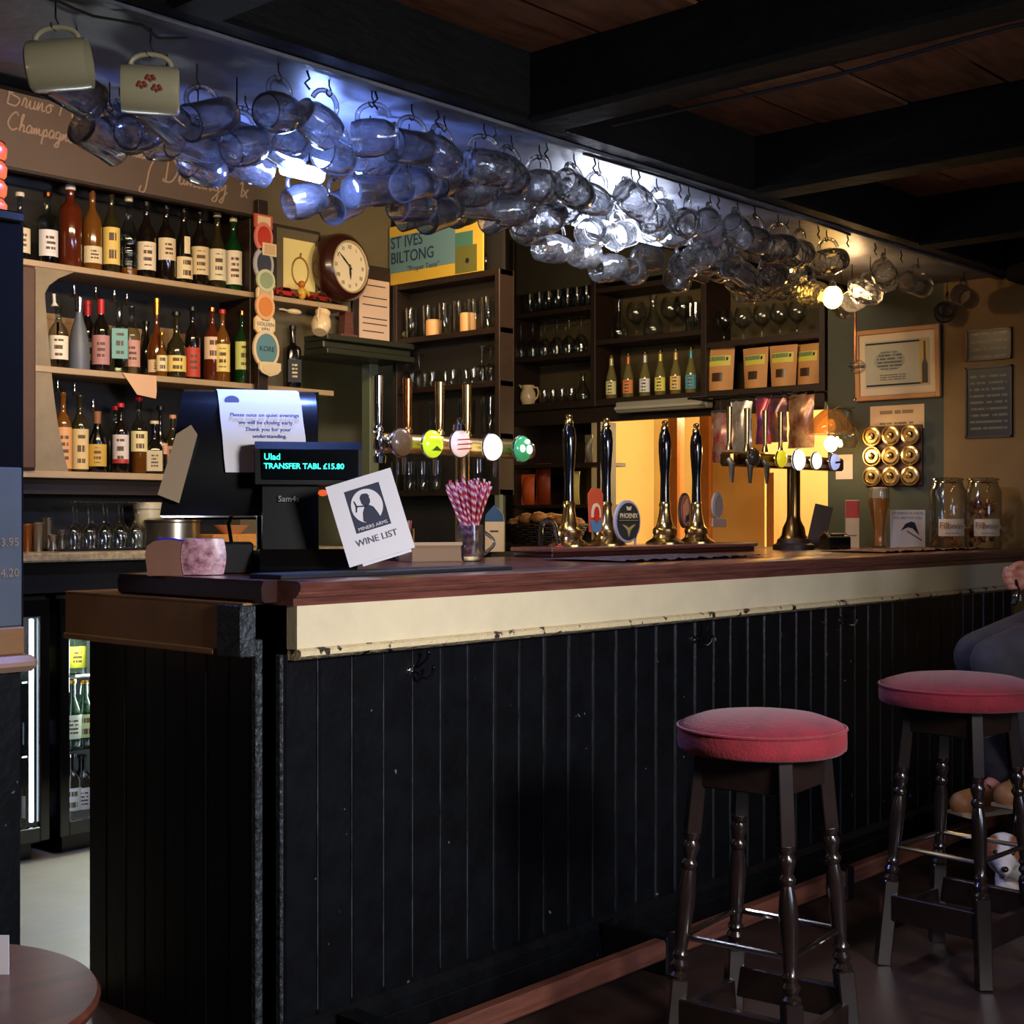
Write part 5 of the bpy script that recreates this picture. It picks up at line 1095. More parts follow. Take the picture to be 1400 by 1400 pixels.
# ---- straws in a glass mug
sx, sy = onY(642, 2.95)[0], 2.95
MUG_B = [(.030, 0), (.038, .003), (.041, .010), (.0425, .04), (.042, .08), (.0415, .112), (.0385, .112), (.0385, .08), (.039, .04), (.036, .016), (.0005, .014)]
sm = one('straw_mug', G().lathe(MUG_B, 28), MUGG, 'glass mug holding the pink striped straws on the bar', 'mug', (sx, sy, BT), ang=60)
obj('handle', G().tube([(.040+.0*math.cos(a), 0, .09) for a in (0,)]+[(.041+.034*math.sin(PI*t), -.0, .092-.07*t) for t in [i/10 for i in range(11)]], .0055, 10), MUGG, sm); sm.rotation_euler = (0, 0, -.75)
m, nt, b = new_mat('striped_straw'); b.inputs['Roughness'].default_value = 0.5
tc = N(nt, 'ShaderNodeTexCoord'); sp = N(nt, 'ShaderNodeSeparateXYZ'); nt.links.new(tc.outputs['Object'], sp.inputs[0])
def mth(op, a, c=None):
    n = N(nt, 'ShaderNodeMath'); n.operation = op
    for i, v in ((0, a), (1, c)):
        if v is None: continue
        if isinstance(v, (int, float)): n.inputs[i].default_value = v
        else: nt.links.new(v, n.inputs[i])
    return n.outputs[0]
ang = mth('DIVIDE', mth('ARCTAN2', sp.outputs[1], sp.outputs[0]), 2*PI)
fr_ = mth('FRACT', mth('ADD', mth('MULTIPLY', sp.outputs[2], 42.0), ang))
mx = N(nt, 'ShaderNodeMixRGB'); mx.inputs[1].default_value = srgb(236, 196, 200); mx.inputs[2].default_value = srgb(190, 44, 62); nt.links.new(mth('GREATER_THAN', fr_, 0.45), mx.inputs[0]); nt.links.new(mx.outputs[0], b.inputs['Base Color'])
STRAW = m
sme = G().lathe([(.0038, 0), (.0038, .232), (.0031, .232), (.0031, 0)], 10).mesh('straw', STRAW, True, 60)
for k in range(46):
    a = k*2.39996; rr = math.sqrt((k+.5)/46)
    bx_, by_ = .040*rr*math.cos(a+2.6), .020*rr*math.sin(a+2.6)
    tx_, ty_ = .080*rr*math.cos(a)-.004, .070*rr*math.sin(a)
    # lean so that each straw crosses the mug mouth inside its wall
    v0 = Vector((bx_*.6, by_*.6, .016)); v1 = Vector((tx_, ty_, .230))
    q = (v1-v0).to_track_quat('Z', 'Y')
    o = bpy.data.objects.new('straw', sme); COL.objects.link(o); o.location = Vector((sx, sy, BT))+v0; o.rotation_euler = q.to_euler()
    L = 1+.05*math.sin(k*1.7); o.scale = (1, 1, L)
    tag(o, 'pink and red striped paper straw fanned out in the glass mug', 'straw', 'striped straws in the glass mug')

# ---- lens fonts
LENS = lambda n, c, e: mat('lens_'+n, c, 0.15, emit=c, estr=e)
def lens(parent, x, z, r, m_, mark=None, y=-.055):
    l_ = obj('lens', G().lathe([(r, 0), (r*1.0, .012), (r*.9, .018), (r*.5, .024), (.001, .026)], 28, Matrix.Translation((x, y, z)) @ R90), m_, parent, ang=60)
    obj('lens_ring', G().tube([(x+r*math.cos(a), y-.006, z+r*math.sin(a)) for a in [2*PI*i/28 for i in range(28)]], .004, 6, True), CHROME, l_)
    obj('neck', G().tube([(x, y+.002, z), (x, -.0, z)], .012, 8), BRASS, l_)
    if mark:
        for pts_, mm in mark: obj('lens_mark', G().prism([(x+r*a, z+r*b_) for a, b_ in pts_], y-.030, y-.0275), mm, l_)
    return l_
x0, x1 = onY(526, 3.06)[0], onY(722, 3.06)[0]; xc = onY(632, 3.06)[0]; zc = 1.2+(705-612)*4.42/1900-BT
ft = thing('lens_font', 'brass T-shaped beer font with five round lit badges above the straws', 'beer font', (xc, 3.06, BT))
obj('column', G().lathe([(.055, 0), (.055, .01), (.035, .03), (.022, .05), (.022, zc-.03), (.03, zc-.01)], 24), BRASS, ft)
obj('cross_tube', G().tube([(x0-xc, 0, zc), (x1-xc, 0, zc)], .030, 16), mat('pale_brass', (206, 172, 110), 0.28, 0.9), ft)
obj('end_cap', G().sphere((x1-xc+.005, 0, zc), .030, 14, 8, (.5, 1, 1)), BRASS, ft); obj('end_cap', G().sphere((x0-xc, 0, zc), .030, 14, 8, (.5, 1, 1)), BRASS, ft)
for i, (px, c, e, nm) in enumerate(((548, (120, 92, 60), 0.0, 'brown'), (590, (190, 214, 40), 0.8, 'lime'), (628, (226, 196, 180), .7, 'pinkish'), (672, (250, 248, 220), 1.6, 'white'), (713, (60, 150, 90), .5, 'green'))):
    xx = onY(px, 3.0)[0]-xc
    mk_ = None
    if nm == 'lime': mk_ = [([(-.5, -.5), (0, -.15), (.5, -.5)], mat('dark_olive', (80, 90, 20), .5)), ([(-.7, .4), (.7, .4), (.6, .55), (-.6, .55)], mat('lime_pale', (230, 236, 160), .4, emit=(230, 236, 160), estr=.6))]
    if nm == 'pinkish': mk_ = [([(-.7, a), (.7, a+.1), (.7, a+.2), (-.7, a+.08)], mat('lens_red', (190, 50, 40), .4)) for a in (-.5, -.15, .2)]
    if nm == 'green': mk_ = [([(-.5+.28*math.cos(a), .0+.3*math.sin(a)) for a in [2*PI*i_/12 for i_ in range(12)]], LENS('gw', (240, 250, 240), 1.0)), ([(.3+.34*math.cos(a), -.05+.36*math.sin(a)) for a in [2*PI*i_/12 for i_ in range(12)]], LENS('gw', (240, 250, 240), 1.0)), ([(.05+.3*math.cos(a), .55+.2*math.sin(a)) for a in [2*PI*i_/12 for i_ in range(12)]], LENS('gw', (240, 250, 240), 1.0))]
    lens(ft, xx, zc+(.006 if i == 2 else 0), .0415, LENS(nm, c, e), mk_)
    if nm == 'pinkish': obj('crown', G().lathe([(.022, 0), (.018, .02), (.008, .026), (.010, .036), (.001, .042)], 14, Matrix.Translation((xx, -.06, zc+.045))), CHROME, ft)
for i, (px, mm) in enumerate(((517, CHROME), (557, COPPER), (601, BRASS), (638, BRASS))):
    xx = onY(px, 3.08)[0]-xc
    h_ = obj('tap_handle', G().lathe([(.012, 0), (.012, .02), (.016, .024), (.016, .034), (.011, .040), (.013, .06), (.0145, .17), (.015, .188), (.010, .192), (.001, .193)], 18, Matrix.Translation((xx, .02, zc+.012))), mm, ft)
obj('spout_valve', G().lathe([(.018, 0), (.02, .02), (.012, .03), (.02, .045), (.02, .07), (.012, .08)], 16, Matrix.Translation((x0-xc-.02, .0, zc-.06))), CHROME, ft)
for px in (560, 602, 640, 684):
    xx = onY(px, 3.1)[0]-xc; obj('spout', G().tube([(xx, .03, zc), (xx, .06, zc-.02), (xx, .065, zc-.09)], [.010, .010, .006], 10), CHROME, ft)
# far font
x0, x1 = onY(992, 2.98)[0], onY(1146, 2.98)[0]; xc = onY(1085, 2.98)[0]; dF = onY(1085, 2.98)[1]; zc = zat(630, dF)-BT
f2 = thing('lens_font', 'brass T-shaped beer font with glowing badges at the far end of the bar', 'beer font', (xc, 2.98, BT))
obj('plinth', G().lathe([(.085, 0), (.085, .02), (.07, .028), (.065, .045)], 28), DKWOOD, f2)
obj('column', G().lathe([(.062, .045), (.05, .06), (.045, .09), (.030, .12), (.027, .14), (.027, zc-.03), (.034, zc-.015), (.034, zc)], 24), mat('dull_brass', (130, 100, 56), 0.25, 1.0), f2)
obj('cross_tube', G().box((x0-xc, -.03, zc-.035), (x1-xc, .03, zc+.02), .008), mat('dull_brass', (130, 100, 56), 0.25, 1.0), f2)
for px, c, e, nm, r in ((1027, (60, 50, 40), 0, 'dark', .034), (1064, (226, 206, 40), .6, 'yellow', .034), (1088, (240, 244, 255), 1.8, 'bright', .042), (1112, (250, 240, 220), 1.3, 'ivory', .034), (1137, (180, 190, 240), .8, 'bluish', .034)):
    xx = onY(px, 2.93)[0]-xc; mk_ = [([(-.8, -.25), (.8, -.1), (.8, .15), (-.8, 0)], NV)] if nm == 'bluish' else None
    lens(f2, xx, zc, r, LENS(nm, c, e), mk_)
for px in (997, 1021, 1046, 1067):
    xx = onY(px, 3.0)[0]-xc; obj('tap_handle', G().lathe([(.014, 0), (.010, .02), (.009, .03), (.011, .15), (.012, .168), (.001, .172)], 14, Matrix.Translation((xx, .02, zc+.03))), BRASS, f2)
for px in (996, 1021, 1044):
    xx = onY(px, 2.95)[0]-xc; obj('spout', G().tube([(xx, -.03, zc-.01), (xx, -.045, zc-.03), (xx, -.045, zc-.10)], [.013, .013, .006], 10), mat('grey_spout', (120, 110, 96), .3, .8), f2)
# ---- hand pumps on their plinth
x0, x1 = onY(755, 2.98)[0], onY(1037, 2.98)[0]
pb = thing('pump_plinth', 'long dark wooden plinth that carries the four hand pumps', 'plinth', (0, 0, BT))
obj('top', G().box((x0, 2.98, .018), (x1, 3.17, .034), .004), MAHOG, pb); obj('base', G().box((x0+.012, 2.99, 0), (x1-.012, 3.165, .018), .003), mat('dark_mahogany', (52, 26, 22), 0.35), pb)
def badge2(parent, cx, cz, rx, rz_, outer, inner, shape='oval', tx=None, y=-.07, ts=.02, k=.84, extra=None):
    b_ = badge(parent, cx, cz, rx, rz_, outer, inner, y=y, shape=shape, k=k)
    if tx: text(tx, ts, RIMW, b_, (cx, y-.004, cz+rz_*.12))
    if extra: extra(b_, y-.004)
    return b_
for i, (px, py, lab_) in enumerate(((778, 566, 'nearest the tap handles, with an orange and blue badge'), (829, 571, 'with the round PHOENIX badge'), (909, 575, 'with an oval brown picture badge'), (952, 579, 'furthest along, with a grey stone-like badge'))):
    X, d = onY(px, 3.07); topz = zat(py, d)-BT
    hp = thing('hand_pump', 'black-handled brass hand pump, the one %s' % lab_, 'hand pump', (X, 3.07, BT+.034), group='hand pumps on the plinth')
    tz = topz-.034
    s_ = tz/.44
    obj('base', G().lathe([(r*.95, z*s_) for r, z in ((.075, 0), (.075, .006), (.062, .014), (.048, .022), (.044, .032), (.048, .040), (.048, .052), (.036, .062), (.030, .08), (.024, .105), (.021, .13), (.024, .14), (.020, .15))], 28), BRASS, hp)
    obj('handle', G().lathe([(r, z*s_) for r, z in ((.018, .148), (.017, .20), (.0165, .24), (.020, .28), (.0235, .33), (.024, .36), (.021, .39), (.014, .405), (.016, .41))], 22), BLKGL, hp)
    obj('ferrule', G().lathe([(r, z*s_) for r, z in ((.016, .408), (.014, .418), (.009, .424), (.012, .430), (.012, .436), (.006, .44), (.001, .441))], 18), BRASS, hp)
    if i == 0:
        cx = .055
        b_ = obj('pump_clip', G().prism([(cx-.034, -.0), (cx+.034, .0), (cx+.040, .13), (cx+.02, .15), (cx-.02, .15), (cx-.040, .13)], -.075, -.070, Matrix.Translation((0, 0, .05))), MR('clip_orange', (206, 84, 50)), hp)
        obj('clip_arch', G().prism([(cx+.026*math.cos(a), .115+.034*math.sin(a)) for a in [PI*i_/12 for i_ in range(13)]]+[(cx-.026, .10), (cx+.026, .10)], -.077, -.075), RIMW, b_)
        obj('clip_figure', G().prism([(cx+.015*math.cos(a), .110+.028*math.sin(a)) for a in [2*PI*i_/14 for i_ in range(14)]], -.079, -.077), MR('clip_red', (200, 50, 36)), b_)
        obj('clip_band', G().prism([(cx-.034, .09), (cx+.034, .09), (cx+.022, .055), (cx, .045), (cx-.022, .055)], -.0775, -.075), MR('clip_blue', (84, 128, 160)), b_)
    if i == 1:
        def ex(b_, y_):
            text('PHOENIX', .024, RIMW, b_, (.035, y_, .105), off=.0004)
            obj('banner_line', G().box((-.02, y_-.0006, .0885), (.09, y_+.001, .0905)), MR('gold_line', (170, 150, 90)), b_); 
            obj('bird', G().prism([(.035, .03), (.045, .055), (.075, .075), (.055, .072), (.035, .062), (.015, .072), (-.005, .075), (.025, .055)], y_-.001, y_+.001), MR('gold_line', (170, 150, 90)), b_)
            obj('crest', G().prism([(.025, .125), (.045, .125), (.05, .140), (.035, .136), (.02, .140)], y_-.001, y_+.001), RIMW, b_)
            obj('clip_tail', G().box((.075, y_+.004, -.02), (.084, y_+.008, .04)), MR('silver_rim', (176, 170, 186)), b_)
        badge2(hp, .035, .085, .074, .076, MR('silver_rim', (176, 170, 186)), MR('clip_charcoal', (52, 50, 46)), extra=ex, k=.88)
    if i == 2:
        def ex(b_, y_):
            obj('painted_rider', G().prism([(.015, .14), (.04, .17), (.05, .14), (.045, .10), (.03, .11), (.02, .09)], y_-.001, y_+.001), MR('rider_orange', (200, 130, 90)), b_); obj('painted_dark', G().prism([(.03, .08), (.052, .09), (.05, .115), (.035, .105)], y_-.001, y_+.001), INK, b_)
        badge2(hp, .035, .125, .036, .066, MR('dark_rim', (60, 44, 36)), MR('clip_brown', (150, 92, 66)), extra=ex, k=.88)
    if i == 3:
        b_ = badge2(hp, .045, .145, .034, .052, MR('stone_grey', (160, 146, 134)), MR('stone_grey2', (140, 124, 114)), k=.8)
        obj('name_plate', G().box((.0, -.076, .062), (.095, -.068, .096), .002), MR('plate_pink', (160, 130, 112)), b_)
# chrome rinser tap
X, d = onY(744, 3.10)
rt = thing('rinser_tap', 'chrome looped tap on a flat base between straws and hand pumps', 'tap', (X, 3.08, BT), -.4)
obj('base', G().lathe([(.085, 0), (.08, .016), (.05, .028), (.001, .034)], 24, Matrix.Diagonal((1, .55, 1, 1))), CHROME, rt)
obj('swan_neck', G().tube([(-.03, 0, .02), (-.03, 0, .09)]+[(-.03+.028-.028*math.cos(PI*t), 0, .09+.035*math.sin(PI*t)) for t in [i/8 for i in range(1, 9)]]+[(.040, 0, .03)], .008, 10), CHROME, rt)
obj('red_button', G().sphere((.03, -.02, .033), .012, 10, 6, (1.4, 1, .5)), mat('red_plastic', (200, 40, 40), .3), rt)
# towels / runners on the bar top
def runner(x0, x1, y0, y1, m_, label, n=60):
    vs = []; fs = []
    for i in range(n+1):
        x = x0+(x1-x0)*i/n
        for k in range(5):
            y = y0+(y1-y0)*k/4+.006*math.sin(i*.9+k); vs.append((x, y, .0025+.0022*(1+math.sin(i*1.3+k*.9))+(.004*abs(math.sin(i*.37)) if k in (0,) else 0)))
    for i in range(n):
        for k in range(4): a = i*5+k; fs.append((a, a+5, a+6, a+1))
    o = one('bar_runner', G().add(vs, fs), m_, label, 'bar towel', (0, 0, BT), ang=80); return o
runner(onY(790, 2.7)[0], onY(990, 2.7)[0], 2.52, 2.86, mat('purple_grey_towel', (84, 60, 66), .9, rgb2=(40, 30, 34), scale=12), 'rumpled purplish grey bar towel in front of the hand pumps')
runner(4.75, 5.62, 2.43, 2.72, mat('patterned_towel', (176, 128, 92), .9, rgb2=(48, 32, 26), scale=26), 'cream and brown patterned bar towel at the far end of the bar')
# weissbier glass
X, d = onY(1196, 2.86)
bgm = mat('amber_beer', (200, 120, 44), 0.12, coat=.5, emit=(200, 110, 30), estr=0.06)
bgl = thing('beer_glass', 'tall full glass of amber beer with creamy head at the far bar end', 'beer glass', (X, 2.84, BT))
BO = [(.030, 0), (.033, .004), (.028, .02), (.027, .06), (.033, .12), (.043, .18), (.046, .22), (.042, .262)]
obj('glass', G().lathe(wall_prof(BO, .0022), 28), GLASS, bgl, ang=60)
obj('beer', G().lathe([(.024, .012), (.0245, .06), (.0305, .12), (.040, .18), (.0425, .215), (.001, .215)], 24), bgm, bgl)
obj('head', G().lathe([(.0425, .2155), (.0425, .22), (.039, .258), (.03, .262), (.001, .263)], 24), mat('beer_head', (240, 206, 160), .8, bump=.2), bgl)
# snack jars
for i, (px, Y_, tx) in enumerate(((1296, 2.545, 'large glass clip jar with orange snacks low inside, left of the pair'), (1344, 2.44, 'large glass clip jar filled higher with crisps, right of the pair'))):
    X, d = onY(px, Y_); H = .30; r = .075
    jt = thing('clip_jar', tx, 'jar', (X, Y_, BT), -.9, 'snack jars at the end of the bar')
    obj('glass', G().lathe(wall_prof([(r*.93, 0), (r, .006), (r, H*.80), (r*.82, H*.90), (r*.78, H*.95)], .0025), 32), GLASS, jt, ang=50)
    obj('lid', G().lathe(wall_prof([(r*.80, H*.955), (r*.88, H*.965), (r*.86, H*.985), (r*.4, H)], .002), 32), GLASS, jt)
    obj('clip_wire', G().tube([(r*.8*math.cos(a), r*.8*math.sin(a), H*.93) for a in [2*PI*k/24 for k in range(24)]], .0022, 6, True), CHROME, jt); obj('clasp', G().tube([(0, -r*.84, H*.80), (.01, -r*.98, H*.88), (-.01, -r*.98, H*.93), (0, -r*.84, H*.97)], .003, 6), BRASS, jt)
    obj('label', G().lathe([(r*1.015, .055), (r*1.02, .056), (r*1.02, .125), (r*1.015, .126)], 16, a0=-PI/2-.75, a1=-PI/2+.75), MR('jar_label', (232, 206, 166)), jt)
    text('Filberts', .036, MR('label_brown', (150, 110, 70)), jt, (0, -r*1.06, .098), off=.0003); obj('label_rule', G().box((-.03, -r*1.05, .067), (.03, -r*1.03, .069)), MR('label_brown', (150, 110, 70)), jt)
    CR = [mat('crisp_gold', (214, 140, 60), .5), mat('crisp_brown', (176, 100, 44), .5)]
    top = .07 if i == 0 else .22; n = 26 if i == 0 else 70
    for q in range(2):
        g = G()
        for k in range(n//2):
            a = random.uniform(0, 2*PI); rr = (r-.017)*math.sqrt(random.random()); z = .018+random.random()*(top-.02)
            M = Matrix.Translation((rr*math.cos(a), rr*math.sin(a), z)) @ Euler((random.uniform(0, 3), random.uniform(0, 3), 0)).to_matrix().to_4x4()
            g.sphere((0, 0, 0), .016, 7, 4, (1, .8, .35), M)
        s_o = obj('snacks', g, CR[q], jt); s_o['kind'] = 'stuff'
# flyer, cards, card machine, folder near the right wall
X, d = onY(1247, 2.74)
fl = thing('flyer', 'white leaning flyer with a dark pointed picture beside the snack jars', 'flyer', (X, 2.76, BT), -.85)
obj('sheet', G().box((-.075, 0, 0), (.075, .003, .165)), MR('flyer_white', (226, 210, 190)), fl); text('STUDENTS & LOCAL', .015, MR('flyer_grey', (120, 110, 100)), fl, (0, -.001, .150)); text('WE ARE FOR YOU', .015, MR('flyer_grey', (120, 110, 100)), fl, (0, -.001, .130))
obj('flyer_picture', G().prism([(-.03, .075), (-.01, .105), (.015, .115), (.03, .11), (.05, .055), (.02, .085), (.0, .09)], -.0015, 0), INK, fl); obj('flyer_stripe', G().prism([(-.005, .07), (.06, .03), (.062, .036), (-.003, .077)], -.0015, 0), MR('flyer_grey', (120, 110, 100)), fl)
X, d = onY(1174, 2.98)
rc = thing('red_card', 'small red and white card standing behind the beer glass', 'card', (X-.02, 3.0, BT+.0), -.85)
obj('sheet', G().box((-.03, 0, 0), (.03, .003, .21)), MR('flyer_white', (226, 210, 190)), rc); obj('red_top', G().box((-.03, -.001, .13), (.03, 0, .205)), MR('card_red', (200, 60, 50)), rc); obj('print_line', G().box((-.02, -.0015, .05), (.018, 0, .055)), MR('flyer_grey', (120, 110, 100)), rc)
X, d = onY(1163, 2.80)
cm_ = thing('card_machine', 'black card machine with a brass-coloured rim left of the beer glass', 'card machine', (X, 2.86, BT), -.7)
obj('body', G().prism([(-.03, 0), (.09, 0), (.09, .05), (.02, .068), (-.03, .05)], -.045, .045, MYZ), BLKGL, cm_, ang=40); obj('keypad', G().box((-.03, .0, .060), (.03, .05, .064)), BLKPL, cm_); obj('rim', G().tube([(-.046, -.03, .05), (-.046, .02, .069), (-.046, .09, .05)], .004, 6), BRASS, cm_)
X, d = onY(1128, 3.05)
fo = thing('menu_folder', 'dark leather menu folder leaning upright behind the far font', 'folder', (X, 3.10, BT), -.85); fo.rotation_euler = (0, .22, -.85)
obj('cover', G().box((-.04, 0, 0), (.04, .006, .19), .002), mat('dark_leather', (52, 36, 34), .5), fo); obj('pages', G().box((-.036, .006, .004), (.036, .014, .185)), MR('page_tan', (200, 170, 120)), fo)

# ================================================================== RIGHT WALL
def onwall(px, py, X=5.80):
    Y, d = onX(px, X); return Y, zat(py, d)
ya, za = onwall(1170, 452, 5.785); yb2, zb2 = onwall(1286, 548, 5.785)
ct = thing('framed_certificate', 'pale wooden framed certificate on the dark green wall at the bar end', 'certificate', (5.80, (ya+yb2)/2, zb2+.02), RW); ct.rotation_euler = (0.05, 0, RW)
CW, CHh = (ya-yb2), .32
LW = mat('light_wood_frame', (206, 150, 92), .45, var=.15, scale=7)
obj('frame', G().box((-CW/2, -.02, 0), (-CW/2+.022, 0, CHh), .003).box((CW/2-.022, -.02, 0), (CW/2, 0, CHh), .003).box((-CW/2+.02, -.02, 0), (CW/2-.02, 0, .022), .003).box((-CW/2+.02, -.02, CHh-.022), (CW/2-.02, 0, CHh), .003), LW, ct)
obj('mount', G().box((-CW/2+.02, -.010, .02), (CW/2-.02, -.004, CHh-.02)), MR('mount_white', (226, 206, 170)), ct)
obj('document', G().box((-CW/2+.05, -.012, .055), (CW/2-.05, -.010, CHh-.055)), MR('doc_grey', (190, 186, 160)), ct)
for z in (.062, CHh-.070): obj('black_rule', G().box((-CW/2+.055, -.0128, z), (CW/2-.085, -.012, z+.008)), INK, ct)
obj('oval_print', G().lathe([(.075, 0), (.075, .0008), (.001, .0008)], 28, Matrix.Translation((-.035, -.012, .175)) @ R90 @ Matrix.Diagonal((1, .62, 1, 1))), printmat('oval_lines', (160, 166, 150), (90, 92, 84), 6, .1, .9, 9), ct)
obj('small_print', G().box((-.09, -.0128, .085), (.05, -.012, .115)), printmat('small_lines', (190, 186, 160), (110, 104, 90), 3, .05, .95, 14), ct)
obj('side_panel_gold', G().box((CW/2-.095, -.0128, .06), (CW/2-.055, -.012, CHh-.06)), MR('gold_panel', (206, 170, 90)), ct)
obj('dark_bottle_print', G().prism([(CW/2-.085, .065), (CW/2-.058, .065), (CW/2-.058, .15), (CW/2-.066, .17), (CW/2-.066, .25), (CW/2-.076, .25), (CW/2-.076, .17), (CW/2-.085, .15)], -.0136, -.0128), MR('print_dark', (50, 50, 40)), ct)
ya, za = onwall(1190, 556); yb2, zb2 = onwall(1264, 585)
pn = one('paper_notice', G().box((-(ya-yb2)/2, -.002, 0), ((ya-yb2)/2, 0, za-zb2)), printmat('notice_lines', (226, 190, 140), (150, 120, 84), 2, .18, .8, 10, .3, zlo=.2, zhi=.85), 'cream paper notice under the framed certificate', 'notice', (5.80, (ya+yb2)/2, zb2), RW)
ya, za = onwall(1184, 583); yb2, zb2 = onwall(1262, 664)
kb = thing('brass_bell_board', 'wooden board with nine round brass caps in three rows below the paper notice', 'board', (5.80, (ya+yb2)/2, zb2), RW)
W2, H2 = ya-yb2, za-zb2-.003
obj('board', G().box((-W2/2, -.012, 0), (W2/2, 0, H2), .003), mat('brown_board', (96, 50, 30), .5), kb)
for r_ in range(3):
    for c_ in range(3):
        M = Matrix.Translation((-W2/2+W2*(c_+.5)/3, -.012, H2*(r_+.5)/3)) @ R90
        q = W2/6*.96
        cp_ = obj('brass_cap', G().lathe([(q, 0), (q, .018), (q*.9, .026), (q*.72, .028), (q*.62, .022), (q*.42, .024), (q*.25, .034), (.001, .036)], 24, M), BRASS, kb)
        obj('rim_ring', G().lathe([(q*.98, .019), (q*1.03, .021), (q*.98, .025)], 24, M), mat('pale_brass', (206, 172, 110), 0.28, 0.9), cp_)
for (p0, p1, tx, n) in (((1322, 453), (1384, 490), 'small black framed slate sign with faint gold lines, upper right wall', 4), ((1321, 503), (1385, 597), 'large dark framed menu sign with faint lines below the small slate sign', 11)):
    ya, za = onwall(*p0); yb2, zb2 = onwall(*p1); w_, h_ = ya-yb2, za-zb2
    g_ = thing('slate_sign', tx, 'sign', (5.80, (ya+yb2)/2, zb2), RW)
    obj('panel', G().box((-w_/2, -.008, 0), (w_/2, 0, h_)), printmat('slate_lines_%d' % n, (34, 36, 30), (120, 112, 84), n, .1, .9, 12, .35, rough=.35), g_)
    t_ = .008; obj('frame', G().box((-w_/2, -.014, 0), (-w_/2+t_, 0, h_)).box((w_/2-t_, -.014, 0), (w_/2, 0, h_)).box((-w_/2, -.014, 0), (w_/2, 0, t_)).box((-w_/2, -.014, h_-t_), (w_/2, 0, h_)), mat('brown_sign_frame', (74, 54, 36), .4), g_)
ya, za = onwall(1143, 622); yb2, zb2 = onwall(1166, 655)
one('small_notice', G().box((-(ya-yb2)/2, -.002, 0), ((ya-yb2)/2, 0, za-zb2)), MR('small_white', (206, 190, 180)), 'small plain white notice on the green wall beside the hatch', 'notice', (5.80, (ya+yb2)/2, zb2), RW)
# wall lamp and shade beside the hatch
Yl, dl = onX(1136, 5.62); zl_ = zat(607, dl)
wlp = thing('wall_lamp', 'small wall lamp with gold dome shade and glowing bulb at the edge of the hatch', 'lamp', (5.62, Yl, zl_))
obj('bulb', G().sphere((0, 0, 0), .030, 14, 10, (1, 1, 1.2)), mat('warm_bulb', (255, 220, 150), .5, emit=(255, 196, 110), estr=40), wlp)
obj('shade', G().lathe([(.10, .045), (.098, .075), (.075, .12), (.04, .15), (.03, .155), (.001, .156)], 28), glassmat('gold_shade_glass', (226, 186, 110), 1.5, glare=.08), wlp)
obj('arm', G().tube([(0, 0, .15), (.06, 0, .17), (.18, 0, .16)], .006, 8), BRASS, wlp)
light('wall_lamp_glow', 'POINT', (5.56, Yl, zl_-.03), 2.2, (1.0, .72, .38), .03)
Yj, dj = onX(1158, 5.66)
glassware('snif', 'hanging_bowl', 'round clear glass bowl beside the gold lamp shade', 'glass', (5.66, Yj, zat(612, dj)), None, True, 1.1)['label'] = 'round clear glass hanging beside the gold lamp shade'
# glass drop hanging from the rack
X, d = onY(1169, 2.95)
dg_ = thing('hanging_glass_drop', 'long thin copper-coloured rod with a glass knob hanging left of the certificate', 'hanging ornament', (X, 2.95, 2.222))
zr = zat(495, d)-2.222
obj('rod', G().tube([(0, 0, 0), (0, 0, zr)], .007, 8), mat('copper_rod', (190, 130, 104), .3, .6), dg_); obj('knob', G().sphere((.015, 0, zr-.02), .04, 16, 10, (1, 1, .8)), GLASS, dg_); obj('knob_band', G().tube([(.015+.038*math.cos(a), .038*math.sin(a), zr-.02) for a in [2*PI*k/20 for k in range(20)]], .003, 6, True), CHROME, dg_); obj('tail', G().sphere((0, 0, zr-.16), .008, 8, 6), CHROME, dg_)

# ================================================================== HANGING MUGS
def handle_pts(r, h, out=.034):
    P = []
    for i in range(13):
        t = i/12; a = PI*(t-.5)
        P.append((r-.003+out*math.cos(a)**.8 if abs(math.cos(a)) > 1e-6 else r-.003, 0, h*.5+h*.36*math.sin(a)))
    return P
def mug_meshes(kind):
    if kind == 'barrel': r, h = .049, .118; out = [(.030, 0), (.036, .003), (.043, .02), (r, .055), (.048, .085), (.044, h)]
    elif kind == 'tankard': r, h = .043, .122; out = [(.036, 0), (.042, .003), (.043, .03), (.042, .08), (.0435, h)]
    else: r, h = .047, .108; out = [(.028, 0), (.034, .003), (.032, .012), (.042, .03), (r, .06), (.046, .09), (.041, h)]
    inn = [(max(a-.0045, .001), z) for a, z in out[2:]][::-1]
    prof = out+inn+[(out[1][0]*.8, .016), (.001, .014)]
    M = Matrix.Rotation(-PI/2, 4, 'Y') @ Matrix.Translation((-(r+.026), 0, -h/2))   # handle at the top, mug lying level
    flat = None
    if kind == 'barrel':
        def flat(x, y, rr, a):
            q = 1-.035*(abs(math.sin(a*5))) if rr > .040 else 1
            return x*q, y*q
    body = G().lathe(prof, 30, M, flat=flat).mesh('glass_mug', DIMP if kind == 'barrel' else MUGG, True, 60)
    hnd = G().tube([M @ Vector(p) for p in handle_pts(r, h)], [.0062]*13, 10).mesh('handle', MUGG, True, 60)
    return body, hnd
MM = {k: mug_meshes(k) for k in ('barrel', 'tankard', 'goblet')}
HOOK = G().tube([(0, 0, .037), (0, 0, .020), (.006, 0, .010), (.007, 0, .002), (0, 0, -.005), (-.008, 0, 0), (-.010, 0, .008)], .0022, 6).mesh('hook', mat('black_iron', (30, 30, 32), 0.3, 0.8))
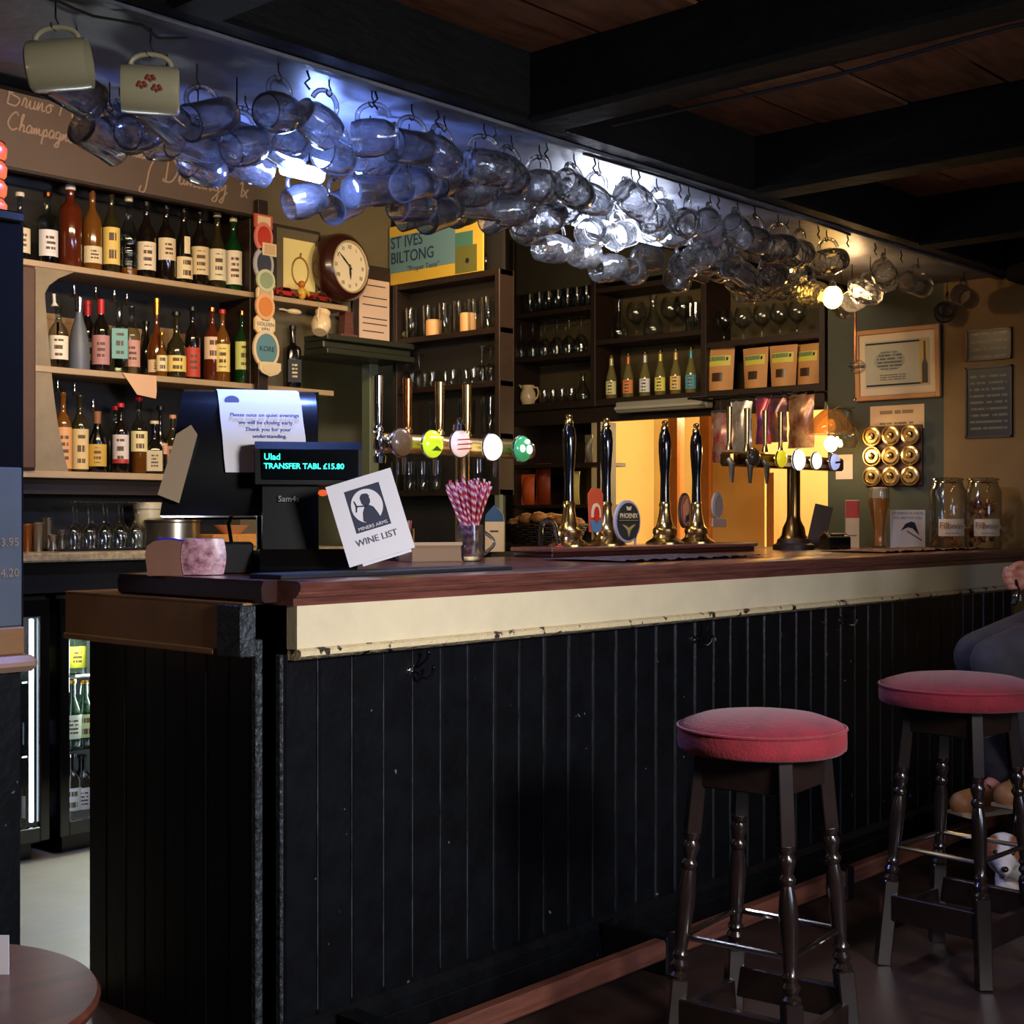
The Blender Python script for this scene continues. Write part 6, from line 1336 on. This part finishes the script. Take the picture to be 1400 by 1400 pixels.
def hook_at(x, y, drop=0):
    o = bpy.data.objects.new('hook', HOOK); COL.objects.link(o); o.parent = rack; o.location = (x, y, 2.187-drop)
    if drop: o.scale = (1, 1, 1); obj('hook_wire', G().tube([(x, y, 2.222), (x, y, 2.187-drop+.036)], .0018, 5), mat('black_iron', (30, 30, 32), 0.3, 0.8), rack)
def region(x):
    return 'left of the blue-white lamp' if x < 1.95 else 'around the blue-white lamp' if x < 2.5 else 'between the blue-white and white lamps' if x < 3.15 else 'around the long white lamp' if x < 3.95 else 'between the white and amber lamps' if x < 4.6 else 'around the amber lamp' if x < 5.15 else 'at the far right end'
ROWN = ['front row', 'second row', 'third row', 'back row']
def hang(kind, x, y, row, drop=0.0, yaw=None, tilt=None, roll=None):
    body, hnd = MM[kind]
    o = bpy.data.objects.new('glass_mug', body); COL.objects.link(o)
    h = bpy.data.objects.new('handle', hnd); COL.objects.link(h); h.parent = o
    yaw = random.gauss(0, .22) if yaw is None else yaw
    if random.random() < .35: yaw += PI
    tilt = random.uniform(-.45, .25) if tilt is None else tilt
    roll = random.gauss(0, .15) if roll is None else roll
    o.matrix_world = Matrix.Translation((x, y, 2.185-drop)) @ Matrix.Rotation(yaw, 4, 'Z') @ Matrix.Rotation(tilt, 4, 'Y') @ Matrix.Rotation(roll, 4, 'X')
    kn = {'barrel': 'dimpled glass mug', 'tankard': 'plain glass tankard', 'goblet': 'footed round glass mug'}[kind]
    tag(o, '%s, %s, %s' % (kn, ROWN[row], region(x)), 'mug', 'mugs hanging %s' % region(x))
    hook_at(x, y, drop)
rs = random.Random(21)
rows = [2.505, 2.635, 2.765, 2.905]
for ri, yr in enumerate(rows):
    x0 = [1.98, 1.86, 1.92, 1.82][ri]; x1 = [4.25, 4.30, 4.62, 4.98][ri]
    x = x0
    while x < x1:
        ok = not (3.27 < x < 3.83 and ri == 2) and not (abs(x-2.29) < .05 and ri == 2)
        if ok:
            random.seed(int(x*1000)+ri)
            hang(rs.choice(['barrel', 'barrel', 'tankard', 'goblet'] if x > 2.9 else ['tankard', 'goblet', 'tankard', 'barrel']), x+rs.uniform(-.02, .02), yr+rs.uniform(-.02, .02), ri, rs.choice([0, 0, .02, .05, .075]) if ri > 0 else 0)
        x += .128+rs.uniform(-.006, .018)
for px, ri, k in ((1085, 1, 'barrel'), (1130, 0, 'barrel'), (1165, 2, 'barrel'), (1190, 1, 'barrel'), (1150, 3, 'goblet'), (1210, 0, 'barrel'), (1255, 0, 'tankard'), (1262, 3, 'goblet'), (1295, 1, 'goblet'), (1318, 0, 'tankard'), (105, 1, 'tankard'), (150, 3, 'tankard'), (190, 2, 'goblet'), (228, 1, 'tankard')):
    X, d = onY(px, rows[ri]); random.seed(px); hang(k, X, rows[ri], ri, 0.0 if ri == 0 else .03)
# two pale china tankards with printed flowers at the left
CHN = mat('cream_china', (166, 158, 124), .3, coat=.4)
for i, (px, py, yw, tx) in enumerate(((76, 62, PI-.75, 'cream china tankard with faded flower print, leftmost under the rack'), (206, 92, -.62, 'cream china tankard with red flower print, its mouth turned to the left'))):
    Y_ = 2.52; X, d = onY(px, Y_)
    t = thing('china_tankard', tx, 'mug', (X, Y_, 2.165), group='china tankards under the rack')
    r, h = .050, .118
    M = Matrix.Rotation(-PI/2, 4, 'Y') @ Matrix.Translation((-(r+.022), 0, -h/2))
    t.rotation_euler = (0, [.10, .0][i], yw)
    obj('body', G().lathe([(r*.86, 0), (r*.97, .004), (r, .012), (r*1.0, .10), (r*.97, h), (r*.90, h), (r*.90, .012), (.001, .010)], 30, M), CHN, t)
    obj('handle', G().tube([M @ Vector(p) for p in handle_pts(r, h, .028)], .0055, 10), CHN, t)
    for k, (zz2, an) in enumerate(((.045, 1.75), (.075, 1.65), (.058, 1.35))):
        for q in range(5):
            a = an+.09*math.cos(q*1.257); z = zz2+.008*math.sin(q*1.257)
            for sgn in (-1,):
                c = M @ Vector((r*1.003*math.cos(a*sgn), r*1.003*math.sin(a*sgn), z))
                obj('flower_petal', G().sphere(c, .0045, 8, 5, (1, .5, 1)), mat('flower_red_%d' % i, (130, 50, 40) if i else (110, 84, 50), .5), t)
    hook_at(X, Y_, .02)
# lamps among the mugs
def rack_lamp(x, y, z, L, col, e, label):
    t = thing('rack_lamp', label, 'lamp', (x, y, 2.222))
    zc_ = z-2.222
    obj('mount', G().lathe([(.018, 0), (.018, -.012), (.008, -.016)], 16), CHROME, t)
    obj('stem', G().tube([(0, 0, -.01), (0, 0, zc_+.02)], .004, 8), CHROME, t)
    bm_ = mat('bulb_%s' % label.split()[0], col, .5, emit=col, estr=e)
    if L: obj('tube', G().tube([(-L/2, 0, zc_), (L/2, 0, zc_)], .019, 12), bm_, t); 
    else: obj('bulb', G().sphere((0, 0, zc_), .040, 16, 10, (1, 1, 1.15)), bm_, t)
    obj('socket', G().lathe([(.016, zc_+.03), (.016, zc_+.06), (.010, zc_+.065)], 14), CHROME, t)
rack_lamp(2.29, 2.80, 2.085, .12, (150, 180, 255), 160, 'blue-white lamp bulb burning among the mugs near the left of the rack')
rack_lamp(3.55, 2.765, 2.125, .50, (225, 232, 255), 45, 'long white lamp tube burning among the mugs at the middle of the rack')
rack_lamp(5.02, 2.80, 2.08, 0, (255, 190, 80), 30, 'amber lamp bulb burning among the mugs toward the right of the rack')
# black cable and fairy-light twigs
def cable(name, pts, r, label):
    g = G().tube(pts, r, 6); return one(name, g, mat('black_cable', (8, 8, 9), .5), label, 'cable')
cable('cable', [(x, 2.44+.008*math.sin(x*7), 2.213-.010*abs(math.sin(x*2.3))) for x in [3.0+i*.06 for i in range(26)]], .004, 'black cable sagging along the front edge of the mug rack')
cable('cable', [(2.81+.006*math.sin(y*9), y, 2.205-.012*abs(math.sin(y*2.7))) for y in [.6+i*.08 for i in range(21)]], .0045, 'black cable clipped along the lower edge of the nearest ceiling beam')
g = [];
for i in range(9):
    x = 1.30+i*.05; g.append((x, 2.47+.02*math.sin(i*2.1), 2.205-.012*abs(math.cos(i*1.3))))
cable('cable', g, .003, 'thin black cable strung above the china tankards')
for k, x in enumerate([2.05+i*.21 for i in range(15)]):
    obj('twig_clip', G().tube([(x, 2.49, 2.222), (x+.006, 2.488, 2.204), (x-.010, 2.486, 2.190), (x+.004, 2.485, 2.178)], .0028, 5), mat('black_cable', (8, 8, 9), .5), rack)

# ================================================================== SEATED PERSON AND DOG
def capsules(segs):
    g = G()
    for p0, r0, p1, r1 in segs:
        p0, p1 = Vector(p0), Vector(p1); L = max((p1-p0).length, 1e-4)
        q = (p1-p0).to_track_quat('Z', 'Y').to_matrix().to_4x4(); M = Matrix.Translation(p0) @ q
        pr = [(max(r0*math.cos(a), 1e-5), r0*math.sin(a)) for a in [-PI/2+PI/2*i/5 for i in range(6)]]+[(max(r1*math.cos(a), 1e-5), L+r1*math.sin(a)) for a in [PI/2*i/5 for i in range(6)]]
        g.lathe(pr, 16, M)
    return g
def fleshed(name, g, m, voxel, parent=None, smooth=6, bump=None):
    me = bpy.data.meshes.new(name); me.from_pydata(g.v, [], g.f)
    tmp = bpy.data.objects.new('tmp', me); COL.objects.link(tmp)
    md = tmp.modifiers.new('r', 'REMESH'); md.mode = 'VOXEL'; md.voxel_size = voxel; md.use_smooth_shade = True
    ms = tmp.modifiers.new('s', 'SMOOTH'); ms.factor = .5; ms.iterations = smooth
    bpy.context.view_layer.update()
    out = bpy.data.meshes.new_from_object(tmp.evaluated_get(bpy.context.evaluated_depsgraph_get()))
    bpy.data.objects.remove(tmp); bpy.data.meshes.remove(me)
    out.name = name; out.materials.clear(); out.materials.append(m)
    out.polygons.foreach_set('use_smooth', [True]*len(out.polygons))
    return obj(name, out, None, parent)
SKIN = mat('skin', (190, 120, 96), .5, var=.12, scale=14)
JEAN = mat('blue_grey_jeans', (68, 62, 66), .85, rgb2=(50, 46, 52), scale=9, bump=.5, bscale=14)
SWEAT = mat('dark_jumper', (34, 32, 42), .9, bump=.4, bscale=20)
Fv, Rv, Uv = Vector((FX, FY, 0)), Vector((RX, RY, 0)), Vector((0, 0, 1))
hip = atd(1462, 852, 4.74); pel = hip
k1, a1, t1 = atd(1338, 897, 4.47), atd(1372, 1066, 4.55), atd(1308, 1096, 4.46)
k2, a2, t2 = atd(1362, 905, 4.30), atd(1418, 1052, 4.40), atd(1368, 1086, 4.26)
h1, h2 = hip-Fv*.02, hip-Fv*.20
chest = atd(1482, 700, 4.68); neck = atd(1478, 612, 4.68); sh1 = neck-Fv*.19-Uv*.05+Rv*.01; sh2 = neck+Fv*.19-Uv*.05
el = atd(1478, 808, 4.36); wr = atd(1412, 794, 4.32); hd_ = atd(1393, 790, 4.30)
el2 = sh2-Uv*.27-Rv*.06; wr2 = k1+Uv*.10+Rv*.27; hd2 = k1+Uv*.095+Rv*.20
head = neck+Uv*.16-Rv*.04
segs = [(pel-Fv*.1, .14, chest-Fv*.02, .13), (pel-Fv*.04, .13, chest+Fv*.06, .13), (chest, .13, neck-Uv*.06, .09), (neck-Uv*.05, .058, neck+Uv*.08-Rv*.01, .052),
        (sh1, .06, sh2, .06), (sh1, .052, el, .040), (el, .040, wr, .026), (sh2, .052, el2, .040), (el2, .040, wr2, .026),
        (h1, .085, k1, .055), (k1, .055, a1, .036), (h2, .085, k2, .055), (k2, .055, a2, .036), (a1, .034, a1+(t1-a1)*.25, .028), (a2, .034, a2+(t2-a2)*.25, .028),
        (head+Uv*.03, .088, head+Uv*.02-Rv*.02, .085), (head-Uv*.05-Rv*.035, .055, head-Uv*.07-Rv*.05, .040), (head-Rv*.095-Uv*.0, .012, head-Rv*.115-Uv*.022, .016),
        (head-Rv*.088-Uv*.055-Fv*.02, .010, head-Rv*.088-Uv*.055+Fv*.02, .010), (head-Fv*.088+Uv*.01, .016, head-Fv*.092-Uv*.02, .012), (head+Fv*.088+Uv*.01, .016, head+Fv*.092-Uv*.02, .012)]
def fist(c, f, u, s, curl=1):
    """palm and five bent fingers; f points along the hand, s to the palm side"""
    o_ = [(c-f*.045, .026, c-f*.01+u*.018, .022), (c-f*.045, .026, c-f*.01-u*.020, .022), (c-f*.01+u*.024, .017, c-f*.01-u*.026, .016)]
    for k in range(4):
        ln = [.036, .041, .038, .030][k]; off = u*(.029-.0195*k); r = .0092-.0006*(k == 3)
        a = c-f*.005+off; b_ = a+f*ln+s*.008; c_ = b_+s*.026+f*.004; d_ = c_-f*.018+s*.004
        o_ += [(a, r+.001, b_, r), (b_, r, c_, r*.95), (c_, r*.95, d_, r*.85)]
    a = c-f*.04+u*.03+s*.008; b_ = a+f*.028+u*.016+s*.012; c_ = b_+f*.026-u*.006+s*.012
    return o_+[(a, .013, b_, .0105), (b_, .0105, c_, .009)]
segs += [(wr, .026, hd_+Rv*.03, .026)]+fist(hd_-Rv*.012, -Rv, Uv, -Fv)+[(wr2, .026, hd2+Rv*.03, .026)]+fist(hd2, -Rv, Fv, -Uv)
per = fleshed('person', capsules(segs), SKIN, .0065, None, 4)
tag(per, 'person seated sideways at the right edge in grey jeans and brown shoes, hand raised', 'person')
def out_(a, ra, b_, rb, e=.012): return (a, ra+e, b_, rb+e)
fleshed('trousers', capsules([out_(h1, .09, k1, .066, .014), out_(k1, .066, a1+Uv*.03, .050, .012), out_(h2, .09, k2, .066, .014), out_(k2, .066, a2+Uv*.03, .050, .012), (pel-Fv*.13+Uv*.0, .145, pel+Fv*.02+Uv*.03, .145),
    (k1+Uv*.03+Rv*.03, .05, k1+Rv*.14+Uv*.05, .06), (k2+Rv*.06+Uv*.04, .05, k2+Rv*.16+Uv*.03-Fv*.02, .06)]), JEAN, .012, per, 3)
fleshed('jumper', capsules([(pel-Fv*.1+Uv*.08, .152, chest-Fv*.02, .145), (pel-Fv*.02+Uv*.08, .148, chest+Fv*.06, .145), (chest, .145, neck-Uv*.08, .10), out_(sh1, .06, sh2, .06), out_(sh1, .055, el, .048), out_(el, .046, wr+Rv*.012, .030, .010), out_(sh2, .055, el2, .048), out_(el2, .046, wr2+Rv*.02, .032, .010)]), SWEAT, .012, per, 4)
SHOE = mat('tan_leather', (150, 98, 54), .55, var=.2, scale=12); SOLE = mat('pale_sole', (150, 126, 98), .7)
for a_, t_ in ((a1, t1), (a2, t2)):
    d_ = (t_-a_); d_.z = 0; d_.normalize(); s_ = Vector((-d_.y, d_.x, 0)); zb_ = min(a_.z, t_.z)-.045
    base_ = Vector((a_.x, a_.y, zb_))
    fleshed('shoe', capsules([(a_+Uv*.02, .047, base_+d_*.0+Uv*.045, .046), (base_-d_*.03+Uv*.045, .038, base_+d_*.10+Uv*.045, .042), (base_+d_*.09+Uv*.045, .044, base_+d_*.18+Uv*.036, .041), (base_+d_*.08+s_*.010+Uv*.036, .038, base_+d_*.18+Uv*.032, .040)]), SHOE, .007, per, 4)
    ang_ = math.atan2(d_.y, d_.x)
    obj('sole', G().prism([(-.06, 0), (.18, 0), (.212, .010), (.214, .020), (-.066, .020), (-.068, .010)], -.034, .034, Matrix.Translation(base_-Uv*.006) @ Matrix.Rotation(ang_, 4, 'Z')), SOLE, per)
    for q in range(4):
        c = base_+d_*(.045+.028*q)+Uv*(.094-.010*q)
        obj('lace', G().tube([c-s_*.024, c+Uv*.006, c+s_*.024+d_*.008], .0028, 6), BLKPL, per)
fleshed('hair', capsules([(head+Uv*.05+Rv*.02, .092, head+Uv*.045, .090), (head+Rv*.045+Uv*.0, .070, head+Rv*.04-Uv*.04, .055)]), mat('brown_hair', (60, 42, 30), .8, bump=.6, bscale=60), .010, per, 3)
for sg_ in (-1, 1):
    e_ = head-Rv*.088+Fv*.032*sg_+Uv*.012
    obj('eye', G().sphere(e_, .0115, 12, 8), mat('eye_white', (220, 214, 206), .3), per); obj('iris', G().sphere(e_-Rv*.0075, .0062, 10, 6), INK, per)
kc = hd_-Rv*.02-Uv*.052-Fv*.015
ky = thing('lead_handle', 'small black lead handle with two shiny metal clips below the raised hand', 'lead', tuple(kc))
obj('strap', G().tube([(0, 0, .045), (.012, -.006, .02), (.006, -.004, -.01), (-.004, 0, -.03)], .009, 8), BLKPL, ky)
obj('clip', G().sphere((-.012, -.010, -.002), .009, 10, 6), CHROME, ky); obj('clip', G().box((.012, -.016, -.022), (.020, -.008, .004), .003), CHROME, ky)
# the stool the person sits on
p = atd(1452, 700, 4.74)
st3 = dup(st2, (p.x, p.y, 0), (0, 0, .25), 'round crimson bar stool under the seated person at the right edge')

hc = atd(1372, 1164, 4.20)
dd_ = -Rv*.30-Fv*.954                      # the way the dog looks
sd = Vector((-dd_.y, dd_.x, 0))
ch_ = atd(1400, 1200, 4.36); ch_.z = .092; rm = ch_+Rv*.34+Fv*.06; rm.z = .09
dseg = [(hc, .058, hc-dd_*.015-Uv*.004, .056), (hc+dd_*.045-Uv*.020, .032, hc+dd_*.092-Uv*.030, .022), (hc+dd_*.05-Uv*.034, .022, hc+dd_*.085-Uv*.044, .015), (hc-dd_*.03-Uv*.03, .048, ch_+Uv*.02, .075),
        (ch_, .088, (ch_+rm)/2, .085), ((ch_+rm)/2, .085, rm, .092),
        (ch_-Uv*.04+sd*.05, .038, ch_+dd_*.12+sd*.055-Uv*.062, .026), (ch_+dd_*.12+sd*.055-Uv*.064, .024, ch_+dd_*.21+sd*.05-Uv*.070, .022),
        (ch_-Uv*.04-sd*.05, .038, ch_+dd_*.10-sd*.06-Uv*.062, .026), (ch_+dd_*.10-sd*.06-Uv*.064, .024, ch_+dd_*.19-sd*.065-Uv*.070, .022),
        (rm-Uv*.02-sd*.06, .062, rm+dd_*.10-sd*.10-Uv*.045, .038), (rm+dd_*.10-sd*.10-Uv*.045, .034, rm-dd_*.02-sd*.12-Uv*.064, .020), (rm-dd_*.02-sd*.12-Uv*.064, .020, rm+dd_*.07-sd*.13-Uv*.066, .020),
        (rm-Uv*.02+sd*.06, .062, rm+dd_*.08+sd*.09-Uv*.045, .036), (rm+dd_*.08+sd*.09-Uv*.05, .030, rm+dd_*.12+sd*.10-Uv*.064, .020),
        (rm+Rv*.06+Uv*.02, .022, rm+Rv*.16+Uv*.0, .014), (rm+Rv*.16, .014, rm+Rv*.22-Uv*.06, .010)]
m, nt, b = new_mat('dog_coat'); b.inputs['Roughness'].default_value = .9
tc = N(nt, 'ShaderNodeTexCoord'); no = N(nt, 'ShaderNodeTexNoise'); no.inputs['Scale'].default_value = 22
base_c = N(nt, 'ShaderNodeMixRGB'); base_c.inputs[1].default_value = srgb(206, 190, 180); base_c.inputs[2].default_value = srgb(226, 214, 206); nt.links.new(tc.outputs['Object'], no.inputs[0]); nt.links.new(no.outputs[0], base_c.inputs[0])
cur = base_c.outputs[0]
for c_, r_, cc in ((hc+sd*.048+Uv*.018+dd_*.02, .044, (140, 84, 48)), (hc-sd*.048+Uv*.018+dd_*.02, .044, (140, 84, 48)), (ch_+Rv*.10+Uv*.06, .07, (70, 50, 42)), (ch_-Uv*.01+dd_*.085+sd*.03, .022, (60, 44, 40)), (rm+Uv*.07, .09, (120, 76, 48)), (ch_+dd_*.05-sd*.06, .028, (90, 66, 56))):
    vm = N(nt, 'ShaderNodeVectorMath'); vm.operation = 'DISTANCE'; nt.links.new(tc.outputs['Object'], vm.inputs[0]); vm.inputs[1].default_value = c_
    ma = N(nt, 'ShaderNodeMapRange'); ma.inputs[1].default_value = r_*.85; ma.inputs[2].default_value = r_*1.1; ma.inputs[3].default_value = 1; ma.inputs[4].default_value = 0; nt.links.new(vm.outputs['Value'], ma.inputs[0])
    mx = N(nt, 'ShaderNodeMixRGB'); nt.links.new(ma.outputs[0], mx.inputs[0]); nt.links.new(cur, mx.inputs[1]); mx.inputs[2].default_value = srgb(*cc); cur = mx.outputs[0]
nt.links.new(cur, b.inputs['Base Color'])
bp = N(nt, 'ShaderNodeBump'); bp.inputs['Strength'].default_value = .6; bp.inputs['Distance'].default_value = .006; n2 = N(nt, 'ShaderNodeTexNoise'); n2.inputs['Scale'].default_value = 120; nt.links.new(tc.outputs['Object'], n2.inputs[0]); nt.links.new(n2.outputs[0], bp.inputs['Height']); nt.links.new(bp.outputs[0], b.inputs['Normal'])
dog = fleshed('dog', capsules(dseg), m, .0065, None, 4)
tag(dog, 'small white terrier with tan face patches lying on the floor behind the right hand stool', 'dog')
DE = mat('dog_ear', (84, 52, 36), .9)
for sg_ in (-1, 1):
    c = hc+sd*(.048*sg_)+Uv*.045-dd_*.01
    obj('ear', G().add([c+sd*(.0*sg_), c-dd_*.03, c+dd_*.022+sd*.01*sg_, c+sd*(.034*sg_)-Uv*.022+dd_*.02, c+Uv*.014-dd_*.004, c+sd*(.026*sg_)-Uv*.016-dd_*.004], [(0, 2, 3), (1, 5, 4), (4, 2, 0), (4, 0, 1), (2, 4, 3), (4, 5, 3), (0, 3, 5), (0, 5, 1)]), DE, dog)
    e_ = hc+dd_*.050+sd*(.024*sg_)+Uv*.008
    obj('eye', G().sphere(e_, .0075, 10, 6), BLKGL, dog)
obj('nose', G().sphere(hc+dd_*.116-Uv*.026, .011, 12, 8, (1, 1, .8)), BLKGL, dog)

# ------------------------------------------------------------------ tell look-alikes apart by their order in their row
ORD = ['first', 'second', 'third', 'fourth', 'fifth', 'sixth', 'seventh', 'eighth', 'ninth', 'tenth', 'eleventh', 'twelfth', 'thirteenth', 'fourteenth', 'fifteenth']
def across(o):
    p = o.location; return (p.x*RX+p.y*RY)/(p.x*FX+p.y*FY)
same = {}
for o in list(COL.objects):
    if o.get('category') and o.get('label') and o.get('category') != 'straw': same.setdefault(o['label'], []).append(o)
for lab, os_ in same.items():
    if len(os_) > 1:
        for i, o in enumerate(sorted(os_, key=across)):
            o['label'] = '%s, %s' % (lab, ('leftmost' if i == 0 else 'rightmost' if i == len(os_)-1 else ORD[i]+' from left'))
